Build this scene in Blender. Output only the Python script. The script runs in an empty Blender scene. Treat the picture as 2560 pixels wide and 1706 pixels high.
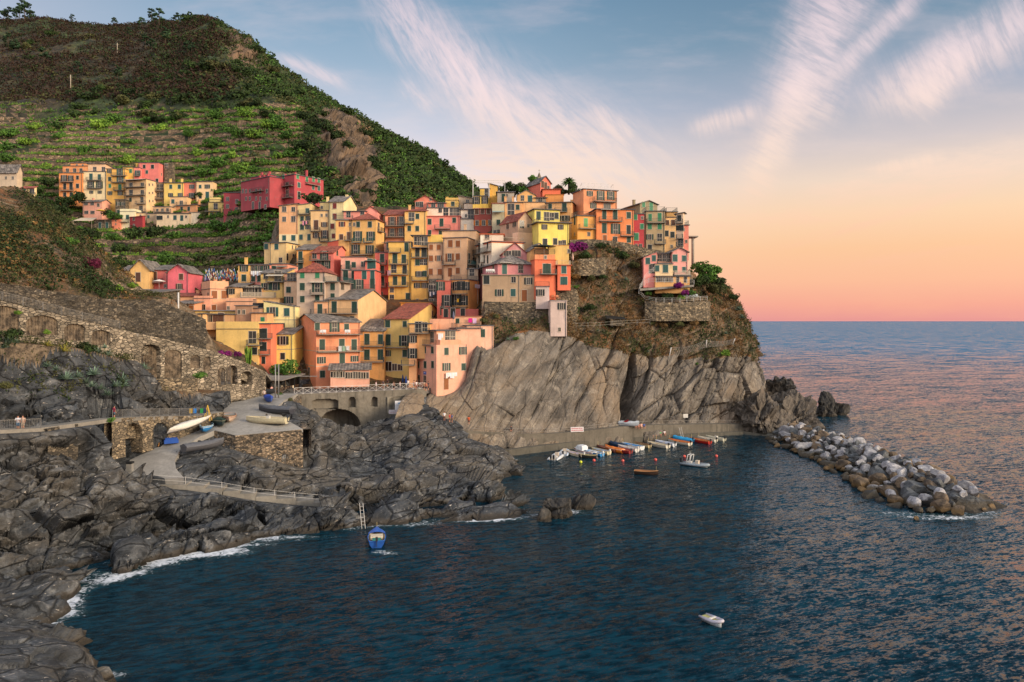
import bpy, bmesh, math, random
import numpy as np
from mathutils import Vector, Matrix
random.seed(7)
R = math.radians
SC = bpy.context.scene
COL = SC.collection
# ------------------------------------------------------------ camera
H = 27.0            # eye height above the sea, metres
F = 1850.0          # focal length in photo pixels (photo 2560 wide)
HY = 803.0          # row of the horizon
cd = bpy.data.cameras.new("camera"); cam = bpy.data.objects.new("camera", cd); COL.objects.link(cam)
cam.location = (0, 0, H); cam.rotation_euler = (R(90), 0, 0)
cd.sensor_width = 36; cd.lens = 36 * F / 2560; cd.shift_y = -(853 - HY) / 2560
cd.clip_start = 1; cd.clip_end = 120000
SC.camera = cam
# ------------------------------------------------------------ colour management
vs = SC.view_settings
vs.view_transform = 'Standard'; vs.look = 'None'; vs.exposure = 0.0; vs.gamma = 1.0
# ------------------------------------------------------------ helpers: colour and nodes
def lin(c):
    if isinstance(c, str): c = tuple(int(c[i:i+2], 16) / 255 for i in (0, 2, 4))
    else: c = tuple(x / 255 for x in c)
    return tuple(x / 12.92 if x <= .04045 else ((x + .055) / 1.055) ** 2.4 for x in c)
class NT:
    def __init__(s, tree): s.t = tree; s.n = tree.nodes; s.l = tree.links
    def new(s, typ, **k):
        n = s.n.new(typ)
        for a, b in k.items(): setattr(n, a, b)
        return n
    def put(s, sock, v):
        if v is None: return
        if hasattr(v, 'links'): s.l.new(v, sock)
        else: sock.default_value = v
    def m(s, op, a, b=None, c=None, clamp=False):
        n = s.new('ShaderNodeMath', operation=op); n.use_clamp = clamp
        s.put(n.inputs[0], a); s.put(n.inputs[1], b); s.put(n.inputs[2], c)
        return n.outputs[0]
    def vm(s, op, a, b=None):
        n = s.new('ShaderNodeVectorMath', operation=op); s.put(n.inputs[0], a)
        if b is not None: s.put(n.inputs[1], b)
        return n.outputs[0]
    def noise(s, vec, scale, detail=4, rough=.55, lac=2.0, dist=0.0):
        n = s.new('ShaderNodeTexNoise'); s.put(n.inputs['Vector'], vec)
        n.inputs['Scale'].default_value = scale; n.inputs['Detail'].default_value = detail
        n.inputs['Roughness'].default_value = rough; n.inputs['Lacunarity'].default_value = lac
        n.inputs['Distortion'].default_value = dist
        return n.outputs['Fac']
    def vor(s, vec, scale, feat='F1', out='Distance', rnd=1.0):
        n = s.new('ShaderNodeTexVoronoi', feature=feat); s.put(n.inputs['Vector'], vec)
        n.inputs['Scale'].default_value = scale; n.inputs['Randomness'].default_value = rnd
        return n.outputs[out]
    def ramp(s, fac, stops, interp='LINEAR'):
        n = s.new('ShaderNodeValToRGB'); cr = n.color_ramp; cr.interpolation = interp
        while len(cr.elements) < len(stops): cr.elements.new(.5)
        for e, (p, c) in zip(cr.elements, stops):
            e.position = p
            e.color = (c, c, c, 1) if isinstance(c, (int, float)) else tuple(c) + (1,)
        s.put(n.inputs[0], fac); return n.outputs[0]
    def mix(s, fac, a, b, mode='MIX'):
        n = s.new('ShaderNodeMix', data_type='RGBA', blend_type=mode)
        s.put(n.inputs[0], fac)
        for i, v in ((6, a), (7, b)):
            if hasattr(v, 'links'): s.l.new(v, n.inputs[i])
            else: n.inputs[i].default_value = tuple(v)[:3] + (1,)
        return n.outputs[2]
    def mapr(s, v, a, b, c=0.0, d=1.0, interp='SMOOTHSTEP'):
        n = s.new('ShaderNodeMapRange', interpolation_type=interp)
        s.put(n.inputs['Value'], v)
        for k, q in (('From Min', a), ('From Max', b), ('To Min', c), ('To Max', d)): n.inputs[k].default_value = q
        return n.outputs['Result']
    def comb(s, x, y, z):
        n = s.new('ShaderNodeCombineXYZ'); s.put(n.inputs[0], x); s.put(n.inputs[1], y); s.put(n.inputs[2], z); return n.outputs[0]
    def sep(s, v):
        n = s.new('ShaderNodeSeparateXYZ'); s.put(n.inputs[0], v); return n.outputs
# ------------------------------------------------------------ world: dusk sky with cirrus streaks
SUN_AZ, SUN_EL = 118.0, 18.0        # degrees clockwise from the view axis (+Y), and above the horizon
w = bpy.data.worlds.new("World"); SC.world = w; w.use_nodes = True
g = NT(w.node_tree); g.n.clear()
geo = g.new('ShaderNodeTexCoord').outputs['Generated']
sx, sy, sz = g.sep(geo)
hyp = g.m('SQRT', g.m('ADD', g.m('MULTIPLY', sx, sx), g.m('MULTIPLY', sy, sy)))
tv = g.m('DIVIDE', sz, g.m('MAXIMUM', hyp, .001))          # tangent of elevation
az = g.m('ARCTAN2', sx, sy)
el = g.m('MULTIPLY', tv, 1.0 / .9)
warm = g.ramp(el, [(0.0, lin((229,148,146))), (.022, lin((242,163,143))), (.055, lin((247,182,146))), (.10, lin((248,194,148))), (.146, lin((248,208,168))),
                   (.194, lin((236,211,190))), (.242, lin((208,196,195))), (.31, lin((163,171,188))), (.40, lin((118,146,168))), (.53, lin((92,126,154))), (1.0, lin((70,105,140)))])
cool = g.ramp(el, [(0.0, lin((232,180,170))), (.06, lin((250,205,172))), (.14, lin((252,230,210))), (.22, lin((238,224,228))), (.29, lin((200,204,218))),
                   (.38, lin((152,176,198))), (.50, lin((112,150,178))), (1.0, lin((78,112,150)))])
side = g.mapr(az, R(-12), R(22))
base = g.mix(side, cool, warm)
left = g.mapr(az, R(-20), R(-42))
base = g.mix(g.m('MULTIPLY', left, .55), base, lin((196,190,205)))
# image-plane like coordinates of a direction (gnomonic, facing +Y)
yy = g.m('MAXIMUM', sy, .05)
U = g.m('DIVIDE', sx, yy); V = g.m('DIVIDE', sz, yy)
front = g.mapr(sy, .1, .3)
def streak(x0, y0, x1, y1, wd, amt, fib=1.0, bend=0.0, seed=0.0, tail=.25):
    """a cirrus band from photo direction (x0,y0) to (x1,y1), half width wd (tangent units)"""
    a = ((x0 - 1280) / F, (HY - y0) / F); b = ((x1 - 1280) / F, (HY - y1) / F)
    L = math.hypot(b[0] - a[0], b[1] - a[1]); ux, uy = (b[0] - a[0]) / L, (b[1] - a[1]) / L
    du = g.m('SUBTRACT', U, a[0]); dv = g.m('SUBTRACT', V, a[1])
    s = g.m('DIVIDE', g.m('ADD', g.m('MULTIPLY', du, ux), g.m('MULTIPLY', dv, uy)), L)
    t = g.m('SUBTRACT', g.m('MULTIPLY', dv, ux), g.m('MULTIPLY', du, uy))
    p = g.comb(g.m('MULTIPLY', s, L * 9), g.m('MULTIPLY', t, 22), seed)
    wob = g.noise(p, 1.0, 5, .6)
    t2 = g.m('ADD', t, g.m('MULTIPLY', g.m('SUBTRACT', wob, .5), wd * (2.1 if fib > 0 else 1.5)))
    if bend: t2 = g.m('ADD', t2, g.m('MULTIPLY', g.m('MULTIPLY', s, g.m('SUBTRACT', 1, s)), bend))
    core = g.m('POWER', 2.718, g.m('MULTIPLY', g.m('MULTIPLY', g.m('DIVIDE', t2, wd), g.m('DIVIDE', t2, wd)), -1.0))
    ends = g.m('MULTIPLY', g.mapr(s, -tail, tail), g.mapr(s, 1 + tail, 1 - tail))
    # fibres run across the band at a slant
    if fib > 0: q = g.comb(g.m('MULTIPLY', s, L * 16), g.m('ADD', g.m('MULTIPLY', t, 75), g.m('MULTIPLY', s, L * 22 * fib)), seed + 3)
    else: q = g.comb(g.m('ADD', g.m('MULTIPLY', s, L * 85), g.m('MULTIPLY', t, 12 * fib)), g.m('ADD', g.m('MULTIPLY', t, 13), g.m('MULTIPLY', s, 3)), seed + 3)
    f = g.mapr(g.noise(q, 1.0, 7, .66, dist=.35), .34, .66, .16 if fib > 0 else .38, 1.05)
    return g.m('MULTIPLY', g.m('MULTIPLY', g.m('MULTIPLY', core, ends), f), amt)
cl = [streak(960, -20, 1330, 330, .030, 1.0, 1, .05, 1), streak(1080, 90, 1260, 270, .035, .7, 1, 0, 21), streak(1250, 270, 1640, 500, .05, .9, .6, 0, 2),
      streak(2120, -60, 1985, 290, .040, 1.15, -1, .02, 3, .15), streak(2000, 200, 1880, 480, .022, 1.1, -1, 0, 4),
      streak(2300, -20, 2080, 190, .012, .8, -.5, 0, 5), streak(2600, 10, 2200, 240, .030, 1.0, -.7, -.05, 6), streak(2400,110,2290,270,.022,.9,-.7,0,16),
      streak(1740, 320, 1890, 280, .012, .8, -.5, 0, 7), streak(1480, 275, 1570, 345, .012, .8, 1, 0, 8), streak(2190, 425, 2340, 395, .007, .9, 0, 0, 9),
      streak(1000, 210, 1090, 270, .012, .5, 1, 0, 10), streak(700, 150, 860, 205, .012, .6, 1, 0, 11), streak(1150, 430, 1500, 400, .045, .9, .3, 0, 12),
      streak(1980, 610, 2420, 478, .0055, .75, .1, .01, 13), streak(2040, 490, 2560, 400, .022, .6, .15, 0, 14), streak(1700, 560, 2150, 535, .014, .6, .15, 0, 15), streak(2150, 660, 2560, 600, .006, .4, .1, 0, 17)]
acc = cl[0]
for c in cl[1:]: acc = g.m('ADD', acc, c)
acc = g.m('MULTIPLY', g.m('MULTIPLY', g.m('SUBTRACT', 1.0, g.m('POWER', 2.718, g.m('MULTIPLY', acc, -1.25))), 1.05), front)
ccol = g.ramp(el, [(0, lin((246,170,140))), (.12, lin((250,196,160))), (.22, lin((252,222,200))), (.36, lin((246,222,222))), (.55, lin((236,212,220)))])
# general thin veil
vp = g.comb(g.m('MULTIPLY', U, 3.0), g.m('MULTIPLY', V, 11.0), .7)
veil = g.m('MULTIPLY', g.mapr(g.noise(vp, 1.4, 6, .6), .45, .75), g.m('MULTIPLY', front, g.mapr(el, .1, .25, .45, .22)))
col = g.mix(veil, base, ccol)
col = g.mix(acc, col, ccol)
# glow of the sun that has just gone down, off to the right of the view
daz = g.m('SUBTRACT', az, R(SUN_AZ - 12))
glow = g.m('POWER', 2.718, g.m('MULTIPLY', g.m('ADD', g.m('MULTIPLY', g.m('MULTIPLY', daz, daz), 2.6), g.m('MULTIPLY', g.m('MULTIPLY', tv, tv), 9.0)), -1.0))
col = g.mix(1.0, col, g.mix(glow, (0, 0, 0), (1.6, .95, .55)), 'ADD')
# fill light added: unseen sky behind the viewer made brighter, softly warm
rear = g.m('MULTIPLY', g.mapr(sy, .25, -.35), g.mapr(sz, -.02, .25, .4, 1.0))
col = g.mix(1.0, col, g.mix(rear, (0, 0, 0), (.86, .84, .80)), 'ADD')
below = g.mapr(sz, 0, -.05)
col = g.mix(below, col, lin((60, 80, 95)))
sky = g.new('ShaderNodeTexSky', sky_type='NISHITA'); sky.sun_disc = False
sky.sun_elevation = R(SUN_EL); sky.sun_rotation = R(SUN_AZ); sky.altitude = 0
b1 = g.new('ShaderNodeBackground'); b1.inputs[1].default_value = 0.0
b2 = g.new('ShaderNodeBackground'); b2.inputs[1].default_value = 1.0
g.l.new(sky.outputs[0], b1.inputs[0]); b1.inputs[1].default_value = .012; g.l.new(col, b2.inputs[0])
add = g.new('ShaderNodeAddShader'); g.l.new(b1.outputs[0], add.inputs[0]); g.l.new(b2.outputs[0], add.inputs[1])
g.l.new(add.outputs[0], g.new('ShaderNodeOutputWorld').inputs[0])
w.cycles.sampling_method = 'MANUAL'; w.cycles.sample_map_resolution = 512
# ------------------------------------------------------------ sun lamp (last light, very soft)
sl = bpy.data.lights.new("sun", 'SUN'); sl.energy = 3.7; sl.angle = R(22); sl.color = (1.0, .83, .60)
so = bpy.data.objects.new("sun", sl); COL.objects.link(so)
sd = Vector((math.sin(R(SUN_AZ)) * math.cos(R(SUN_EL)), math.cos(R(SUN_AZ)) * math.cos(R(SUN_EL)), math.sin(R(SUN_EL))))
so.rotation_euler = sd.to_track_quat('Z', 'Y').to_euler()
SC.cycles.max_bounces = 5; SC.cycles.diffuse_bounces = 2; SC.cycles.glossy_bounces = 2; SC.cycles.transparent_max_bounces = 6
SC.cycles.caustics_reflective = False; SC.cycles.caustics_refractive = False
# ------------------------------------------------------------ geometry helpers
def W(px, py, Y): return Vector(((px - 1280) / F * Y, Y, H + (HY - py) / F * Y))
def Wz(px, py, z):
    Y = (H - z) * F / (py - HY); return Vector(((px - 1280) / F * Y, Y, z))
def tag(o, label=None, cat=None, group=None, kind=None):
    for k, v in (('label', label), ('category', cat), ('group', group), ('kind', kind)):
        if v: o[k] = v
    return o
def empty(name, loc, rz=0.0):
    o = bpy.data.objects.new(name, None); o.location = loc; o.rotation_euler = (0, 0, rz); COL.objects.link(o); return o
def link(name, me, parent=None, loc=(0, 0, 0), rz=0.0, sc=None):
    o = bpy.data.objects.new(name, me); COL.objects.link(o)
    o.location = loc; o.rotation_euler = (0, 0, rz)
    if sc is not None: o.scale = sc if hasattr(sc, '__len__') else (sc, sc, sc)
    if parent: o.parent = parent
    return o
class MB:
    """collects boxes, tubes and polygons into one mesh"""
    def __init__(s): s.v = []; s.f = []; s.mi = []; s.cur = 0; s.sm = []
    def add(s, vs_, fs, smooth=False):
        n = len(s.v); s.v += [tuple(v) for v in vs_]
        for f in fs: s.f.append(tuple(i + n for i in f)); s.mi.append(s.cur); s.sm.append(smooth)
        return s
    def box(s, x0, x1, y0, y1, z0, z1, M=None):
        v = [(x, y, z) for z in (z0, z1) for y in (y0, y1) for x in (x0, x1)]
        if M is not None: v = [M @ Vector(p) for p in v]
        return s.add(v, [(0, 2, 3, 1), (4, 5, 7, 6), (0, 1, 5, 4), (2, 6, 7, 3), (0, 4, 6, 2), (1, 3, 7, 5)])
    def bar(s, a, b, r=.03, n=4):
        a = Vector(a); b = Vector(b); d = b - a
        if d.length < 1e-6: return s
        q = d.normalized().to_track_quat('Z', 'Y'); vs_ = []
        for p in (a, b):
            for k in range(n):
                an = 2 * math.pi * (k + .5) / n
                vs_.append(p + q @ Vector((math.cos(an) * r, math.sin(an) * r, 0)))
        fs = [(k, (k + 1) % n, n + (k + 1) % n, n + k) for k in range(n)] + [tuple(range(n - 1, -1, -1)), tuple(range(n, 2 * n))]
        return s.add(vs_, fs, n > 5)
    def line(s, pts, r=.03, n=4):
        for a, b in zip(pts[:-1], pts[1:]): s.bar(a, b, r, n)
        return s
    def poly(s, pts): return s.add(pts, [tuple(range(len(pts)))])
    def prism(s, pts, h0, h1):
        n = len(pts); vs_ = [(p[0], p[1], h0) for p in pts] + [(p[0], p[1], h1) for p in pts]
        return s.add(vs_, [tuple(range(n - 1, -1, -1)), tuple(range(n, 2 * n))] + [(k, (k + 1) % n, n + (k + 1) % n, n + k) for k in range(n)])
    def rings(s, rings, cap=True, smooth=True, closed=True):
        n = len(rings[0]); base = len(s.v); vs_ = [p for r in rings for p in r]; fs = []
        for i in range(len(rings) - 1):
            for k in range(n if closed else n - 1):
                k2 = (k + 1) % n
                fs.append((i * n + k, i * n + k2, (i + 1) * n + k2, (i + 1) * n + k))
        if cap: fs += [tuple(range(n - 1, -1, -1)), tuple((len(rings) - 1) * n + k for k in range(n))]
        return s.add(vs_, fs, smooth)
    def ball(s, c, r, n=10, m=6):
        c = Vector(c); r = Vector(r) if hasattr(r, '__len__') else Vector((r, r, r)); rg = []
        for i in range(m + 1):
            t = math.pi * (i + .02) / (m + .04)
            rg.append([(c.x + r.x * math.sin(t) * math.cos(2 * math.pi * k / n), c.y + r.y * math.sin(t) * math.sin(2 * math.pi * k / n), c.z - r.z * math.cos(t)) for k in range(n)])
        return s.rings(rg)
    def mesh(s, name, mats, org=None):
        me = bpy.data.meshes.new(name)
        v = s.v if org is None else [(p[0] - org[0], p[1] - org[1], p[2] - org[2]) for p in s.v]
        me.from_pydata(v, [], s.f)
        if not isinstance(mats, (list, tuple)): mats = [mats]
        for m_ in mats: me.materials.append(m_)
        me.polygons.foreach_set('material_index', s.mi); me.polygons.foreach_set('use_smooth', s.sm)
        me.update(); return me
    def obj(s, name, mats, parent=None, loc=(0, 0, 0), rz=0.0, org=None):
        """parent given: mesh coordinates are local to it.  org given: coordinates are world, the origin is put at org."""
        o = link(name, s.mesh(name, mats, org), parent, org if (org is not None and parent is None) else loc, rz)
        return o
def grid_mesh(name, P, mat, smooth=True):
    nu, nv = P.shape[:2]; me = bpy.data.meshes.new(name)
    idx = np.arange(nu * nv).reshape(nu, nv)
    q = np.stack([idx[:-1, :-1], idx[1:, :-1], idx[1:, 1:], idx[:-1, 1:]], -1).reshape(-1, 4)
    return np_mesh(name, P.reshape(-1, 3), q, mat, smooth)
def np_mesh(name, V, Q, mat, smooth=True):
    me = bpy.data.meshes.new(name); k = Q.shape[1]
    me.vertices.add(len(V)); me.vertices.foreach_set('co', np.ascontiguousarray(V, dtype=np.float32).ravel())
    me.loops.add(Q.size); me.loops.foreach_set('vertex_index', np.ascontiguousarray(Q, dtype=np.int32).ravel())
    me.polygons.add(len(Q)); me.polygons.foreach_set('loop_start', np.arange(0, Q.size, k, dtype=np.int32))
    me.polygons.foreach_set('loop_total', np.full(len(Q), k, dtype=np.int32))
    me.polygons.foreach_set('use_smooth', np.full(len(Q), smooth, dtype=bool))
    me.materials.append(mat); me.update(calc_edges=True); return me
# ------------------------------------------------------------ numpy noise
def _h(ix, iy, iz, seed):
    h = (ix.astype(np.int64) * 374761393 + iy.astype(np.int64) * 668265263 + iz.astype(np.int64) * 2147483647 + seed * 974634777) & 0xFFFFFFFF
    h = ((h ^ (h >> 13)) * 1274126177) & 0xFFFFFFFF
    h = ((h ^ (h >> 16)) * 2246822519) & 0xFFFFFFFF
    return ((h ^ (h >> 15)) & 0xFFFFFF) / float(0xFFFFFF)
def vnoise(P, seed=0):
    fl = np.floor(P); fr = P - fl; fr = fr * fr * (3 - 2 * fr); i = fl.astype(np.int64); out = 0
    for dx in (0, 1):
        wx = fr[..., 0] if dx else 1 - fr[..., 0]
        for dy in (0, 1):
            wy = fr[..., 1] if dy else 1 - fr[..., 1]
            for dz in (0, 1):
                wz = fr[..., 2] if dz else 1 - fr[..., 2]
                out = out + wx * wy * wz * _h(i[..., 0] + dx, i[..., 1] + dy, i[..., 2] + dz, seed)
    return out * 2 - 1
def fbm(P, oct=5, gain=.5, lac=2.03, seed=0):
    a = 1.0; s = 0; t = 0
    for k in range(oct): s = s + a * vnoise(P, seed + k * 17); t += a; a *= gain; P = P * lac + 13.7
    return s / t
def ridged(P, oct=4, gain=.5, seed=0):
    a = 1.0; s = 0; t = 0
    for k in range(oct): s = s + a * (1 - np.abs(vnoise(P, seed + k * 17)) * 2); t += a; a *= gain; P = P * 2.1 + 5.1
    return s / t
def worley(P, seed=0):
    fl = np.floor(P); i = fl.astype(np.int64); f1 = np.full(P.shape[:-1], 9.0); f2 = f1.copy(); cid = np.zeros(P.shape[:-1])
    for dx in (-1, 0, 1):
        for dy in (-1, 0, 1):
            for dz in (-1, 0, 1):
                a, b, c = i[..., 0] + dx, i[..., 1] + dy, i[..., 2] + dz
                q = np.stack([a + _h(a, b, c, seed), b + _h(a, b, c, seed + 1), c + _h(a, b, c, seed + 2)], -1)
                d = np.sqrt(((q - P) ** 2).sum(-1)); r = _h(a, b, c, seed + 3)
                n1 = d < f1
                f2 = np.where(n1, f1, np.minimum(f2, d)); cid = np.where(n1, r, cid); f1 = np.where(n1, d, f1)
    return f1, f2, cid
def facets(P, seed=0, amp=1.0):
    """tilted planes, one per cell: angular blocks with sharp edges"""
    fl = np.floor(P); i = fl.astype(np.int64); f1 = np.full(P.shape[:-1], 9.0); f2 = f1.copy(); out = np.zeros(P.shape[:-1])
    for dx in (-1, 0, 1):
        for dy in (-1, 0, 1):
            for dz in (-1, 0, 1):
                a, b, c = i[..., 0] + dx, i[..., 1] + dy, i[..., 2] + dz
                q = P - np.stack([a + _h(a, b, c, seed), b + _h(a, b, c, seed + 1), c + _h(a, b, c, seed + 2)], -1)
                d = np.sqrt((q ** 2).sum(-1)); v = q[..., 0] * (_h(a, b, c, seed + 4) - .5) + q[..., 1] * (_h(a, b, c, seed + 5) - .5) + q[..., 2] * (_h(a, b, c, seed + 6) - .5) * 2 + (_h(a, b, c, seed + 7) - .5) * .7
                n1 = d < f1; f2 = np.where(n1, f1, np.minimum(f2, d)); out = np.where(n1, v, out); f1 = np.where(n1, d, f1)
    return out * amp - np.exp(-(f2 - f1) * 22) * .35 * amp
def cr1(A, n):
    """Catmull-Rom resample along axis 0 to n samples"""
    m_ = len(A); t = np.linspace(0, m_ - 1, n); i = np.clip(np.floor(t).astype(int), 0, m_ - 2); f = (t - i).reshape((-1,) + (1,) * (A.ndim - 1))
    p0 = A[np.clip(i - 1, 0, m_ - 1)]; p1 = A[i]; p2 = A[i + 1]; p3 = A[np.clip(i + 2, 0, m_ - 1)]
    return .5 * ((2 * p1) + (-p0 + p2) * f + (2 * p0 - 5 * p1 + 4 * p2 - p3) * f ** 2 + (-p0 + 3 * p1 - 3 * p2 + p3) * f ** 3)
def loft(ctrl, nu, nv):
    A = np.array(ctrl, dtype=float); A = cr1(A, nu); A = cr1(A.transpose(1, 0, 2), nv).transpose(1, 0, 2); return A
def normals(P):
    a = np.gradient(P, axis=0); b = np.gradient(P, axis=1); n = np.cross(a, b); n /= np.linalg.norm(n, axis=-1, keepdims=True) + 1e-9
    s = np.sign((n * (np.array([0, 0, H]) - P)).sum(-1, keepdims=True)); n = n * np.where(s == 0, 1, s); return n
# ------------------------------------------------------------ materials
_M = {}
def newmat(name):
    m_ = bpy.data.materials.new(name); m_.use_nodes = True; t = NT(m_.node_tree); t.n.clear()
    out = t.new('ShaderNodeOutputMaterial'); p = t.new('ShaderNodeBsdfPrincipled'); t.l.new(p.outputs[0], out.inputs[0])
    return m_, t, p, out
def oc(t): return t.new('ShaderNodeTexCoord').outputs['Object']
def pos(t): return t.new('ShaderNodeNewGeometry').outputs['Position']
def bump(t, p, h, strength=.5, dist=.1):
    b = t.new('ShaderNodeBump'); b.inputs['Strength'].default_value = strength; b.inputs['Distance'].default_value = dist
    t.put(b.inputs['Height'], h); t.l.new(b.outputs[0], p.inputs['Normal']); return b
def mul(c, k): return tuple(x * k for x in c)
def paint(c, rough=.5, metal=0.0, var=.12, key=None):
    """slightly uneven painted surface"""
    c = lin(c) if not isinstance(c, tuple) or max(c) > 1.01 else c
    k = ('paint', c, rough, metal)
    if k in _M: return _M[k]
    m_, t, p, o = newmat('paint'); n = t.noise(oc(t), 2.3, 5, .6)
    t.put(p.inputs['Base Color'], t.mix(t.mapr(n, .3, .7), mul(c, 1 - var), mul(c, 1 + var * .5)))
    p.inputs['Roughness'].default_value = rough; p.inputs['Metallic'].default_value = metal
    _M[k] = m_; return m_
PG = (1.34, 1.19, 1.06)      # albedo calibration of the facades
def plaster(hexc):
    if ('pl', hexc) in _M: return _M[('pl', hexc)]
    c = lin(hexc); c = tuple(min(.85, x * k) for x, k in zip(c, PG)); g_ = sum(c) / 3; c = tuple(x * .87 + g_ * .13 for x in c)
    m_, t, p, o = newmat('plaster'); P = oc(t); rnd = t.new('ShaderNodeObjectInfo').outputs['Random']
    x, y, z = t.sep(P)
    off = t.comb(t.m('MULTIPLY', rnd, 40), t.m('MULTIPLY', rnd, 23), 0)
    Q = t.vm('ADD', P, off)
    big = t.noise(Q, .35, 5, .6)
    qx, qy, qz = t.sep(Q)
    st = t.noise(t.comb(t.m('MULTIPLY', qx, 1.6), t.m('MULTIPLY', qy, 1.6), t.m('MULTIPLY', qz, .16)), 1.0, 6, .65)
    fine = t.noise(Q, 5.0, 4, .6)
    k1 = t.mapr(big, .3, .7, .80, 1.10, 'LINEAR')
    cc = t.mix(1.0, c, t.comb(k1, k1, k1), 'MULTIPLY')
    cc = t.mix(t.mapr(st, .52, .72, 0, .55), cc, tuple(x_ * .5 + .03 for x_ in c))
    cc = t.mix(t.mapr(st, .40, .28, 0, .25), cc, tuple(min(.85, x_ * 1.12 + .03) for x_ in c))
    patch = t.mapr(t.noise(Q, .8, 6, .7), .60, .67, 0, .55)
    cc = t.mix(patch, cc, tuple(x_ * .62 + .05 for x_ in c))
    k2 = t.mapr(fine, .3, .7, .93, 1.06, 'LINEAR'); cc = t.mix(1.0, cc, t.comb(k2, k2, k2), 'MULTIPLY')
    t.put(p.inputs['Base Color'], cc); p.inputs['Roughness'].default_value = .92
    bump(t, p, fine, .25, .03); _M[('pl', hexc)] = m_; return m_
def stone(hexa='6f6455', hexb='3d3831', scale=1.9, mort='2e2a26', name='dry_stone', flat=2.0):
    k = ('st', hexa, hexb, scale, flat)
    if k in _M: return _M[k]
    m_, t, p, o = newmat(name); P = oc(t); x, y, z = t.sep(P); Q = t.comb(x, y, t.m('MULTIPLY', z, flat))
    Q = t.vm('ADD', Q, t.vm('MULTIPLY', t.new('ShaderNodeTexNoise').outputs['Color'], (.0, .0, .0)))
    e = t.vor(Q, scale, 'DISTANCE_TO_EDGE'); c = t.vor(Q, scale, 'F1', 'Color'); r = t.sep(c)[0]
    big = t.noise(P, .22, 5, .6); fine = t.noise(P, 6.0, 5, .65)
    cc = t.ramp(r, [(0, lin(hexb)), (.45, tuple((a + b) / 2 for a, b in zip(lin(hexa), lin(hexb)))), (.8, lin(hexa)), (1, mul(lin(hexa), 1.6))])
    cc = t.mix(t.mapr(big, .42, .66, 0, .65), cc, mul(lin(hexb), .9))
    k2 = t.mapr(fine, .25, .75, .7, 1.25, 'LINEAR'); cc = t.mix(1.0, cc, t.comb(k2, k2, k2), 'MULTIPLY')
    cc = t.mix(t.mapr(e, .07, .02), cc, lin(mort))
    t.put(p.inputs['Base Color'], cc); p.inputs['Roughness'].default_value = .95
    bump(t, p, t.m('ADD', t.mapr(e, 0, .12), t.m('MULTIPLY', fine, .4)), .7, .12); _M[k] = m_; return m_
def roofm(kind):
    if ('rf', kind) in _M: return _M[('rf', kind)]
    m_, t, p, o = newmat('roof_tile' if kind == 'red' else 'slate'); P = oc(t); x, y, z = t.sep(P)
    a, b = (lin('a85a48'), lin('6d3a30')) if kind == 'red' else (lin('8a8078'), lin('4c4844'))
    Q = t.comb(t.m('MULTIPLY', x, 1.0), t.m('MULTIPLY', y, 1.0), t.m('MULTIPLY', z, 1.0))
    c = t.sep(t.vor(Q, 2.6 if kind == 'red' else 1.6, 'F1', 'Color', .8))[0]
    n = t.noise(P, .8, 5, .6)
    cc = t.mix(c, a, b); cc = t.mix(t.mapr(n, .55, .75, 0, .6), cc, mul(a, 1.35) if kind != 'red' else lin('b98a74'))
    t.put(p.inputs['Base Color'], cc); p.inputs['Roughness'].default_value = .9
    wv = t.new('ShaderNodeTexWave', wave_type='BANDS', bands_direction='X'); t.put(wv.inputs['Vector'], P); wv.inputs['Scale'].default_value = 1.6 if kind == 'red' else .5
    bump(t, p, t.m('ADD', wv.outputs['Fac'], c), .6, .12); _M[('rf', kind)] = m_; return m_
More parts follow.
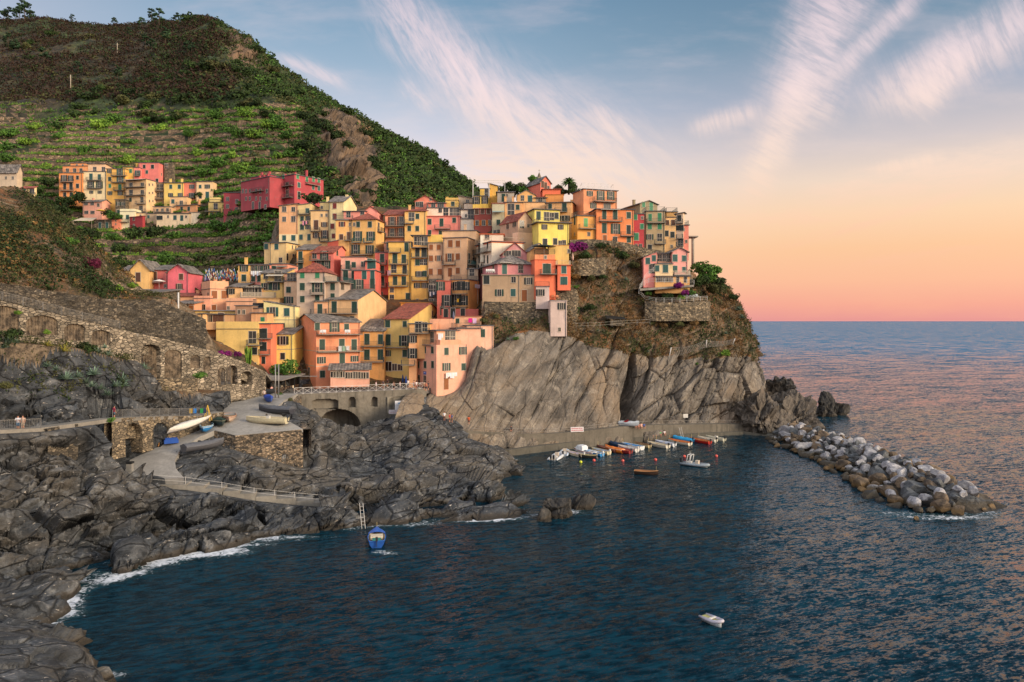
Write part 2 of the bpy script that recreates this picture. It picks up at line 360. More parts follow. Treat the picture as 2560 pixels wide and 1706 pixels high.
def rock_mat(name, base, dark, light, warm, veins=.5, scale=1.0, tilt=(.5, .2, .8), algae=True, crack=.6, cw=.028, an=1.0):
    m_, t, p, o = newmat(name); P = pos(t)
    # strata: coordinates turned and squeezed so bands run on a slant
    rot = t.new('ShaderNodeVectorRotate', rotation_type='EULER_XYZ'); rot.inputs['Rotation'].default_value = tilt; t.put(rot.inputs['Vector'], P)
    x, y, z = t.sep(rot.outputs[0])
    S = t.comb(t.m('MULTIPLY', x, .14 * scale * an), t.m('MULTIPLY', y, .18 * scale * an), t.m('MULTIPLY', z, .75 * scale))
    st = t.noise(S, 1.0, 7, .62, dist=.35)
    S2 = t.comb(t.m('MULTIPLY', x, .5 * scale * an), t.m('MULTIPLY', y, .6 * scale * an), t.m('MULTIPLY', z, 5.0 * scale))
    st2 = t.noise(S2, 1.0, 6, .6, dist=.3)
    big = t.noise(P, .055 * scale, 5, .6, dist=.5); med = t.noise(P, .5 * scale, 6, .65, dist=.6); fine = t.noise(P, 3.2 * scale, 6, .7)
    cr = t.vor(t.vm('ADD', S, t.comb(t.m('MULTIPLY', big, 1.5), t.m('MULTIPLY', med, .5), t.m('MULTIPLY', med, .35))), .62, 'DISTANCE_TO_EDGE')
    cc = t.mix(t.mapr(st, .34, .66), lin(dark), lin(base))
    cc = t.mix(t.mapr(big, .46, .62, 0, .8), cc, lin(warm))
    cc = t.mix(t.mapr(med, .5, .74, 0, .75), cc, lin(light))
    cc = t.mix(t.mapr(st2, .45, .28, 0, .45), cc, mul(lin(dark), .6))
    vn = t.mapr(t.noise(S2, .7, 5, .7, dist=.8), .63, .68, 0, veins); cc = t.mix(vn, cc, lin('cfc4b8'))
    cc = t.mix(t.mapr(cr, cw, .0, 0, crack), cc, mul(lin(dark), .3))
    k2 = t.mapr(fine, .25, .75, .72, 1.25, 'LINEAR'); cc = t.mix(1.0, cc, t.comb(k2, k2, k2), 'MULTIPLY')
    if algae:
        pz = t.m('ADD', t.sep(P)[2], t.m('MULTIPLY', t.m('SUBTRACT', med, .5), 1.4))
        cc = t.mix(t.mapr(pz, .9, .4, 0, .55), cc, lin('4c4132')); cc = t.mix(t.mapr(pz, .6, .15, 0, .9), cc, lin('2a241b'))
    t.put(p.inputs['Base Color'], cc); p.inputs['Roughness'].default_value = .85
    h = t.m('ADD', t.m('ADD', t.m('MULTIPLY', st, 1.2), t.m('MULTIPLY', st2, .35)), t.m('ADD', t.m('MULTIPLY', fine, .3), t.m('MULTIPLY', t.mapr(cr, 0, .05), crack * .6)))
    bump(t, p, h, .9, .55 / scale); return m_
def scrub_mat():
    """hillside: scrub of green and brown, dry grass, stone terrace faces on the steep parts"""
    m_, t, p, o = newmat('hill_scrub'); P = pos(t); n = t.new('ShaderNodeNewGeometry').outputs['Normal']; nz = t.sep(n)[2]
    a = t.noise(P, .012, 5, .6, dist=.5); b = t.noise(P, .09, 6, .65, dist=.7); c = t.noise(P, .7, 6, .7); v = t.vor(P, .32, 'F1', 'Distance')
    cc = t.mix(t.mapr(b, .38, .62), lin('26361d'), lin('4c5c30'))
    cc = t.mix(t.mapr(a, .40, .6, 0, .85), cc, t.mix(t.mapr(b, .35, .65), lin('2b211d'), lin('53382c')))
    cc = t.mix(t.mapr(c, .52, .74, 0, .8), cc, lin('5b5a36'))
    cc = t.mix(t.mapr(v, .25, .75, 0, .5), cc, lin('11170f'))
    steep = t.mapr(t.m('ADD', nz, t.m('MULTIPLY', t.m('SUBTRACT', c, .5), .35)), .66, .48)
    rk = t.mix(t.mapr(t.noise(P, .5, 6, .7), .35, .65), lin('4e4034'), lin('9a7a5c'))
    cc = t.mix(steep, cc, rk)
    t.put(p.inputs['Base Color'], cc); p.inputs['Roughness'].default_value = 1.0
    bump(t, p, t.m('ADD', c, v), .8, 1.2); return m_
def drygrass_mat(lo=.60, hi=.42, name='dry_slope'):
    """promontory and near slope: dry grass, scrub and earth between rock"""
    m_, t, p, o = newmat(name); P = pos(t); n = t.new('ShaderNodeNewGeometry').outputs['Normal']; nz = t.sep(n)[2]
    b = t.noise(P, .16, 6, .65, dist=.7); c = t.noise(P, 1.2, 6, .7); s = t.noise(P, .9, 7, .72, dist=.25)
    cc = t.mix(t.mapr(b, .36, .60), lin('2c3020'), lin('6b5238'))
    cc = t.mix(t.mapr(t.noise(P, .31, 5, .7), .50, .64, 0, .85), cc, lin('8a5a34'))
    cc = t.mix(t.mapr(c, .54, .72, 0, .7), cc, lin('7d7650'))
    cc = t.mix(t.mapr(c, .46, .32, 0, .75), cc, lin('171a12'))
    rk = t.mix(t.mapr(s, .35, .65), lin('453c33'), lin('93806a'))
    steep = t.mapr(t.m('ADD', nz, t.m('MULTIPLY', t.m('SUBTRACT', s, .5), .8)), lo, hi)
    cc = t.mix(steep, cc, rk)
    t.put(p.inputs['Base Color'], cc); p.inputs['Roughness'].default_value = 1.0
    bump(t, p, t.m('ADD', c, s), .9, .6); return m_
def leaf_mat(a, b, name='leaf', c3=None):
    k = ('lf', a, b, c3)
    if k in _M: return _M[k]
    m_, t, p, o = newmat(name); P = oc(t); rnd = t.new('ShaderNodeObjectInfo').outputs['Random']
    n = t.noise(P, 1.1, 4, .6); n2 = t.noise(P, 9.0, 2, .5)
    cc = t.mix(t.mapr(n, .35, .65), lin(a), lin(b)); cc = t.mix(t.mapr(n2, .5, .7, 0, .6), cc, lin(c3) if c3 else mul(lin(b), 1.5))
    kk = t.mapr(rnd, 0, 1, .75, 1.3, 'LINEAR'); cc = t.mix(1.0, cc, t.comb(kk, kk, t.m('MULTIPLY', kk, .95)), 'MULTIPLY')
    t.put(p.inputs['Base Color'], cc); p.inputs['Roughness'].default_value = .8
    p.inputs['Specular IOR Level'].default_value = .2; _M[k] = m_; return m_
def concrete(hexa='8d867c', name='concrete', stain=.4):
    k = ('cn', hexa)
    if k in _M: return _M[k]
    m_, t, p, o = newmat(name); P = pos(t); x, y, z = t.sep(P)
    a = t.noise(P, .25, 6, .65, dist=.4); b = t.noise(P, 2.5, 6, .7)
    st = t.noise(t.comb(t.m('MULTIPLY', x, 1.2), t.m('MULTIPLY', y, 1.2), t.m('MULTIPLY', z, .15)), 1, 5, .6)
    cc = t.mix(t.mapr(a, .35, .65), mul(lin(hexa), .72), lin(hexa)); cc = t.mix(t.mapr(st, .5, .7, 0, stain), cc, mul(lin(hexa), .42))
    k2 = t.mapr(b, .25, .75, .8, 1.18, 'LINEAR'); cc = t.mix(1.0, cc, t.comb(k2, k2, k2), 'MULTIPLY')
    t.put(p.inputs['Base Color'], cc); p.inputs['Roughness'].default_value = .9; bump(t, p, b, .5, .06); _M[k] = m_; return m_
def sea_mat():
    m_, t, p, o = newmat('sea_water'); P = pos(t); x, y, z = t.sep(P)
    rot = t.new('ShaderNodeVectorRotate', rotation_type='Z_AXIS'); rot.inputs['Angle'].default_value = R(-22); t.put(rot.inputs['Vector'], P)
    rx, ry, rz = t.sep(rot.outputs[0]); d = t.m('SQRT', t.m('ADD', t.m('MULTIPLY', x, x), t.m('MULTIPLY', y, y)))
    def nz(fx, fy, sd, det, dist=.5):
        n = t.new('ShaderNodeTexNoise'); t.put(n.inputs['Vector'], t.comb(t.m('MULTIPLY', rx, fx), t.m('MULTIPLY', ry, fy), sd)); n.inputs['Scale'].default_value = 1
        n.inputs['Detail'].default_value = det; n.inputs['Roughness'].default_value = .6; n.inputs['Distortion'].default_value = dist
        return t.vm('SUBTRACT', n.outputs['Color'], (.5, .5, .5))
    def sc_(v, k): 
        n = t.new('ShaderNodeVectorMath', operation='SCALE'); t.put(n.inputs[0], v); t.put(n.inputs['Scale'], k); return n.outputs[0]
    w1 = nz(.5, 1.5, 0, 6); w2 = nz(2.0, 4.6, 4, 4); w3 = nz(.05, .14, 8, 4)
    sl = t.vm('ADD', t.vm('ADD', sc_(w1, t.mapr(d, 60, 500, 1.05, 2.0)), sc_(w2, t.mapr(d, 60, 500, 1.25, 1.1))), sc_(w3, t.mapr(d, 90, 700, .3, 1.5)))
    ax, ay, az_ = t.sep(sl)
    nn = t.vm('NORMALIZE', t.comb(t.m('MULTIPLY', ax, .5), t.m('SUBTRACT', ay, t.mapr(d, 80, 900, .03, .2)), 1.0)); t.put(p.inputs['Normal'], nn)
    mb = t.m('ADD', t.m('MULTIPLY', t.noise(P, .03, 4, .6), .5), t.m('MULTIPLY', t.sep(w1)[2], 1.2)); mb = t.m('ADD', mb, .25)  # ripple contrast put into the base colour: darker troughs, lighter crests
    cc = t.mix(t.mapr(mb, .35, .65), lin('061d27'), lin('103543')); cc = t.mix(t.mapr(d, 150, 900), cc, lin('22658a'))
    at = t.new('ShaderNodeAttribute'); at.attribute_name = 'foam'
    fo = t.m('MULTIPLY', at.outputs['Fac'], 1.0)
    fn = t.noise(t.comb(t.m('MULTIPLY', x, 1.3), t.m('MULTIPLY', y, 1.3), 0), 1.0, 7, .72, dist=1.4)
    fm = t.mapr(t.m('ADD', fo, t.m('MULTIPLY', t.m('SUBTRACT', fn, .5), 3.6)), .55, 1.25)
    fm = t.m('MULTIPLY', fm, t.mapr(fo, .02, .15))
    shal = t.mapr(fo, .05, .7, 0, .45); cc = t.mix(shal, cc, lin('2e4a4c'))
    t.put(p.inputs['Base Color'], t.mix(fm, cc, lin('d8dce2'))); t.put(p.inputs['Roughness'], t.m('ADD', t.m('MULTIPLY', fm, .8), t.mapr(d, 120, 1500, .08, .2)))
    p.inputs['IOR'].default_value = 1.333; t.put(p.inputs['Specular IOR Level'], t.mapr(x, -8, 55, .13, .30)); return m_
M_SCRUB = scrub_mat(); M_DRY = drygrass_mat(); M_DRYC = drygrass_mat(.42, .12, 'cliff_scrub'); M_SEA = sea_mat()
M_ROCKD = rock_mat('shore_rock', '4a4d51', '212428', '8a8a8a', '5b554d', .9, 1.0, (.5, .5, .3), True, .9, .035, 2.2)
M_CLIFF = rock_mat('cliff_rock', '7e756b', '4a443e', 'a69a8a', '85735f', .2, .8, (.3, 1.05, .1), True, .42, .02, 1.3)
M_MTROCK = rock_mat('mountain_rock', '75614e', '3c332b', '92795f', '7d624a', .0, .35, (.3, 1.2, .1), algae=False)
M_CONC = concrete(); M_RAMP = concrete('9b968f', 'ramp_concrete', .25)
M_STONE = stone(); M_STONE2 = stone('8d7c64', '5a5144', 1.5, name='wall_stone'); M_STONE4 = stone('a39480', '6b6152', 1.3, name='pale_wall_stone'); M_STONE3 = stone('93806a', '34302b', 2.2, name='platform_stone')
M_STEEL = paint('8f8c88', .45, .4); M_WHITE = paint('c9c4be', .5); M_DARK = paint('1b1c1e', .6); M_WOOD = paint('6a4a30', .7); M_IRON = paint('4a4a48', .6)
# ------------------------------------------------------------ sea
COAST = [(285,1700),(262,1650),(225,1610),(140,1590),(95,1580),(150,1540),(160,1500),(205,1472),(335,1432),(395,1405),(480,1390),(560,1374),(640,1348),(700,1338),(780,1334),(850,1325),(960,1311),
               (1050,1306),(1150,1303),(1250,1298),(1305,1282),(1270,1250),(1245,1222),(1285,1196),(1305,1184),(1300,1160),(1283,1140)]
def build_sea():
    xs = np.concatenate([np.linspace(-110, 150, 620)]); ys = np.concatenate([np.linspace(42, 240, 480)])
    X, Y = np.meshgrid(xs, ys, indexing='ij')
    ang = R(-22); u = X * math.cos(ang) - Y * math.sin(ang); v = X * math.sin(ang) + Y * math.cos(ang)
    Pn = np.stack([u * .09, v * .28, np.zeros_like(u)], -1)
    hgt = fbm(Pn, 5, .55, seed=3) * .24 + fbm(Pn * 5, 3, .5, seed=9) * .06
    edge = np.minimum(np.minimum((X + 110) / 15, (150 - X) / 15), np.minimum((Y - 42) / 8, (240 - Y) / 25)).clip(0, 1)
    hgt *= edge
    foam = np.zeros_like(X)
    spots = [(225,1450,3.6,1.3,.7),(300,1434,4,1.0,.8),(170,1480,1.5,1.0,.5),(180,1500,1.5,1.5,.8),(165,1535,2.2,1.0,.9),(120,1565,1.6,.8,.7),(108,1590,1.2,.6,.9),(330,1410,4,1.2,.7),(465,1388,4,1.4,.7),(590,1375,2.5,1.0,.8),
             (540,1385,4,1.4,.6),(500,1388,3,1,.6),(640,1362,3,1.0,.8),(690,1347,4,1.2,.7),(600,1345,3,1.2,.7),(750,1342,4,.8,.5),(280,1690,1.2,.8,.9),(400,1407,3,1.3,.6),
             (1060,1312,3,.8,.5),(1200,1302,4.5,1.3,.8),(1245,1297,4,1.2,.9),(1280,1290,3,1.2,.6),(1010,1315,3,.7,.5),(1400,1283,3.6,1.6,1.1),(1430,1270,3.5,1.6,.9),(1370,1290,2.0,1,.7),(1460,1262,3,1,.5),(1350,1172,1.2,.6,.8),
             (2420,1292,6,1.4,.7),(2250,1283,6,1.5,.55),(2330,1295,6,1.2,.6),(2460,1280,3,1.4,.9),(2140,1250,5,1.4,.35),(955,1378,1.3,.8,.8),(975,1384,1.6,.6,.6),
             (150,1520,2.2,1.2,.7),(560,1385,3,.8,.6),(2050,1048,3,2,.6),(1950,1055,3,2,.4)]
    for px, py, rx, ry, a in spots:
        c = Wz(px, py, 0); foam += a * np.exp(-(((X - c.x) / rx) ** 2 + ((Y - c.y) / ry) ** 2) * 1.1)
    cv = [Wz(a, b, 0) for a, b in COAST]; dc = np.full(X.shape, 99.0)
    for a, b in zip(cv[:-1], cv[1:]):
        dx, dy = b.x - a.x, b.y - a.y; t = (((X - a.x) * dx + (Y - a.y) * dy) / (dx * dx + dy * dy)).clip(0, 1); dc = np.minimum(dc, np.hypot(X - a.x - t * dx, Y - a.y - t * dy))
    foam += np.exp(-(dc / 1.15) ** 2) * (fbm(np.stack([X * .12, Y * .12, X * 0], -1), 3, seed=88) * 1.9 + .12).clip(0, .62)
    P = np.stack([X, Y, hgt], -1); nu, nv = X.shape
    far = [(-60000, -300), (60000, -300), (60000, 90000), (-60000, 90000)]
    idx = np.arange(nu * nv).reshape(nu, nv)
    q = np.stack([idx[:-1, :-1], idx[1:, :-1], idx[1:, 1:], idx[:-1, 1:]], -1).reshape(-1, 4)
    V = P.reshape(-1, 3); n0 = len(V)
    # outer sheet joined to the four corners of the fine grid
    V = np.concatenate([V, np.array([(a, b, 0.0) for a, b in far])]); c = [idx[0, 0], idx[-1, 0], idx[-1, -1], idx[0, -1]]
    V[c, 2] = 0
    q = np.concatenate([q, np.array([[n0, n0 + 1, c[1], c[0]], [n0 + 1, n0 + 2, c[2], c[1]], [n0 + 2, n0 + 3, c[3], c[2]], [n0 + 3, n0, c[0], c[3]]])])
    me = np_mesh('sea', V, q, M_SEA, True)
    a = me.attributes.new('foam', 'FLOAT', 'POINT'); a.data.foreach_set('value', np.concatenate([foam.ravel().clip(0, 1.2), np.zeros(4)]).astype(np.float32))
    tag(link('sea', me), kind='structure')
build_sea()
# ------------------------------------------------------------ rocky displacement
def rot3(P, e):
    M = np.array(Matrix.Rotation(e[2], 3, 'Z') @ Matrix.Rotation(e[1], 3, 'Y') @ Matrix.Rotation(e[0], 3, 'X')); return P @ M.T
def rockdisp(P, e=(.5, .5, .3), big=1.0, small=1.0, seed=0):
    Q = rot3(P, e); S = Q * np.array([.11, .14, .42])
    S = S + .2 * np.stack([fbm(P * .12, 3, seed=seed + 5), fbm(P * .12, 3, seed=seed + 6), fbm(P * .12, 3, seed=seed + 7)], -1)
    f1, f2, cid = worley(S, seed); d = big * ((cid - .5) * 1.5 - np.exp(-(f2 - f1) * 14) * .9)
    f1, f2, cid = worley(S * 2.7 + 3.3, seed + 11); d = d + small * ((cid - .5) * .6 - np.exp(-(f2 - f1) * 12) * .35)
    d = d * .45 + big * facets(rot3(P, (e[0], e[1] * .7, e[2])) * np.array([.12, .15, .24]), seed + 41, 2.9) + small * facets(rot3(P, (.2, .9, .4)) * np.array([.36, .4, .7]), seed + 57, .8)
    d = d + small * .3 * fbm(Q * np.array([.5, .6, 2.0]), 4, seed=seed + 20) * .45 + big * fbm(P * .1, 3, seed=seed + 30) * 1.0
    return d
# ------------------------------------------------------------ rocky shore and near slope: one height field
PTS = []
def z_(px, py, z): v = Wz(px, py, z); PTS.append((v.x, v.y, v.z))
def y_(px, py, Y): v = W(px, py, Y); PTS.append((v.x, v.y, v.z))
for px, py in COAST: z_(px, py, 0)
_c = [Vector(p) for p in PTS]
for i in range(1, 21):
    a = _c[i - 1]; b = _c[i + 1]; d = Vector((b.x - a.x, b.y - a.y, 0)).normalized(); q = _c[i] + Vector((-d.y, d.x, 0)) * 1.7; PTS.append((q.x, q.y, 2.3 if 7 < i < 16 else (1.0 if i > 16 else 1.3)))
for px, py in [(360,1800),(340,1700),(300,1640),(230,1565),(250,1520),(330,1475),(440,1440),(600,1405),(720,1380),(860,1365),(1000,1350),(1150,1345),(1300,1330),(1370,1280),(1340,1225),(1380,1190),(1360,1150),(1400,1420),(900,1500),(600,1600),(500,1900)]: z_(px, py, -4)
for a in [(1650,1150,-6),(1500,1600,-6),(1400,1130,-5),(60,1550,.8),(60,1520,.6),(0,1600,4.2),(90,1600,4),(180,1612,3.4),(235,1650,1.8),(0,1680,5.2),(120,1690,4.6),(215,1700,2.6),(-150,1700,6.5),(60,1850,6),(200,1900,4),(-300,1900,9),
          (0,1490,3),(80,1478,3),(140,1488,1.8),(120,1520,1),
          (900,1150,3.3),(1060,1052,9),(1150,1098,5.6),(1230,1130,3.6),(1290,1170,1.2),(1200,1178,1.8),(1100,1150,3.6),(1000,1150,3.5),(950,1090,6.6),(1130,1080,6),(780,1150,.5),(880,1140,.8),(830,1135,.8)]: z_(*a)
for a in [(0,1200,82),(0,1330,78),(0,1430,76.5),(-200,1200,76),(-200,1400,70),(-300,1100,78),(150,1200,85.5),(150,1300,82.5),(150,1400,79),(130,1440,76.5),(280,1210,90),(280,1300,86),(290,1380,81),
          (400,1205,97),(400,1260,92.5),(400,1340,87),(550,1240,96),(550,1300,92),(700,1270,98),(700,1305,95.3),(620,1262,97),(850,1235,105),(850,1275,100.5),(1000,1190,112),(1000,1210,108),(1000,1255,103.5),
          (1150,1178,116),(1150,1218,110),(1150,1270,103.5),(1250,1225,110),(1250,1262,105),(1080,1195,112),
          (560,1130,107),(650,1150,110),(740,1175,113),(560,1180,102),(650,1200,103),(740,1218,106),(820,1180,115),(820,1222,107),(900,1225,108),(480,1210,98.2),
          (310,1200,98),(330,1150,102),(400,1115,107),(470,1085,112),(530,1050,118),(575,1010,128),(620,990,136),(452,1190,98.5),(435,1150,102),(450,1120,105.5),(500,1090,110),(535,1076,113),(600,1080,113),(740,1070,117),
          (700,1040,122),(690,1010,128),(700,990,135),(800,1085,137),(770,1030,134),(860,1110,139),(900,1100,140),(960,1060,140),(1000,1040,145),(1060,1000,148),(1060,1030,145),(1130,1070,146),
          (0,1075,85.5),(100,1070,89),(200,1055,94),(280,1045,98),(350,1043,103),(480,1040,112),(-150,1080,80),(-150,1060,84),
          (60,1060,92),(0,1050,89),(100,1000,94),(200,1000,99),(280,1000,102),(300,950,106),(380,1005,113),(480,1018,117),(540,960,126),(560,1000,124),(400,960,120),(330,905,112),(0,900,92.5),(100,900,97),(200,900,102.5),
          (30,850,95.8),(100,862,99.5),(200,878,105.5),(270,900,109),(450,960,122),(600,950,132),
          (0,745,98),(150,785,105),(300,820,114),(420,850,122),(540,878,127),(660,925,134),(-200,740,88),(-200,800,86),
          (0,700,101),(0,600,112),(0,520,126),(120,600,122),(120,700,110),(120,740,106),(220,700,122),(200,650,128),(300,740,130),(380,780,138),(440,800,142),
          (0,448,140),(60,478,138),(110,518,138),(170,562,140),(220,607,145),(270,652,150),(310,690,154),(-200,500,120),(-200,380,145),(-300,420,120),
          (400,760,152),(500,840,150),(620,900,146),(750,950,152),(900,960,158),(1050,975,158)]: y_(*a)
for px, py, Y in [(0,448,140),(60,478,138),(110,518,138),(170,562,140),(220,607,145),(270,652,150),(310,690,154),(-200,380,145)]:
    v = W(px, py, Y); PTS.append((v.x * 1.12, v.y + 20, v.z - 9)); PTS.append((v.x * 1.25, v.y + 45, v.z - 16))
def rbf(pts, X, Y, smooth=.02):
    A = np.array(pts); n = len(A); s = 40.0; p = A[:, :2] / s
    def U_(r2): return np.where(r2 > 1e-12, .5 * r2 * np.log(r2 + 1e-12), 0)
    D = ((p[:, None] - p[None]) ** 2).sum(-1); K = U_(D) + np.eye(n) * smooth * .02
    Pm = np.concatenate([np.ones((n, 1)), p], 1); L = np.zeros((n + 3, n + 3)); L[:n, :n] = K; L[:n, n:] = Pm; L[n:, :n] = Pm.T
    wv = np.linalg.solve(L, np.concatenate([A[:, 2], np.zeros(3)]))
    x = X.ravel() / s; y = Y.ravel() / s; out = np.empty(x.size)
    for i in range(0, x.size, 20000):
        xx = x[i:i + 20000]; yy_ = y[i:i + 20000]
        out[i:i + 20000] = U_((xx[:, None] - p[:, 0]) ** 2 + (yy_[:, None] - p[:, 1]) ** 2) @ wv[:n] + wv[n] + wv[n + 1] * xx + wv[n + 2] * yy_
    return out.reshape(X.shape)
def inpoly(X, Y, poly):
    ins = np.zeros(X.shape, bool); n = len(poly)
    for i in range(n):
        x0, y0 = poly[i][:2]; x1, y1 = poly[(i + 1) % n][:2]
        if y0 == y1: continue
        c = ((y0 > Y) != (y1 > Y)) & (X < (x1 - x0) * (Y - y0) / (y1 - y0) + x0); ins ^= c
    return ins
# flat man-made sheets (world points)
RAMP = [W(300,1203,97.8), W(325,1150,102), W(395,1117,106.6), W(465,1088,111.5), W(525,1055,117.5), W(570,1015,127), W(600,985,137), W(745,984,138), W(738,988,136.5), W(712,1000,131), W(690,1020,126),
        W(712,1048,120.5), W(757,1073,116.2), W(590,1089,111.3), W(537,1076,113), W(500,1092,109.6), W(452,1122,105), W(437,1150,102), W(440,1172,100), W(460,1195,98)]
LPATH = [W(-120,1085,80), W(0,1076,85), W(100,1071,88.5), W(200,1058,93.5), W(280,1047,98), W(350,1043,103), W(420,1041,108), W(500,1040,113.5), W(560,1030,119)]
UPATH = [W(-160,715,87), W(0,752,95), W(150,788,103), W(296,823,112), W(420,850,121), W(540,880,127), W(610,905,131), W(665,930,136), W(690,962,143)]
STAIR = [W(300,1203,97.8), W(380,1207,98), W(470,1213,98.5), W(560,1226,99), W(640,1240,100), W(740,1251,101.5), W(825,1258,103)]
PFB = [setz0 for setz0 in (Vector((W(530, 1077, 112.2).x, 111.6, 8.6)), Vector((W(590, 1090, 110).x, 109.6, 8.0)), Vector((W(670, 1080, 112).x, 112.0, 6.4)), Vector((W(757, 1074, 115.5).x, 114.6, 4.4)))]
def strip_poly(c, wd, back=True):
    L = []; Rr = []
    for i, p in enumerate(c):
        a = c[max(0, i - 1)]; b = c[min(len(c) - 1, i + 1)]; d = Vector((b.x - a.x, b.y - a.y, 0)).normalized(); n = Vector((-d.y, d.x, 0))
        L.append(p.copy()); Rr.append(p + n * wd)
    return L, Rr
def segdist(X, Y, c):
    best = np.full(X.shape, 1e9); zz = np.zeros(X.shape)
    for a, b in zip(c[:-1], c[1:]):
        dx, dy = b.x - a.x, b.y - a.y; t = (((X - a.x) * dx + (Y - a.y) * dy) / (dx * dx + dy * dy)).clip(0, 1)
        d = np.hypot(X - a.x - t * dx, Y - a.y - t * dy); m_ = d < best; best = np.where(m_, d, best); zz = np.where(m_, a.z + t * (b.z - a.z), zz)
    return best, zz
PLAZA_Z = 13.25
def height(X, Y, detail=True):
    Z = rbf(PTS, X, Y)
    amp = np.ones_like(Z)
    if detail: amp = (Z / 2.5 + 1.4).clip(.25, 1)
    flat = []
    for path, wd in ((LPATH, 1.6), (UPATH, 3.0), (STAIR, 2.0), (PFB, 1.6)):
        off = [p + Vector((-.3, 1.0, 0)) * wd * .5 if path is not STAIR else p for p in path]
        d, zz = segdist(X, Y, off); k = (1 - (d - wd) / 1.5).clip(0, 1); Z = Z * (1 - k) + (zz - .45) * k; amp = amp * (1 - k)
    # ground in front of the arched wall stays below its arches
    base = [W(-160, 835, 87), W(0, 842, 95), W(150, 856, 103), W(296, 890, 112), W(350, 965, 117.5), W(420, 965, 121), W(540, 970, 127), W(610, 975, 131), W(665, 975, 136)]
    bp = [Vector((b_.x, b_.y, b_.z)) for b_ in base]; d, zz = segdist(X, Y, bp)
    vx = X - np.interp(Y, [p.y for p in bp], [p.x for p in bp])
    lim = zz - .3 + np.clip(-vx - .2, 0, None) * 50; frontside = vx > -.3
    kk = (1 - (d - 5) / 6).clip(0, 1); Z = np.where(frontside & (d < 11), np.minimum(Z, zz - .4 - 0.12 * d) * kk + Z * (1 - kk), Z); amp = np.where(frontside, amp * (1 - .85 * (1 - (d - 2) / 4).clip(0, 1)), amp)
    ins = inpoly(X, Y, RAMP)
    # ramp plane by nearest points
    A = np.array([tuple(p) for p in RAMP]); dd = np.hypot(X[..., None] - A[:, 0], Y[..., None] - A[:, 1]) + .3; wgt = dd ** -2.5; zr = (wgt * A[:, 2]).sum(-1) / wgt.sum(-1)
    nr = (dd.min(-1) < 6) & ~ins & (Y > 97) & (X + 20 * (Y < 104) > np.interp(Y, [p.y for p in RAMP[:7]], [p.x for p in RAMP[:7]]) + 1); Z = np.where(nr, np.minimum(Z, zr - .35), Z); Z = np.where(ins, zr - .9, Z); amp = np.where(ins, 0, amp)
    near = (dd.min(-1) < 4.5) & ~ins; amp = np.where(near, amp * .3, amp)
    return Z, amp
def build_shore():
    xs = np.linspace(-92, 12, 640); ys = np.linspace(38, 176, 740)
    X, Y = np.meshgrid(xs, ys, indexing='ij'); Z, amp = height(X, Y)
    P = np.stack([X, Y, Z], -1)
    slope = (0.35 + 1.1 * ((np.hypot(*np.gradient(Z, xs, ys))).clip(0, 2.0)) / 2.0)
    upper = ((Y - 110) / 40).clip(0, 1)                    # grassy slope is smoother than the shore rock
    n = normals(P); d = rockdisp(P, (.5, .55, .35), 1.25, 1.0, 1)
    top = ((Z - 15) / 4).clip(0, 1); d = d * amp * slope * (1 - .6 * np.maximum(upper, top)) * (1 - .5 * top)
    _px = 1280 + F * X / Y; _py = HY - F * (Z - H) / Y; d = d * (1 - .7 * (_px < 440) * ((_py - 1440) / 60).clip(0, 1))
    d = np.minimum(d, .1 + .35 * Z.clip(0, 9))
    P = P + n * np.array([1, 1, .8]) * d[..., None]
    rock = ((P[..., 2] < 15.5)); 
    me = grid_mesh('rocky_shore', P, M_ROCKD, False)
    me.materials.append(M_DRY)
    zc = (P[:-1, :-1, 2] + P[1:, 1:, 2]) / 2; yc = Y[:-1, :-1]; xc = X[:-1, :-1]
    nn = fbm(np.stack([xc * .12, yc * .12, zc * 0], -1), 4, seed=50) * 5
    mi = ((zc + nn > 23.0) | ((yc > 118) & (zc > 15))).astype(np.int32)
    me.polygons.foreach_set('material_index', mi.ravel())
    tag(link('rocky_shore', me), kind='structure')
build_shore()
# ------------------------------------------------------------ mountain
MT = {-260: [(800,215),(520,262),(400,296),(300,345),(175,480),(66,640)], 0: [(780,215),(520,262),(420,285),(300,342),(180,465),(64,640)], 150: [(760,213),(530,262),(425,282),(290,332),(170,455),(62,620)],
      300: [(750,210),(545,258),(440,276),(282,325),(175,430),(74,590)], 450: [(750,205),(548,254),(440,275),(272,318),(160,410),(50,540)], 540: [(750,203),(550,246),(440,270),(270,316),(150,400),(50,520)],
      640: [(750,200),(535,229),(445,262),(272,314),(185,395),(130,465)], 720: [(750,200),(535,224),(445,262),(290,308),(235,365),(192,435)], 800: [(750,202),(550,226),(450,260),(330,296),(275,345),(236,415)], 870: [(740,203),(560,226),(460,252),(370,285),(320,335),(282,395)],
      940: [(720,205),(575,228),(500,250),(430,282),(365,335),(326,382)], 1000: [(720,208),(580,236),(510,262),(440,300),(395,340),(360,375)], 1060: [(700,210),(580,242),(520,272),(465,305),(425,338),(394,362)],
      1120: [(700,213),(600,246),(550,282),(500,308),(465,332),(438,352)], 1180: [(700,216),(620,252),(590,288),(545,310),(512,330),(486,345)], 1240: [(700,218),(650,255),(630,290),(600,312),(580,330),(566,342)], 1330:[(760,220),(740,255),(730,290),(720,312),(710,330),(700,342)]}
def mt_grid(nu=640, nv=420):
    ctrl = []
    for px, col_ in MT.items():
        c = [W(px, py, Y) for py, Y in col_]; t = c[-1]
        c = [Vector((c[0].x, c[0].y - 18, c[0].z - 18))] + c
        c += [Vector((t.x * 1.08, t.y + 45, t.z - 14)), Vector((t.x * 1.2, t.y + 130, t.z - 90)), Vector((t.x * 1.3, t.y + 200, -5))]
        ctrl.append([tuple(v) for v in c])
    return loft(ctrl, nu, nv)
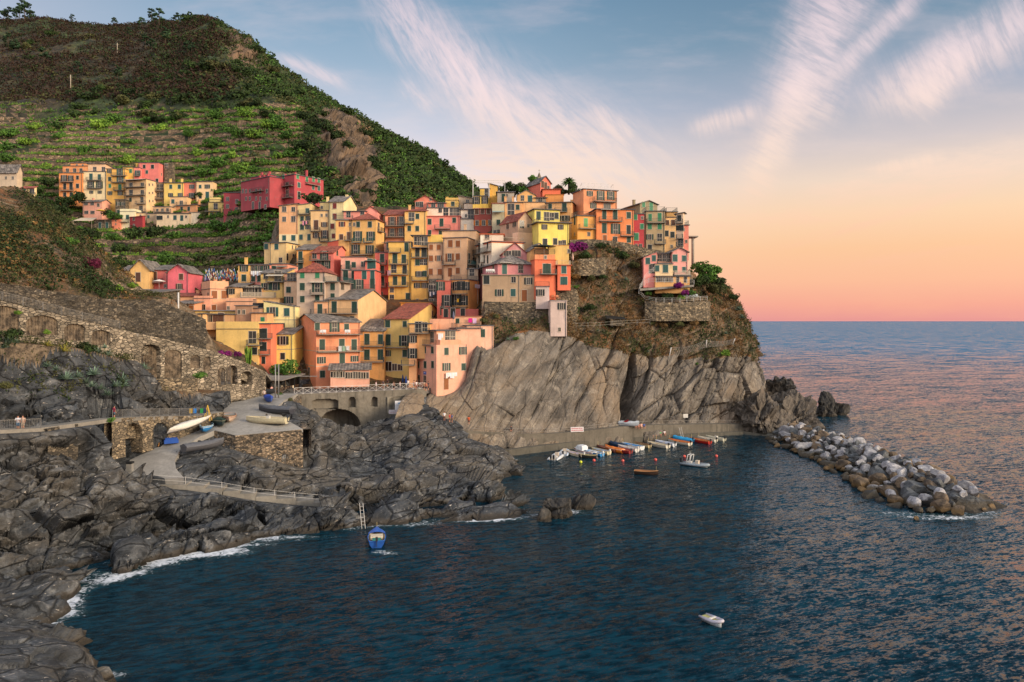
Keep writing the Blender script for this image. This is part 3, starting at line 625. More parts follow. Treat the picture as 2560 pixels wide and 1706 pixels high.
def build_mountain():
    P = mt_grid(); Z = P[..., 2]; Y = P[..., 1]; X = P[..., 0]; PX = 1280 + F * X / Y; PY = HY - F * (Z - H) / Y
    base = fbm(P * .02, 5, seed=70) * 7.0 + ridged(P * .012, 4, seed=71) * 4.0
    amp = ((Y - 215) / 80).clip(.12, 1)
    Z2 = Z + base * amp
    # spur of bare rock in the middle
    dx = np.abs(PX - (885 + (PY - 400) * .30)); spur = np.exp(-(dx / 60.0) ** 2) * ((PY - 270) / 40).clip(0, 1) * ((560 - PY) / 40).clip(0, 1)
    dx2 = np.abs(PX - (610 + (PY - 130) * .9)); cap = np.exp(-(dx2 / 34.0) ** 2) * ((PY - 62) / 30).clip(0, 1) * ((225 - PY) / 40).clip(0, 1)
    # terraces
    terr = (((PY - 262) / 25).clip(0, 1) * ((760 - PY) / 30).clip(0, 1) * ((790 - PX) / 60).clip(0, 1)) * (1 - spur)
    step = 3.4; zt = Z2 + fbm(P * .03, 3, seed=90) * 2.2; fr = (zt / step) % 1; st = np.where(fr < .72, fr * .25, .18 + (fr - .72) / .28 * .82)
    Z2 = Z2 + (st - fr) * step * terr
    global MTFR; MTFR = fr
    terr2 = ((PY - 150) / 30).clip(0, 1) * ((262 - PY) / 30).clip(0, 1) * ((700 - PX) / 80).clip(0, 1) * .5
    Z2 = Z2 + (st - fr) * step * terr2
    P2 = P.copy(); P2[..., 2] = Z2
    n = normals(P2)
    rk = rockdisp(P * .4, (.3, 1.2, .1), 1, 1, 40) * 2.6
    P2 += n * (rk * np.maximum(spur, cap * .8))[..., None]
    P2[..., 1] -= spur * 3
    scr = fbm(P * .25, 4, seed=91) * 1.6 + ridged(P * .12, 3, seed=92) * 1.0
    P2[..., 2] += scr * (1 - terr * .8) * (1 - np.maximum(spur, cap)) * ((Y - 230) / 60).clip(.1, 1)
    me = grid_mesh('hill', P2, M_SCRUB, True); me.materials.append(M_MTROCK); me.materials.append(stone('8f7558', '54432f', .8, name='terrace_stone'))
    sp = np.maximum(spur, cap)[:-1, :-1] + fbm(P[:-1, :-1] * .05, 4, seed=93) * .75
    tf = (terr[:-1, :-1] > .5) & (fr[:-1, :-1] > .70) & (fbm(P[:-1, :-1] * .03, 3, seed=97) > -.25)
    me.polygons.foreach_set('material_index', np.where(sp > .5, 1, np.where(tf, 2, 0)).astype(np.int32).ravel())
    tag(link('hill', me), kind='structure'); return P2, PX, PY, spur, terr
MTP, MTPX, MTPY, MTSPUR, MTTERR = build_mountain()
# ------------------------------------------------------------ ground under the village
VG = {400: [(985,128),(930,135),(870,144),(800,160),(760,172),(745,180),(735,186),(725,192),(720,198)],
      550: [(985,130),(930,139),(870,148),(800,161),(750,174),(715,184),(695,190),(690,200),(690,210)],
      655: [(985,138),(930,146),(870,153),(800,164),(750,175),(708,185),(700,190),(698,198),(696,206)],
      700: [(985,146),(930,152),(870,158),(800,167),(750,175),(700,184),(640,192),(580,205),(545,222)], 830: [(985,150),(930,157),(870,163),(800,171),(750,179),(700,186),(640,192),(570,205),(520,220)],
      950: [(985,152),(930,160),(870,166),(800,174),(750,183),(700,190),(640,196),(560,206),(520,216)], 1150: [(985,156),(930,162),(870,167),(800,173),(750,181),(700,187),(640,193),(570,201),(520,209)],
      1300: [(985,168),(930,170),(870,172),(800,174),(750,176),(700,179),(640,183),(570,190),(520,202)], 1500: [(985,180),(930,181),(870,182),(800,183),(750,184),(700,185),(650,187),(610,190),(590,196)],
      1650: [(985,188),(930,188),(870,189),(800,190),(770,190),(740,190),(700,191),(660,192),(640,200)], 1740: [(985,192),(930,192),(870,193),(800,194),(770,195),(750,196),(730,197),(700,199),(690,205)]}
def build_village_ground():
    ctrl = []
    for px, c_ in VG.items():
        c = [W(px, py, Y) for py, Y in c_]; t = c[-1]
        c += [Vector((t.x * 1.05, t.y + 14, t.z - 4)), Vector((t.x * 1.1, t.y + 40, t.z - 25)), Vector((t.x * 1.1, t.y + 70, -6))]
        ctrl.append([tuple(v) for v in c])
    P = loft(ctrl, 420, 300); n = normals(P); P = P + n * (fbm(P * .15, 5, seed=33) * 1.1)[..., None]
    tag(link('village_ground', grid_mesh('village_ground', P, M_DRY, True)), kind='structure')
build_village_ground()
# ------------------------------------------------------------ promontory cliff
CL = [[(985,1075,133),(985,1050,136),(995,1020,141),(1010,1000,147),(1030,985,151),(1045,978,154),(1060,975,157),(1080,970,160)],
      [(1065,1085,140),(1063,1055,143),(1062,1020,147),(1068,995,151),(1078,980,156),(1088,968,160),(1098,960,164),(1110,955,168)],
      [(1125,1090,146),(1125,1060,147.5),(1128,1020,149.5),(1138,990,152),(1152,968,155),(1162,950,158),(1170,930,162),(1180,915,166)],
      [(1200,1095,148),(1200,1060,150),(1200,1000,152),(1200,940,153.3),(1202,885,154.8),(1206,855,156.5),(1210,825,160),(1215,790,165)],
      [(1290,1100,151),(1290,1065,153),(1290,990,155),(1290,920,157),(1290,870,158.5),(1290,835,160.5),(1290,800,165),(1290,760,170)],
      [(1370,1100,155),(1370,1065,157),(1370,990,159),(1370,920,160.5),(1370,870,162),(1370,834,163),(1390,780,166),(1395,720,170)],
      [(1450,1100,158),(1450,1062,160),(1450,990,162),(1450,920,163.5),(1455,865,165),(1460,810,168),(1455,740,172),(1445,650,176)],
      [(1530,1095,161),(1530,1058,163),(1530,990,165),(1530,930,166.5),(1530,878,168),(1530,810,172),(1530,720,177),(1520,618,181)],
      [(1585,1090,165),(1582,1055,167.5),(1582,990,170),(1583,930,171),(1587,885,171),(1590,820,174),(1590,730,178.5),(1590,630,183)],
      [(1640,1088,168),(1640,1053,170),(1640,990,172),(1640,930,173),(1640,880,174.5),(1640,820,176),(1640,760,177.5),(1640,705,182)],
      [(1720,1085,172),(1720,1055,174),(1720,990,176),(1725,930,177),(1725,875,178),(1720,820,179),(1715,768,180),(1710,715,184)],
      [(1800,1085,176),(1800,1058,178),(1805,990,180),(1805,930,181),(1805,875,182),(1800,820,184),(1785,765,187),(1765,710,192)],
      [(1870,1085,179),(1868,1058,181),(1872,1000,184),(1872,940,186),(1865,880,186),(1852,820,188),(1835,765,191),(1800,722,196)],
      [(1925,1085,184),(1922,1060,186),(1912,1010,190),(1898,950,192),(1888,880,193),(1872,820,195),(1845,765,198),(1810,715,202)],
      [(1950,1080,196),(1935,1060,200),(1915,1010,203),(1895,950,206),(1880,880,208),(1860,820,210),(1835,770,212),(1800,722,214)],
      [(1900,1060,225),(1880,1020,228),(1870,980,230),(1850,930,232),(1840,880,234),(1820,830,236),(1800,790,238),(1760,740,240)]]
def build_cliff():
    ctrl = [[tuple(W(*p)) for p in c] for c in CL]
    for c in ctrl: t = Vector(c[-1]); c.append((t.x, t.y + 12, t.z + 1)); b = Vector(c[0]); c.insert(0, (b.x, b.y - .5, b.z - 5))
    P = loft(ctrl, 620, 330); n = normals(P)
    PX = 1280 + F * P[..., 0] / P[..., 1]; PY = HY - F * (P[..., 2] - H) / P[..., 1]
    e = (.3, 1.15, .1); Q = rot3(P, e)
    d = rockdisp(P * .8, e, 1.1, .8, 60)
    # long slanting slabs with clean joints
    S = Q * np.array([.02, .026, .10]) + .12 * np.stack([fbm(P * .08, 3, seed=5), fbm(P * .08, 3, seed=6), fbm(P * .08, 3, seed=7)], -1)
    f1, f2, cid = worley(S, 66); slab = (cid - .5) * 3.6 - np.exp(-(f2 - f1) * 26) * 1.0 + fbm(Q * np.array([.08, .08, .35]), 4, seed=8) * .4
    lowL = (1 - ((848 - PY) / 40).clip(0, 1)) * (1 - ((PX - 1560) / 60).clip(0, 1)) * ((PY - 1000) / -60 + 1).clip(.25, 1)
    lowR = (1 - ((900 - PY) / 50).clip(0, 1)) * ((PX - 1560) / 60).clip(0, 1)
    d = d * (.30 + .45 * lowR) * (1 - .5 * lowL) + slab * (lowL + lowR * .7)
    nearh = np.exp(-((PX - 1140) / 75) ** 2 - ((PY - 950) / 90) ** 2); d = d * (1 - .8 * nearh)
    band = np.exp(-((PY - 1062) / 14) ** 2); d = d * (1 - .8 * band)
    cx = 1592 + (PY - 880) * -.13; wd = 4 + 9 * ((PY - 880) / 170).clip(0, 1)
    cleft = np.exp(-((PX - cx) / wd) ** 4) * ((PY - 868) / 25).clip(0, 1) * (1 - ((PY - 1066) / 6).clip(0, 1))
    d = np.minimum(d, 1.2) - cleft * 6.5
    P = P + n * d[..., None]
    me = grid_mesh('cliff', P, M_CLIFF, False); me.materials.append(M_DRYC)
    nn = fbm(P[:-1, :-1] * .12, 4, seed=77) * 28
    edge = np.interp(PX[:-1, :-1], [1000, 1140, 1210, 1300, 1400, 1500, 1600, 1700, 1800, 1870, 1950], [880, 870, 838, 836, 842, 868, 882, 895, 900, 905, 905])
    me.polygons.foreach_set('material_index', ((PY[:-1, :-1] + nn) < edge).astype(np.int32).ravel())
    tag(link('cliff', me), kind='structure'); return P, PX, PY
CLP, CLPX, CLPY = build_cliff()
# ------------------------------------------------------------ houses
CROPS = {0: (0, 0, 1.0), 1: (100, 380, 3.92), 2: (500, 380, 3.92), 3: (900, 440, 4.611), 4: (1150, 420, 4.611), 5: (1400, 420, 3.564), 6: (420, 660, 4.9), 7: (780, 660, 4.127), 8: (0, 440, 3.92), 9: (1060, 760, 3.92), 10: (280, 900, 3.92)}
SHUT = {'g': paint('1d3c30', .6), 'G': paint('2c7a52', .6), 'L': paint('66a35e', .6), 'b': paint('8a4f26', .7), 'B': paint('5a3a2a', .7), 'o': paint('c06a1e', .7), 'k': paint('1c2422', .6), 'r': paint('7a3028', .7), 't': paint('27524e', .6)}
def glass_mat():
    m_, t, p, o = newmat('window_glass'); r = t.new('ShaderNodeObjectInfo').outputs['Random']
    t.put(p.inputs['Base Color'], t.mix(t.mapr(r, .3, .9), (.008, .009, .011), (.06, .055, .05))); p.inputs['Roughness'].default_value = .25; return m_
M_GLASS = glass_mat(); M_FRAME = paint('b9ab98', .7); M_CURT = paint('b8b2a8', .9)
M_SLATE = roofm('slate'); M_TILE = roofm('red'); M_RAIL = paint('3c3f3e', .5, .3); M_SLAB = concrete('8b8277', 'balcony_slab', .3); M_AWN = paint('c4b8a6', .85); M_EDGE = paint('56565a', .8)
_WM = {}; WR = random.Random(4)
SZ = {'c': (.95, 1.35), 'o': (.8, 1.35), 'p': (.95, 1.25), 'C': (1.05, 2.2), 'O': (1.0, 2.2), 'P': (1.3, 2.1), 's': (.5, .75), 'd': (1.05, 2.15), 'W': (2.0, 1.3), 'a': (.95, 2.0)}
def mbox(x0, x1, y0, y1, z0, z1): return MB().box(x0, x1, y0, y1, z0, z1)
def slat_shutter(wd, hh, tilt=False):
    m_ = MB(); m_.box(0, wd, -.035, 0, 0, hh)
    n = max(4, int(hh / .16))
    for k in range(n): z = hh * (k + .5) / n; m_.box(.06, wd - .06, -.055, -.036, z - .03, z + .03)
    return m_
def win_parts(t, s):
    k = (t, s)
    if k in _WM: return _WM[k]
    wd, hh = SZ[t]; fr = MB(); x = wd / 2 + .09; f = M_FRAME
    fr.box(-x, -wd / 2, -.04, .02, -.02, hh + .09); fr.box(wd / 2, x, -.04, .02, -.02, hh + .09); fr.box(-wd / 2, wd / 2, -.04, .02, hh, hh + .09)
    if t in 'copsW': fr.box(-x - .05, x + .05, -.12, .02, -.10, -.02)
    parts = []
    if t in 'oOpPsW':
        if t == 'W': fr.box(-.34, -.30, -.03, .0, 0, hh); fr.box(.30, .34, -.03, 0, 0, hh)
        else: fr.box(-.025, .025, -.03, .0, 0, hh)
        if t in 'OP': fr.box(-wd / 2, wd / 2, -.028, 0, hh * .38, hh * .42)
        parts.append(('pane', mbox(-wd / 2, wd / 2, -.012, .01, 0, hh).mesh('pane', M_GLASS), (0, 0, 0)))
    me_f = fr.mesh('window', f)
    if t in 'cC':
        sh = slat_shutter(wd / 2 - .008, hh).mesh('shutter', SHUT[s])
        parts += [('shutter', sh, (-wd / 2, -.01, 0)), ('shutter', sh, (.008, -.01, 0))]
    elif t in 'oO':
        sh = slat_shutter(wd / 2 - .01, hh).mesh('shutter', SHUT[s])
        parts += [('shutter', sh, (-wd - .08, -.02, 0)), ('shutter', sh, (wd / 2 + .10, -.02, 0))]
    elif t == 'd':
        parts.append(('door_leaf', slat_shutter(wd, hh).mesh('door_leaf', SHUT[s]), (-wd / 2, -.01, 0)))
    elif t == 'a':
        parts.append(('pane', mbox(-wd / 2, wd / 2, -.012, .01, 0, hh).mesh('pane', M_GLASS), (0, 0, 0)))
    _WM[k] = (me_f, parts); return _WM[k]
def railing(m_, pts, h=1.0, step=.14, r=.014, post=.03):
    """bars between a floor line and a hand rail; pts local"""
    for a, b in zip(pts[:-1], pts[1:]):
        a = Vector(a); b = Vector(b); L = (b - a).length; n = max(1, int(L / step)); up = Vector((0, 0, h))
        m_.bar(a + up, b + up, post, 4); m_.bar(a + up * .08, b + up * .08, r * 1.2, 4)
        for k in range(n + 1): p = a + (b - a) * (k / n); m_.bar(p, p + up, post if k in (0, n) else r, 3 if 0 < k < n else 4)
class House:
    def __init__(s, crop, label, col, x0, x1, yt, yb, Y, yaw=0, side=0, roof='flat', rc='slate', rh=1.6, D=None, name='house', ext=5.0, over=.25, cat='house', group='colourful houses stacked on the promontory', mat=None, rs=0):
        ox, oy, sc = CROPS[crop]; s.c = (ox, oy, sc); f = lambda x: ox + x / sc; gy = lambda y: oy + y / sc
        s.f, s.gy = f, gy; s.yaw = R(yaw); u = Vector((math.cos(s.yaw), math.sin(s.yaw), 0)); v = Vector((-u.y, u.x, 0)); s.u, s.v = u, v
        ref = x1 if side > 0 else x0; pr = f(ref); k = (pr - 1280) / F
        C = Vector((k * Y, Y, 0)); s.x0, s.x1 = x0, x1
        other = x0 if side > 0 else x1; ko = (f(other) - 1280) / F
        t = (ko * C.y - C.x) / (u.x - ko * u.y)     # along u from C
        A = C + u * t if side > 0 else C
        s.W = abs(t); s.A = A
        zt = H + (HY - gy(yt)) / F * Y; zb = H + (HY - gy(yb)) / F * Y
        if side:
            ks = (f(ref + side) - 1280) / F; den = (v.x - ks * v.y); s.D = (ks * C.y - C.x) / den if abs(den) > 1e-6 else 9
            if s.D < 1 or s.D > 30: print('SIDE?', label, round(s.D, 1)); s.D = min(max(s.D, 2), 24) if s.D > 0 else 9
        else: s.D = D or 8.0
        s.side = side; s.zb = zb; s.h = zt - zb; s.C = C
        s.root = empty(name, (A.x, A.y, zb), s.yaw); tag(s.root, label, cat, group)
        Wd, Dp, hh = s.W, s.D, s.h; m_ = MB(); m_.box(0, Wd, 0, Dp, -ext, hh)
        pm = mat or plaster(col); s.mat = pm; rm = M_TILE if rc == 'red' else M_SLATE
        r = MB(); o = over; th = .14
        if roof == 'flat':
            r.box(-o, Wd + o, -o, Dp + o, hh, hh + .16)
        elif roof == 'para':          # terrace with a parapet
            r.box(-.12, Wd + .12, -.12, Dp + .12, hh, hh + .10)
            for a in ((0, Wd, 0, .2), (0, Wd, Dp - .2, Dp), (0, .2, .2, Dp - .2), (Wd - .2, Wd, .2, Dp - .2)): m_.box(a[0], a[1], a[2], a[3], hh + .10, hh + rh)
        elif roof in ('gu', 'gv'):
            if roof == 'gu':          # ridge along the front, gables on the sides
                m_.add([(0, 0, hh), (0, Dp, hh), (0, Dp / 2, hh + rh), (Wd, 0, hh), (Wd, Dp, hh), (Wd, Dp / 2, hh + rh)], [(0, 2, 1), (3, 4, 5), (0, 3, 5, 2), (1, 2, 5, 4)])
                q = rh / (Dp / 2)
                for sgn, ya, yb_ in ((1, -o, Dp / 2), (-1, Dp + o, Dp / 2)):
                    za = hh - q * o; zb_ = hh + rh
                    P4 = [(-o, ya, za + .03), (Wd + o, ya, za + .03), (Wd + o, yb_, zb_ + .03), (-o, yb_, zb_ + .03)]
                    r.add(P4 + [(a, b, c + th) for a, b, c in P4], [(0, 3, 2, 1), (4, 5, 6, 7), (0, 1, 5, 4), (1, 2, 6, 5), (2, 3, 7, 6), (3, 0, 4, 7)])
            else:
                m_.add([(0, 0, hh), (Wd, 0, hh), (Wd / 2, 0, hh + rh), (0, Dp, hh), (Wd, Dp, hh), (Wd / 2, Dp, hh + rh)], [(0, 1, 2), (3, 5, 4), (0, 2, 5, 3), (1, 4, 5, 2)])
                q = rh / (Wd / 2)
                for xa, xb in ((-o, Wd / 2), (Wd + o, Wd / 2)):
                    za = hh - q * o; zb_ = hh + rh
                    P4 = [(xa, -o, za + .03), (xb, -o, zb_ + .03), (xb, Dp + o, zb_ + .03), (xa, Dp + o, za + .03)]
                    r.add(P4 + [(a, b, c + th) for a, b, c in P4], [(0, 3, 2, 1), (4, 5, 6, 7), (0, 1, 5, 4), (1, 2, 6, 5), (2, 3, 7, 6), (3, 0, 4, 7)])
        elif roof == 'hip':
            e = [(-o, -o, hh + .02), (Wd + o, -o, hh + .02), (Wd + o, Dp + o, hh + .02), (-o, Dp + o, hh + .02)]; i = min(Wd, Dp) / 2
            if Wd >= Dp: tp = [(i, Dp / 2, hh + rh), (Wd - i, Dp / 2, hh + rh)]; fs = [(0, 1, 5, 4), (1, 2, 5), (2, 3, 4, 5), (3, 0, 4), (3, 2, 1, 0)]
            else: tp = [(Wd / 2, i, hh + rh), (Wd / 2, Dp - i, hh + rh)]; fs = [(0, 1, 4), (1, 2, 5, 4), (2, 3, 5), (3, 0, 4, 5), (3, 2, 1, 0)]
            r.add(e + tp, fs)
        elif roof in ('shl', 'shr', 'shf', 'shb'):     # mono pitch, high side: left, right, front, back
            z = {'shl': (rh, 0, 0, rh), 'shr': (0, rh, rh, 0), 'shf': (rh, rh, 0, 0), 'shb': (0, 0, rh, rh)}[roof]
            cs = [(0, 0), (Wd, 0), (Wd, Dp), (0, Dp)]
            m_.add([(x, y, hh) for x, y in cs] + [(x, y, hh + k_) for (x, y), k_ in zip(cs, z)], [(0, 1, 5, 4), (1, 2, 6, 5), (2, 3, 7, 6), (3, 0, 4, 7), (4, 5, 6, 7)])
            co = [(-o, -o), (Wd + o, -o), (Wd + o, Dp + o), (-o, Dp + o)]
            P4 = [(x, y, hh + k_ + .04) for (x, y), k_ in zip(co, z)]; r.add(P4 + [(a, b, c + th) for a, b, c in P4], [(0, 3, 2, 1), (4, 5, 6, 7), (0, 1, 5, 4), (1, 2, 6, 5), (2, 3, 7, 6), (3, 0, 4, 7)])
        m_.obj('wall', pm, s.root)
        if roof in ('flat', 'para'): s.roof = r.obj('roof', M_EDGE if rc == 'slate' else (M_TILE if rc == 'red' else paint(rc, .8)), s.root)
        elif roof != 'none': s.roof = r.obj('roof', rm, s.root)
        else: s.roof = None
        s.rh = rh
        if s.h > 5 and Wd > 3.5:
            k_ = Wd - .25 if side <= 0 else .25; MB().bar((k_, -.07, -1), (k_, -.07, hh), .055, 6).obj('drainpipe', M_EDGE, s.root)
    def hit(s, x, y):
        """pixel -> local point on the front or side wall: (u, v, z, rotation)"""
        px, py = s.f(x), s.gy(y); k = (px - 1280) / F
        def plane(P0, d):
            t = (k * P0.y - P0.x) / (d.x - k * d.y); Pt = P0 + d * t; return t, Pt.y
        onside = (s.side > 0 and x > s.x1) or (s.side < 0 and x < s.x0)
        if not onside:
            t, Yp = plane(s.A, s.u); z = H + (HY - py) / F * Yp - s.zb; return t, 0.0, z, 0.0
        t, Yp = plane(s.C, s.v); z = H + (HY - py) / F * Yp - s.zb
        return (s.W if s.side > 0 else 0.0), t, z, (math.pi / 2 if s.side > 0 else -math.pi / 2)
    def win(s, xs, ys, t='c', c='g', sc=1.0):
        for y in (ys if isinstance(ys, (list, tuple)) else [ys]):
            for x in (xs if isinstance(xs, (list, tuple)) else [xs]):
                u, v, z, rz = s.hit(x, y); wd, hh = SZ[t]
                me, parts = win_parts(t, c); sc_ = sc * WR.uniform(.92, 1.12)
                w_ = link('door' if t == 'd' else 'window', me, s.root, (u, v, z - hh * sc_ / 2), rz, (sc_, 1, sc_ * WR.uniform(.93, 1.06)))
                for nm, pm, lo in parts: link(nm, pm, w_, lo)
        return s
    def balc(s, x0, x1, y, dp=1.0, rail='m', h=1.0):
        u0, v0, z, rz = s.hit(x0, y); u1, v1, z1, rz1 = s.hit(x1 if (s.side <= 0 or x0 > s.x1 or x1 <= s.x1) else s.x1, y)
        if rz == 0: L = u1 - u0; loc = (u0, 0, z)
        elif rz > 0: L = v1 - v0; loc = (s.W, v0, z)
        else: L = v0 - v1; loc = (0, v0, z)
        L = max(L, .6)
        b = mbox(0, L, -dp, 0, -.14, 0).obj('balcony', M_SLAB, s.root, loc, rz)
        m_ = MB()
        if rail == 'm': railing(m_, [(.03, 0, 0), (.03, -dp + .04, 0), (L - .03, -dp + .04, 0), (L - .03, 0, 0)], h); mt = M_RAIL
        elif rail == 'w': m_.box(0, L, -dp, -dp + .1, 0, h); m_.box(0, .1, -dp + .1, 0, 0, h); m_.box(L - .1, L, -dp + .1, 0, 0, h); mt = s.mat
        elif rail == 'g': railing(m_, [(.03, 0, 0), (.03, -dp + .04, 0), (L - .03, -dp + .04, 0), (L - .03, 0, 0)], h, .1); mt = SHUT['t']
        elif rail == 's': railing(m_, [(.03, 0, 0), (.03, -dp + .04, 0), (L - .03, -dp + .04, 0), (L - .03, 0, 0)], h, .16, .045); mt = M_FRAME
        m_.obj('railing', mt, b); return s
    def terr(s, x0=None, x1=None, rail='m', h=1.0, sides=True):
        """railing round the roof terrace"""
        m_ = MB(); z = s.h + .16; Wd, Dp = s.W, s.D
        pts = [(0, Dp, z), (0, 0, z), (Wd, 0, z), (Wd, Dp, z)] if sides else [(0, 0, z), (Wd, 0, z)]
        railing(m_, pts, h, .16); m_.obj('terrace_railing', M_RAIL if rail == 'm' else M_FRAME, s.root); return s
    def awn(s, x0, x1, y, dp=1.6, drop=.5, col=None):
        u0, v0, z, rz = s.hit(x0, y); u1, v1, _, _ = s.hit(x1, y); L = (u1 - u0) if rz == 0 else abs(v1 - v0)
        P4 = [(0, 0, 0), (L, 0, 0), (L, -dp, -drop), (0, -dp, -drop)]; m_ = MB(); m_.add(P4 + [(a, b, c - .05) for a, b, c in P4], [(0, 1, 2, 3), (7, 6, 5, 4), (0, 4, 5, 1), (1, 5, 6, 2), (2, 6, 7, 3), (3, 7, 4, 0)])
        m_.obj('awning', paint(col, .85) if col else M_AWN, s.root, (u0, v0, z), rz); return s
    def chim(s, *us):
        for q in us:
            x = q * s.W; y = s.D * .45; z = s.h + (s.rh * .7 if s.roof and s.rh > .5 else 0); m_ = MB(); m_.box(x - .3, x + .3, y - .3, y + .3, z - 1.2, z + .9); m_.box(x - .38, x + .38, y - .38, y + .38, z + .9, z + 1.0)
            m_.obj('chimney', s.mat, s.roof or s.root)
        return s
    def band(s, y, th=.16, col='b9ab98'):
        """raised string course along the front and the visible side"""
        _, _, z, _ = s.hit((s.x0 + s.x1) / 2, y); m_ = MB(); m_.box(-.04, s.W + .04, -.04, s.D + .04, z, z + th); m_.obj('string_course', paint(col, .8), s.root); return s
    def pipe(s, x):
        u, v, z, rz = s.hit(x, 0 if False else (s.gy and 0)) if False else (None,) * 4
        return s
    def laundry(s, x0, x1, y, n=6, cols=('e8e2dc', 'd5dbe6')):
        u0, v0, z, rz = s.hit(x0, y); u1, v1, _, _ = s.hit(x1, y); L = (u1 - u0) if rz == 0 else abs(v1 - v0); rnd = random.Random(int(x0))
        m_ = MB(); x = 0
        for k in range(n):
            wd = L / n * .85; hh = rnd.uniform(.7, 1.3); x = L * k / n; m_.cur = k % len(cols); m_.box(x, x + wd, -.5, -.46, -hh, 0)
        m_.cur = 0; m_.bar((-.2, -.48, .02), (L + .2, -.48, .02), .015)
        wm = Matrix.Translation((s.A.x, s.A.y, s.zb)) @ Matrix.Rotation(s.yaw, 4, 'Z') @ Matrix.Translation((u0, v0, z)) @ Matrix.Rotation(rz, 4, 'Z')
        o = m_.obj('laundry', [paint(c_, .9) for c_ in cols]); o.matrix_world = wm
        return o
UPV = 'houses of the upper hamlet on the hillside'
def U(*a, **k): k.setdefault('group', UPV); return House(1, *a, **k)
# ---- upper hamlet, far across the valley
h = U('orange penthouse storey set back behind the four storey orange block', 'e88a4c', 222, 465, 140, 200, 266, rh=.3); h.win([270, 340, 402], 180, 'p', sc=1.1)
h = U('low orange attic at the very back above the orange block', 'df8a4a', 300, 490, 112, 150, 271); h.win([362, 420], 134, 's')
h = U('tall orange house with black balcony doors, leftmost of the hamlet', 'e8863f', 187, 417, 208, 455, 262, roof='flat', ext=3); h.terr()
h.win([235, 300], 258, 'O', 'k').win(368, [253, 335, 417], 'c', 'k').win([243, 305], 340, 'C', 'k').win([243, 307], 417, 'c', 'k').balc(207, 333, 297).balc(207, 333, 382)
h = U('grey roofed attic behind the tall pale cream house', 'cfae8a', 470, 640, 138, 200, 266, roof='shf', rh=.7, over=.5); h.win([537, 622], 172, 'P', sc=.9)
h = U('tall pale cream house between the orange and the amber houses', 'edc39a', 417, 650, 195, 450, 262.5, ext=2); h.win([500, 582], 250, 'C', 't').win([497, 583], 325, 'O').win([503, 585], 395, 'o', sc=.8).balc(463, 612, 280).balc(463, 612, 358)
h = U('tall amber house with one green door, next to the pale cream house', 'eda342', 650, 835, 168, 530, 262, ext=2); h.win([680], [190], 'o').win(683, 265, 'c').win(685, 335, 'c', 'G').win(685, 405, 'o').win([782], [200], 'O', 't').win(785, 275, 'O', 't').win(783, 345, 'C', 'G').win(785, 405, 'o').balc(705, 858, 235).balc(705, 858, 300).balc(728, 830, 378)
h = U('amber house end with a single green window beside the pink house', 'efab4a', 812, 922, 152, 300, 264); h.win(888, 188, 'c', 'G').chim(.8)
h = U('rose pink house with upper terrace, highest of the hamlet', 'cf6e68', 965, 1163, 108, 330, 266, side=54, ext=3); h.win([1022, 1103], 145, 'c', 'k').win(1047, 197, 'c', 't').win(1190, 220, 's').win(1147, 280, 'c', 'k')
h = U('pink wing with a recessed balcony left of the rose pink house', 'd4736c', 922, 970, 155, 330, 264); h.win(958, 210, 'O', 't').balc(928, 985, 238)
h = U('roofless beige stone ruin right of the rose pink house', '98836c', 1218, 1300, 106, 215, 269, side=25, mat=M_STONE2, roof='none', cat='ruin'); h.win(1238, 140, 'P', sc=.9)
h = U('beige gap house in shadow tone between the five storey block and the yellow house', '8c7658', 1140, 1216, 305, 470, 263); h.win([1160, 1190], [345, 420], 'P', 'k', sc=.8).balc(1140, 1213, 385).balc(1140, 1213, 465)  # shadow of the gap is put into its darker beige
h = U('yellow house with green shutters next to the coral house in the hamlet', 'efb95c', 1215, 1405, 305, 480, 262, roof='flat', over=.5); h.win([1282, 1366], 343, 'c', 't').win([1280, 1375], 422, 'o').chim(.1, .7)
h = U('coral house squeezed between the yellow and the peach house', 'de7358', 1405, 1527, 303, 480, 262.3); h.win(1488, 343, 'o', 't').win(1488, 430, 'O', 't').balc(1450, 1520, 448)
h = U('peach house with green door at the right end of the upper row', 'ecb486', 1527, 1695, 292, 470, 261, side=50, over=.4); h.win(1570, 340, 'c', 't').win(1640, 340, 'o').win(1572, 432, 'a').win(1640, 425, 'C', 't')
h = U('five storey beige apartment house with balconies on every floor', 'dfb285', 838, 1040, 268, 610, 258, side=106, yaw=-12, rh=.3)
h.win([893, 1003], [328, 402], 'P', 'k').win(888, 470, 'c').win(1000, 470, 'P').win(990, 560, 'P').win([1070, 1104], [322], 's').win([1070, 1104], [403], 's').win([1073, 1106], [482], 's').balc(840, 1036, 352, 1.4).balc(840, 1036, 432, 1.4).balc(948, 1040, 512).balc(948, 1040, 588).awn(842, 1038, 272, 2.0, .5, 'd8cfc4')
h = U('pink two storey house with slate roof and warm terrace lamps', 'dd9580', 418, 605, 487, 645, 256, side=85, yaw=-10, roof='gu', rh=.9, over=.4); h.win([452, 512], 510, 'W', sc=.72).win(572, 520, 'p').win([455, 515], 593, 'W', sc=.72).chim(.35)
h = U('small grey stone house under the terrace with white chairs', '8a7c68', 527, 705, 668, 780, 252, mat=M_STONE2, roof='flat', rc='a0705a'); h.win([587, 657], 720, 'C', 't', sc=.8)
h = U('little salmon box house between stone house and white terrace', 'd97a5c', 705, 783, 657, 755, 252); h.win(743, [674, 708], 's', sc=.7)
h = U('narrow grey stone house left of the five storey block', '9a8a70', 738, 838, 470, 630, 257, mat=M_STONE2); h.win([768, 808], 510, 'o', sc=.7).win(770, 590, 'c')
h = U('whitish terrace house with balustrade above the round crimson house', 'e6cfae', 783, 930, 585, 700, 253, roof='para', rh=.9); h.win([793, 858], 640, 'c', 't').balc(783, 870, 690)
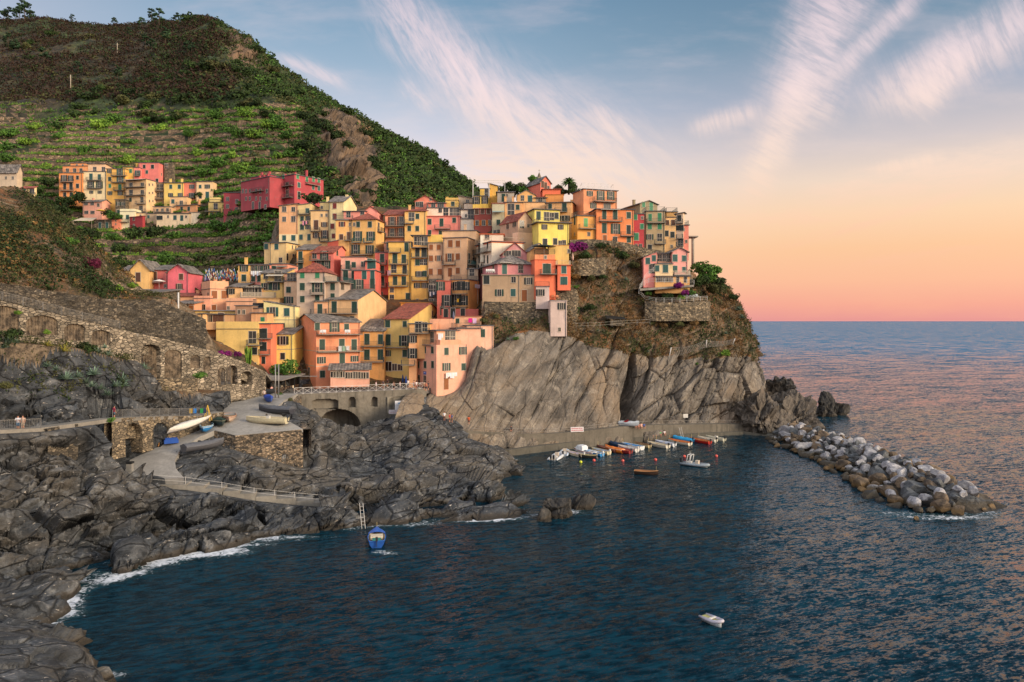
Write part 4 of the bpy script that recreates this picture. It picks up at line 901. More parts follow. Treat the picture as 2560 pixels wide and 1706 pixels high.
h = U('beige house with parasol terrace under the five storey block', 'dcb88c', 930, 1042, 600, 660, 254); h.win(985, 628, 's')
h = U('crimson house with rounded end and two pale windows', '9c2c34', 880, 1005, 632, 750, 250, side=26, yaw=-25, rc='9c2c34'); h.win(920, [657, 727], 'p', sc=.8)
h = U('small grey beige house beside the round crimson house', 'a8957a', 1045, 1140, 606, 690, 253); h.win(1063, 635, 'c', 't', sc=.8)
h = U('beige upper floor behind the long orange bungalow', 'e0ad7c', 1272, 1440, 442, 530, 258); h.win(1303, 485, 'c', 't').win(1385, 500, 'p').balc(1340, 1438, 522, .6)
h = U('grey beige terraced house with hanging laundry left of the orange bungalow', 'c9a47c', 1110, 1285, 540, 615, 256); h.win([1150, 1200, 1250], 570, 'p', sc=.8).balc(1120, 1285, 590, .8)
h = U('long orange bungalow with three shuttered windows in the middle of the hamlet', 'e8935c', 1285, 1530, 520, 620, 255, side=92, yaw=-20, over=.45); h.win([1318, 1388, 1458], 557, 'c').win([1555, 1585], 570, 'C', 'k', sc=.8).chim(.15, .95)
h = U('long low cream house with wide green shutters at the foot of the hamlet', 'e6bd9c', 1142, 1465, 605, 692, 251, over=.4); h.win([1157, 1187], 645, 'c', 'k').win(1255, 636, 's').win(1323, 645, 'c', 't', 1.1).win(1390, 648, 'd', 't').win(1432, 636, 's')
h = U('pale windowless garage at the right end of the long cream house', 'e3c5ac', 1465, 1572, 596, 690, 251.5, roof='shr', rh=.01)
h = U('bright yellow two tier house beside the crimson palace', 'eeb868', 1650, 1800, 495, 680, 250, roof='flat'); h.win([1722], 536, 'P', sc=.9).win([1680, 1745], 620, 'P', 'k', sc=.8).balc(1625, 1772, 585)
h = U('yellow roof storey on top of the two tier yellow house', 'ecbb70', 1660, 1760, 470, 500, 253, roof='para', rh=.8)
# far left
def V_(*a, **k): k.setdefault('group', UPV); return House(8, *a, **k)
h = House(0, 'grey stone barn with slate roof at the far left edge', 'b3a48f', -20, 42, 428, 470, 235, side=14, roof='gu', rh=2.2, group=UPV, over=.5); h.win([15, 32], 445, 's', sc=1.2)
h = V_('cream cottage with red roof on the left ridge', 'dcbd8c', 205, 330, 128, 205, 185, side=30, roof='shb', rc='red', rh=.8); h.win(235, 155, 'c', 't').win(315, 150, 'p')
h = V_('peach cottage with three tall dark windows below the cream cottage', 'd6a080', 288, 392, 202, 300, 178, side=-30, yaw=38, over=.3); h.win([322, 348, 374], 240, 'P', 'k', sc=.8)
# houses in the valley below, above the arched wall
VAL = 'houses in the valley mouth below the hamlet'
h = U('small yellow cottage with grey roof behind the dry slope', 'dfb06a', 800, 940, 1165, 1270, 182, roof='gu', rh=1.5, group=VAL); h.win([880, 903], 1232, 'c', 'B', sc=.7)
h = U('ochre gabled house with brown shutters and iron balcony', 'e5a860', 885, 1075, 1155, 1300, 178, roof='gv', rh=2.4, group=VAL, over=.4); h.win(962, 1225, 'C', 'B')
h = U('rose wing with slate roof and air conditioner between two gabled houses', 'cb6864', 1075, 1255, 1162, 1385, 180, roof='shb', rh=1.8, group=VAL, over=.4); h.win(1122, 1220, 'C', 'B').win(1228, 1315, 's').balc(955, 1205, 1282)
h = U('rose red gabled house with brown shutters beside the laundry rack', 'c9586a', 1253, 1455, 1178, 1390, 176, roof='gv', rh=1.8, group=VAL, over=.45); h.win(1383, 1225, 'c', 'B').win(1365, 1322, 'o', 'B')
h = U('low grey stone house with long slate roof above the dry stone wall', '8d7f6c', 745, 1165, 1385, 1490, 140, roof='shb', rh=1.0, D=9, group=VAL, mat=M_STONE2, over=.6); h.win([1060, 1115], 1420, 'c', 't')
# ---- crop 2 : palace and the left shoulder of the village
CR = 'crimson buildings of the palace group'
def T(*a, **k): return House(2, *a, **k)
h = T('crimson palace main block with cream framed windows and four balconies', 'a03a44', 680, 925, 222, 570, 222, side=285, yaw=-35, group=CR, over=.3, ext=1.5)
h.win([735], 330, 'P', 'B').win(855, 330, 'P', 'B').win(725, 415, 'p').win(857, 410, 'P', 'k').win(727, 540, 'a', sc=.9).win([817], 250, 'c', 'G').win(957, 243, 'c', 'G').win(970, 325, 'c', 't').win(970, 428, 'C', 'k').win([1047, 1112], 272, 'c', 'G').win(1165, 282, 'c', 'G').win(1165, 358, 'c', 't').win(1110, 350, 'c', 't')
h.balc(688, 915, 365).balc(812, 912, 458).balc(1032, 1155, 312); h.chim(.1, .5, .95)
h = T('long receding crimson wing with two rows of small cream framed windows', '9a3842', 402, 682, 300, 555, 230, side=0, yaw=-38, group=CR, D=8, ext=1); h.win([420, 452, 490, 552, 592, 655], [385], 'p', sc=.9).win([452, 490, 550, 592, 655], 458, 'p', sc=.9).win([520, 585], 528, 'a').win(640, 538, 'p').balc(510, 628, 400).chim(.3, .45, .6)
h = T('crimson attic floor with dormers on the receding wing', '9e3e48', 500, 690, 252, 322, 237, yaw=-30, group=CR); h.win([530, 565, 600, 650], 290, 's', sc=.8).chim(.1, .5)
h = T('lower crimson annex with a pale terrace left of the receding wing', '9c3844', 232, 402, 402, 590, 244, group=CR); h.win(270, [463, 535], 'p', sc=.9).win(362, 487, 'p').win(362, 570, 'P', sc=.8).balc(300, 400, 592)
VC = 'colourful houses stacked on the promontory'
h = T('faded beige painted facade with four storeys of blind windows, left end of the main village', 'c99a6c', 775, 960, 535, 808, 196, group=VC, roof='shr', rh=.7, over=.35); h.win([825, 915], 563, 'p').win([825, 915], 660, 'p')
h = T('cream ground storey under the faded painted facade', 'e3c69a', 775, 960, 808, 890, 195.7, group=VC, roof='none'); h.win([825, 915], 843, 'c', 't')
h = T('pale olive house with plant balcony beside the faded facade', 'c9b47c', 960, 1085, 525, 935, 196, group=VC, roof='shr', rh=.5); h.win(1053, 575, 'c', 't').win([1000], [655, 738], 'c').win(1060, [652, 736], 'o', sc=.8).win([990, 1073], 838, 'c', 't').balc(965, 1075, 612)
h.laundry(1010, 1070, 680, 4, ('d98aa0', '303848'))
tag(COL.objects['laundry'], 'pink and dark laundry hanging on the pale olive house', 'laundry', 'laundry lines')
h = T('straw coloured roof storey above the sand house', 'd9bd82', 1175, 1262, 497, 580, 199, group=VC); h.win(1193, 545, 's').chim(.5)
h = T('sand coloured house with brown shutters and small iron balconies', 'd8b07a', 1085, 1268, 578, 885, 195, group=VC, rh=.3); h.win([1193, 1240], 622, 's').win(1138, 718, 'C', 'B').win(1218, 712, 'o', 'B').win(1137, 820, 'o', 'B').win(1222, 812, 'O', 'B').balc(1085, 1178, 778).balc(1172, 1262, 877, rail='g')
h = T('tall cream house with red shutters and slate gable roof', 'e3c490', 1265, 1408, 488, 900, 194, side=128, yaw=-8, roof='gu', rh=2.2, group=VC, over=.35); h.win(1320, 530, 'c', 'r').win(1320, 632, 'c', 'r').win(1298, 728, 'c', 'r').win(1308, 823, 'c', 'r').chim(.8)
h = T('salmon roof terrace house behind the red hipped roof', 'dd8578', 1408, 1620, 585, 680, 193, group=VC, rh=.4, over=.4); h.win([1455, 1590], 612, 'P', 'k', sc=.8).balc(1310, 1500, 665)
h = T('salmon gabled gable end behind the red hipped roof', 'e0857a', 1605, 1742, 585, 680, 194, roof='gv', rh=1.3, rc='red', group=VC).chim(.4)
h = T('large amber house with red hipped roof and five balconies', 'e5a458', 1478, 1725, 664, 1015, 188, side=80, yaw=-8, roof='hip', rc='red', rh=2.2, group=VC, over=.5)
h.win([1550, 1665], 712, 'c').win(1512, 712, 's').win([1545, 1673], 828, 'O').win([1525, 1663], 955, 'O').win(1750, 738, 'P', 'B').balc(1497, 1583, 890, rail='g').balc(1608, 1700, 888, rail='g').balc(1490, 1700, 1010).balc(1735, 1775, 775)
h = T('amber left bay of the large red roofed house with brown shutters', 'e3a45c', 1330, 1480, 672, 1000, 189, group=VC, roof='flat'); h.win(1392, 708, 'o', 'r').win(1472, 712, 's').win(1385, 835, 'c', 'B').win(1463, 830, 'C', 'B').balc(1420, 1478, 868)
h = T('sand yellow two storey house with flat roof terrace below the faded facade', 'dcb77c', 683, 845, 890, 1090, 188, side=115, yaw=-12, group=VC, over=.4); h.win(750, 928, 'c', 't', 1.1).win(790, 1062, 'p').win([857, 915], 1032, 'a', sc=.9).win([905, 938], 935, 's')
h = T('sand yellow low wing with one shuttered window at the left', 'dab680', 630, 684, 893, 990, 190, group=VC); h.win(648, 928, 'c', 't')
h = T('rust red wall piece under the amber bay', 'a04434', 1250, 1352, 890, 960, 188.5, group=VC, roof='shr', rh=.6)
h = T('narrow orange house with slate roof and green balcony door', 'e09440', 948, 1095, 965, 1160, 184, group=VC, roof='shb', rh=2.2, over=.4); h.win(985, [1020], 'C').win(985, 1118, 'C').balc(950, 1018, 1083)
h = T('coral house with red tile roof and long balcony', 'd96c60', 1095, 1310, 988, 1160, 182, side=150, yaw=-10, roof='gu', rc='red', rh=2.0, group=VC, over=.4); h.win(1122, 1018, 'p').win(1218, 1022, 'O').win([1165, 1240], 1105, 'O').win(1345, 990, 'p').balc(1085, 1280, 1065).balc(1140, 1250, 1150, .5)
h = T('pale pink terrace house right of the coral red roofed house', 'e39684', 1380, 1620, 1032, 1170, 181, group=VC, rh=.3); h.win(1448, 1118, 'C').win(1507, 1105, 'c').win(1600, 1100, 'p').balc(1388, 1485, 1152)
h = T('pale pink lower house with green doors behind the grey house', 'e09a88', 1395, 1560, 1162, 1400, 178, group=VC); h.win(1427, 1208, 'C').win(1507, [1215], 'C').win(1507, 1320, 'C')
h = T('yellow end house of the pink and yellow row above the square', 'dda658', 375, 490, 1112, 1280, 172, group=VC, over=.35); h.win(430, 1142, 'o').win(430, 1237, 'c').chim(.2)
h = T('dusty pink row house with white laundry under its three windows', 'cf8478', 490, 690, 1108, 1280, 172.3, group=VC, over=.35); h.win([520, 580, 640], 1145, 'o').win([522, 582], 1243, 'c')
h.laundry(505, 640, 1170, 7); tag(COL.objects['laundry.001'], 'white laundry strung along the dusty pink row house', 'laundry', 'laundry lines')
h = T('salmon row house with a canopy right of the laundry', 'd98a74', 690, 860, 1100, 1240, 172.6, group=VC, over=.3); h.win(725, 1145, 'c').awn(760, 858, 1115, 1.5, .4, '7a7468')
h = T('yellow house with slate roof, shaded loggia and roof railing', 'dcb468', 595, 825, 1195, 1500, 166, group=VC, roof='shb', rh=1.8, over=.4); h.win(645, 1218, 'p').win(765, 1228, 'P', sc=1.1).win([645, 735], 1318, 'o', sc=1.1).balc(655, 825, 1272).awn(660, 825, 1200, 1.3, .4)
h = T('small salmon terrace storey left of the grey house', 'dd9c80', 825, 945, 1195, 1262, 166, group=VC); h.win([880, 915], 1225, 'P', sc=.8).balc(825, 945, 1275)
h = T('peach house with dark green shutters left of the grey house', 'e6b090', 825, 948, 1268, 1510, 164.5, group=VC); h.win(868, 1350, 'c').win(868, 1450, 'o', sc=1.1)
h = T('grey main house with red hipped roof and bright green shutters', 'a99a8e', 948, 1225, 1182, 1545, 160, roof='hip', rc='red', rh=2.4, group=VC, over=.4, D=11)
h.win([1003, 1150], 1207, 'c', 'G').win([1003], [1322, 1443], 'c', 'g', 1.05).win(1150, 1322, 'O').win(1150, 1430, 'c').balc(1085, 1217, 1397).awn(1080, 1225, 1272, .8, .2)
h = T('grey right wing with green glazed balcony', 'a5978a', 1225, 1360, 1272, 1545, 160.5, side=112, yaw=-6, group=VC); h.win(1300, 1322, 'c').win(1300, 1418, 'c').win(1397, 1320, 'o', 'k').balc(1228, 1358, 1272, rail='g'); h.balc(1365, 1465, 1272, rail='g')
h = T('red pink house with tiled terrace and teal shutters', 'c4584c', 1510, 1718, 1165, 1395, 176, group=VC); h.win([1610, 1690], 1203, 'C', 't').win(1555, 1300, 'O').win(1690, 1290, 'C').balc(1500, 1718, 1345)
h = T('red pink upper storey with a small canopy', 'cf6252', 1620, 1718, 1075, 1168, 177.5, group=VC); h.win([1663, 1700], 1100, 'C', 't').awn(1620, 1718, 1062, 1, .2, '5a6a62')
# ---- crop 3 : middle of the village
def K(*a, **k): k.setdefault('group', VC); return House(3, *a, **k)
h = K('red pink narrow tower with four stacked balconies', 'c4594e', 172, 328, 885, 1450, 184.5, rh=.3); h.win(255, [950, 1080, 1215], 'C').win(243, 1380, 'C', sc=.8).balc(172, 310, 1018).balc(172, 310, 1143).balc(172, 310, 1280).terr()
h = K('small dark terrace hut with plants on top of the yellow balcony house', 'b87a62', 275, 465, 775, 880, 187, roof='shb', rh=1.0, over=.5); h.win([330, 400], 815, 'P', sc=.9)
h = K('apricot house with loggia balconies and brown doors under a red roof', 'd98c6a', 290, 515, 455, 760, 196, roof='shb', rc='red', rh=2.6, over=.5); h.win([370, 475], 525, 'O', 'B').win([370, 470], 650, 'O', 'B').balc(300, 516, 580, 1.3).balc(300, 516, 707, 1.3)
h = K('amber house with red roof right of the apricot loggia house', 'e8a95c', 515, 760, 412, 700, 195, roof='shb', rc='red', rh=1.8, over=.4); h.win(595, 470, 'P').win(662, 468, 'c').win([568, 660], 608, 'c').balc(515, 622, 550).chim(.15)
h = K('pink house with terrace pergola and a curved iron balcony', 'd9776a', 760, 1152, 468, 700, 196, over=.25, rc='c46a5c'); h.win([802], 530, 'c').win(940, 540, 'C').win(1086, 512, 'c').win([802, 930], 655, 'c').balc(862, 1042, 612)
h = K('white attic storey with terrace doors on top of the pink house', 'd8c4b4', 770, 1150, 372, 465, 198, roof='flat'); h.win([925], 398, 'p').win([990, 1065, 1115], 415, 'P').terr()
h = K('coral gabled house with low red roof, highest in the middle rank', 'dc7a62', 635, 870, 295, 380, 204, roof='gv', rc='red', rh=1.6, over=.3); h.win([662, 705], 330, 'p').win(815, 265, 's')
h = K('dusky coral house with dark slate roof next to the small yellow one', 'c76a5a', 785, 985, 318, 372, 202, roof='shb', rh=1.5, over=.4); h.win(845, 345, 'p').win(930, 340, 'W', sc=.8).chim(.1)
h = K('little yellow house with battlement terrace behind the coral roofs', 'd9ae50', 985, 1132, 282, 360, 203, roof='para', rh=.7); h.win(1070, 322, 'c').chim(.05)
h = K('pale stone shed with grey roof right of the little yellow house', 'b5a792', 1132, 1300, 262, 330, 206, roof='shl', rh=.8, over=.4); h.win(1240, 300, 'p')
h = K('white villa with grey glass doors and oval mirror', 'd6cabc', 1160, 1312, 390, 500, 198, over=.5); h.win(1278, 440, 'P', sc=1.1).win(1222, 462, 's')
h = K('off white blank wall storey under the white villa', 'd9cdbd', 1158, 1312, 500, 640, 196.5)
h = K('whitish stepped roof block behind the white villa', 'cdbfb0', 1200, 1305, 318, 400, 203)
h = K('brick red house with orange shutters', '8f4238', 1318, 1520, 385, 670, 194, roof='shb', rc='red', rh=1.4, over=.3); h.win([1345, 1412, 1480], 410, 'c', 'B').win([1350, 1425, 1497], 542, 'o', 'o')
h = K('yellow house with a white pergola frame on its terrace', 'e0b43e', 1300, 1480, 235, 375, 200, roof='flat', over=.2); h.win([1340, 1438], 283, 'O', 'k', sc=.85).terr()
h = K('yellow penthouse under the white pergola frame', 'dcae3c', 1385, 1500, 150, 232, 202, roof='flat', over=.1); h.win([1465], 190, 'P')
h = K('yellow ochre side block right of the pergola house', 'cfa640', 1482, 1584, 120, 330, 203, roof='shl', rh=.8)
h = K('yellow five storey house with green doors and three long balconies', 'e8ab4a', 328, 585, 765, 1455, 183, over=.3, ext=4)
h.win(537, 825, 'C').win([403, 506], 955, 'C').win(390, 1072, 'P', 'k').win(515, 1078, 'C', 'k').win([405, 506], 1208, 'C').win(368, 1315, 'p').win(368, 1410, 'P', sc=.7).win(553, 1397, 'C').balc(333, 472, 882).balc(340, 555, 1017).balc(335, 557, 1137).balc(333, 557, 1273)
o = h.laundry(322, 362, 1095, 1, ('d9b8c6',)); tag(o, 'single pale pink sheet on the yellow five storey house', 'laundry', 'laundry lines')
h = K('amber tower with black roof canopy on its top balcony', 'e9a94a', 590, 785, 830, 1500, 182.5, roof='none', ext=4)
h.win([662, 738], 882, 'C', 'k').win(662, 997, 'c').win([710, 752], 995, 'P', 'k', sc=.7).win(680, 1130, 'o', 'k').win(745, 1130, 'c').win([660, 745], 1262, 'o', 'k').win([662, 757], 1437, 's').balc(592, 782, 827, 1.4).balc(595, 777, 940).balc(600, 780, 1207)
h = K('canopied top storey of the amber tower', 'e0a045', 610, 790, 690, 830, 184, over=.6); h.win([655, 700, 745], 750, 'P', 'k')
h = K('yellow gable wall piece right of the canopied tower', 'eab04c', 785, 945, 678, 780, 184.5, roof='none')
h = K('narrow beige house with orange shutters and a dry stone base', 'bd9a78', 787, 960, 775, 1190, 182, over=.2, ext=1); h.win([820, 908], 822, 'c', 'b').win(818, 950, 'c', 'b').win(908, 948, 'o', 'b').win([815, 920], 1105, 'c', 'b').balc(790, 955, 1190, .6)
h = K('rough grey stone ground floor under the narrow beige house', '8c8578', 792, 888, 1190, 1540, 181.5, mat=stone('8f8578', '55504a', 1.6, name='grey_stone'), roof='none'); h.win([815, 870], 1300, 'P', 'k', sc=.8).win(820, 1445, 'p')
o = h.laundry(805, 880, 1340, 4, ('e8e4e0', '2e4a6a')); tag(o, 'white and blue laundry in front of the grey stone floor', 'laundry', 'laundry lines')
h = K('wide beige house with orange shutters and one curved balcony', 'c6a27c', 955, 1232, 712, 1215, 180, side=103, yaw=-14, over=.25, ext=4); h.win([1042, 1130], 783, 'c', 'b', 1.1).win(1033, 940, 'O', 'b').win(1128, 933, 'c', 'b', 1.1).win(1038, 1112, 'C', 'b').win(1128, 1095, 'c', 'b', 1.1).balc(955, 1105, 1025).win([1258, 1310], 955, 'P', 'k').balc(1240, 1330, 1018, rail='g')
h = K('beige roof block with gabled end behind the wide beige house', 'c2a27e', 945, 1340, 632, 712, 186, side=60, yaw=-6, roof='flat'); h.chim(.6)
h = K('salmon pink left half of the twin house with paired shutters', 'cc6656', 888, 1042, 1215, 1610, 172, over=.2, ext=3, rc='b8604e'); h.win(930, 1272, 'O').win(1000, 1440, 'O', 'k').win([950], 1555, 'C', 'k').balc(940, 1060, 1515)
h = K('ochre right half of the twin house with hanging yellow towel', 'd9994c', 1042, 1250, 1200, 1530, 172, side=122, yaw=-20, over=.2, ext=3); h.win([1048], 1268, 'o', 'k').win([1115, 1165, 1220], 1270, 'O', 'k', sc=.85).win([1115, 1190], 1432, 'O', 'k').balc(1060, 1246, 1362).balc(1060, 1246, 1512); h.terr()
o = h.laundry(1305, 1365, 1250, 3, ('d6dae6', 'c9cfdf')); tag(o, 'white sheets hanging on the side of the ochre twin house', 'laundry', 'laundry lines')
o = h.laundry(1128, 1152, 1420, 1, ('e8b030',)); tag(o, 'yellow towel hanging from the ochre twin house', 'laundry', 'laundry lines')
h = K('dark pink ground floor under the twin house', 'b55c52', 940, 1365, 1535, 1640, 171, ext=3, roof='none'); h.win([990, 1070, 1185], 1580, 'C', 'k')
h = K('stepped grey stairwell between beige house and white house', '9a8a76', 1240, 1360, 1075, 1240, 177, over=.3); h.win(1290, 1110, 'P', 'k', sc=.8).terr()
h = K('orange low shed roof in the lane above the red gable roof', 'd98a30', 470, 790, 1468, 1530, 176, roof='flat', rc='d88a2e')
# ---- crop 4 : right of centre
def Q(*a, **k): k.setdefault('group', VC); return House(4, *a, **k)
h = Q('coral gabled chapel like house, topmost roof of the whole village', 'd76a52', 927, 1045, 165, 330, 200, side=-172, yaw=28, roof='gv', rh=1.7, over=.35); h.win(952, 190, 'C', 'B', .8).win(987, 202, 'C', 'B', .8)
h = Q('coral terrace block with rounded slab below the topmost house', 'd8663e', 952, 1158, 250, 330, 197, rc='8a4a3a', over=.35); h.win(1020, 225, 's')
h = Q('bright orange band wall under the coral terrace', 'e58a38', 985, 1195, 312, 375, 195, over=.15, rc='b06a30')
h = Q('grey villa with dark green garage door', '9b968c', 430, 625, 282, 400, 198, over=.4); h.win(500, 345, 'C').win(543, 318, 's')
h = Q('small orange gabled dormer house with a wide green window', 'dfa05a', 660, 872, 318, 398, 194, roof='gv', rh=1.3, over=.2); h.win(808, 355, 'c', 't', 1.2).win(720, 350, 'P', sc=.7)
h = Q('tan house with dark loggia and pillars left of the peach band', 'c6975f', 512, 712, 400, 560, 191, over=.3); h.win(588, 482, 'P', sc=1.4).win(665, 455, 'c'); h.chim(.05, .5)
h = Q('peach wall under the orange dormer house', 'e3a670', 712, 985, 398, 480, 192, over=.2)
h = Q('small grey shed with slate roof beside the peach wall', '8f8373', 872, 992, 350, 420, 194, roof='shb', rh=1.2, over=.5); h.win(925, 385, 'p', sc=1.1)
h = Q('beige house with slate eaves and a green balcony door', 'd0a063', 992, 1288, 398, 640, 188, side=34, yaw=-13, roof='shl', rh=.01, over=.4); h.win(1038, 443, 'c').win(1203, 460, 'C').win([1190, 1225], 580, 'o', 'k').win(1112, 552, 'p').balc(1095, 1238, 512).chim(.95)
h = Q('pale green grey house with greenhouse glazing and two shutters', 'a8a78e', 370, 515, 412, 750, 191, roof='flat', rc='a05a48'); h.win(443, 628, 'c').win([405, 445], 742, 'p', sc=.9).awn(375, 510, 495, 2, .6, '8d9a94')
h = Q('white house with an orange stripe and roof terrace', 'd9c9b8', 365, 738, 850, 1130, 174, side=-180, yaw=22, roof='flat', over=.35, ext=2); h.win([222, 260], 925, 'C', 'k').win(318, 895, 'c', 'k').win([222, 280, 320], 1055, 'C', 'k', .9).balc(188, 362, 1000).band(870, .5, 'd96a3a'); h.terr(rail='s')
h = Q('white roof room with an orange edge on the striped white house', 'dccfc0', 235, 500, 768, 845, 179, rc='d0683a', over=.3); h.win(313, 797, 'p')
h = Q('old grey stone gable house with pink tile roof and patched plaster', 'a9917a', 670, 838, 608, 770, 180, side=-210, yaw=30, roof='gv', rc='red', rh=2.2, over=.2, mat=plaster('ab927a')); h.win(550, 668, 'p', sc=1.2).win(628, 650, 'o', 'k').win(713, 650, 'P').win(787, 665, 's')
h = Q('pale blank lower wall of the old grey gable house', 'cdb195', 665, 842, 742, 950, 179.5, side=-60, yaw=30, roof='none')
h = Q('bright lemon yellow house with a big dark terrace slab', 'e8c555', 905, 1255, 630, 940, 175, side=-65, yaw=14, over=.7); h.win([973, 1160], [683], 'o', 'k', .9).win([980, 1097], 852, 'c', 'k', 1.1).win([1155, 1200], 872, 'P', 'B', .7); h.terr()
h = Q('lemon yellow upper storey with slate edge and terrace doors', 'e5c75a', 860, 1150, 478, 615, 180, side=-150, yaw=16, over=.45); h.win(905, 548, 'C').win([1000, 1055], 558, 'P').win(1112, 552, 'c', 'k')
h = Q('orange cream house with pitched roof behind the folded parasol terrace', 'dfa668', 805, 1030, 960, 1110, 170, side=-80, yaw=18, roof='gv', rh=1.8, over=.2)
h = Q('blank apricot wall block under the lemon yellow house', 'efb15c', 1025, 1256, 900, 1130, 168, over=.05, rc='d99a4c'); h.win(1255, 960, 's')
h = Q('coral terrace house with brown balcony below the blank apricot block', 'd8663c', 862, 1102, 1062, 1260, 165, side=-50, yaw=12, rc='c25a38', over=.1); h.win([985, 1020], 1165, 'C').balc(920, 1100, 1222, 1.3).win(985, 1030, 's')
h = Q('upper coral block with railings and air conditioner', 'dc8a58', 862, 1095, 1000, 1060, 167, roof='none'); h.win(985, 1030, 's').terr()
h = Q('vermilion two window house at the edge of the cliff', 'dd643e', 1125, 1275, 1125, 1360, 165.5, side=-22, yaw=8, rc='b85a40', over=.3, ext=1); h.win(1198, 1175, 'c', 't', 1.15).win(1198, 1305, 'd', 't', .1).win(1180, 1300, 'C', 't', .85).win(1215, 1300, 'C', 't', .85); h.terr(rail='s')
h = Q('lilac gabled attic with two tall arched green windows', 'b87c82', 500, 770, 985, 1090, 171, side=-125, yaw=10, roof='gv', rc='red', rh=2.4, over=.3); h.win([545], 985, 'W', sc=1.0).win(648, 985, 'W', sc=1.1)
h = Q('lilac house with stone hipped roof and white sun loungers', 'b9767c', 435, 838, 1108, 1240, 166, side=-225, yaw=18, roof='hip', rh=2.6, over=.6, D=10); h.win(513, 1165, 'C', 't').win([700], 1165, 'P', 'k', .8).win([250, 385], 1160, 'P', 'k').awn(448, 592, 1085, .8, .15)
h = Q('weathered beige bastion house with three storeys above the stone rampart', 'a28b70', 690, 892, 1240, 1600, 165.5, side=0, over=.2, ext=1); h.win(787, 1307, 'o', 'k', 1.1).win(742, 1475, 'd', 'b')
h = Q('rounded beige bastion front with green shuttered window', '9f896e', 258, 692, 1240, 1580, 165, over=.25, ext=1, rc='8a8070'); h.win([305], 1290, 'c', 'k', 1.3).win(618, 1290, 'p').win(453, 1440, 'o').win(613, 1440, 'c', 't', 1.1)
h = Q('slim pale lilac house with long shutters below the green awning', 'b3a5a3', 875, 1030, 1372, 1600, 164, over=.15, ext=.5); h.win(925, 1437, 'o', 'k', 1.1); h.terr()
h = House(9, 'tall pale lilac tower house standing on the bare rock', 'b5a4a0', 1240, 1400, -25, 297, 161.5, group=VC, over=.1, ext=.5, yaw=6, rc='b5a4a0'); h.win(1348, 25, 'o', 'k', 1.1).win(1328, 252, 's')
# ---- crop 5 : right end of the village
def J(*a, **k): k.setdefault('ext', 2.5); k.setdefault('group', VC); return House(5, *a, **k)
h = J('salmon villa with a white glass frame on its roof', 'df8a5c', 210, 508, 190, 400, 188.0, side=-95, yaw=18, over=.35, ext=3); h.win(265, 228, 'o').win([362], 250, 'O').win(452, 248, 'O').win([297], 338, 'o').win(420, 340, 'W').balc(290, 490, 298, 1.2)
h = J('amber house with a pale green door and round balcony', 'dd963c', 155, 320, 428, 640, 181.5, side=-52, yaw=14, over=.25); h.win(230, 488, 'C', 'L').win(132, 465, 'C').win([132], 592, 's').win(257, 590, 'p', sc=.8).balc(165, 305, 540, 1.1).terr()
h = J('large orange house with long green shutters and three balconies', 'e0793a', 325, 657, 368, 668, 182.0, side=-60, yaw=8, over=.4); h.win([395, 492], 420, 'C').win(613, 423, 'c').win(395, 540, 'C').win(495, 545, 'O').win(612, 550, 'C', 'k').win([400], 625, 'c', 'b', .9).win(490, 640, 'p').win(614, 640, 'c').balc(345, 547, 475).balc(535, 657, 607).awn(358, 530, 365, 1, .25)
h = J('narrow crimson house with white framed green shutters', 'a83038', 656, 748, 412, 712, 184.0, over=.2); h.win(670, 438, 'c', 'G').win(733, 445, 's').win(730, 523, 'c', 'G').win(678, 612, 'c', 'G', 1.2).win([680, 717], 695, 'p', sc=.7)
h = J('grey green top house with slate gable and bright green shutters', '8b8266', 712, 868, 320, 400, 190.0, side=-150, yaw=20, roof='gv', rh=.9, over=.4); h.win(745, 328, 'c', 'G', .9).win(812, 345, 'C', 'G').chim(.1)
h = J('olive grey four storey house with bright green shutters', '9a8a68', 768, 935, 388, 735, 184.5, over=.25); h.win([803, 888], 440, 'C', 'G', .9).win([800, 888], 522, 'c', 'G').win(800, 615, 'o').win(888, 618, 'P', 'k').win(800, 708, 'c', 'k').balc(770, 938, 490).balc(840, 938, 677); h.terr()
h = J('grey brown strip wall between crimson and olive house', '8d7d66', 746, 770, 395, 720, 185.0, roof='none')
h = J('cream house with brown shutters near the right end', 'd6ab70', 935, 1032, 442, 720, 186.0, side=0, over=.25); h.win([955, 1008], 488, 'c', 'B').win(950, 585, 'c', 'k').win(1002, 595, 'c', 'k').win(995, 700, 's')
h = J('mustard roof storey above the cream house', 'b08a4a', 950, 1045, 395, 440, 190.0); h.terr()
h = J('pale grey end house with green roof canopy', 'c9b49c', 1032, 1098, 412, 735, 185.5, side=14, yaw=-22, roof='shr', rh=.3, over=.5); h.win([1047, 1082], 535, 'c', 'k').win([1063], 450, 'c', 'k').balc(1035, 1120, 495, 1.2).balc(1040, 1118, 632, 1.2).balc(1040, 1118, 700, 1.4).win([1075], 665, 'P', 'k')
h = J('pink end wall house, last of the row above the sea', 'c87464', 1098, 1146, 512, 735, 186.0, over=.3); h.win(1100, 550, 's').win(1125, 655, 's'); h.terr()
CH = 'cliff house group below the right end of the village'
h = J('pink left wing of the cliff house with a lean-to slate roof', 'd9807c', 745, 862, 800, 975, 178.0, roof='shr', rh=1.4, group=CH, over=.35); h.win(783, 830, 'c', 't').win(837, 806, 'c', 't', .9).win(820, 900, 'P', 'k')
h = J('cream central bay of the cliff house with glazed porch', 'e3bb90', 848, 1005, 858, 965, 177.5, group=CH, over=.2); h.win(865, 895, 'c', 't').win(940, 900, 'c', 't', 1.2)
h = J('recessed upper porch of the cliff house', 'cfa284', 862, 1003, 765, 855, 180.0, group=CH, over=.5); h.win([890, 930, 970], 800, 'P', 'k', .9).balc(862, 1003, 852, 1.3)
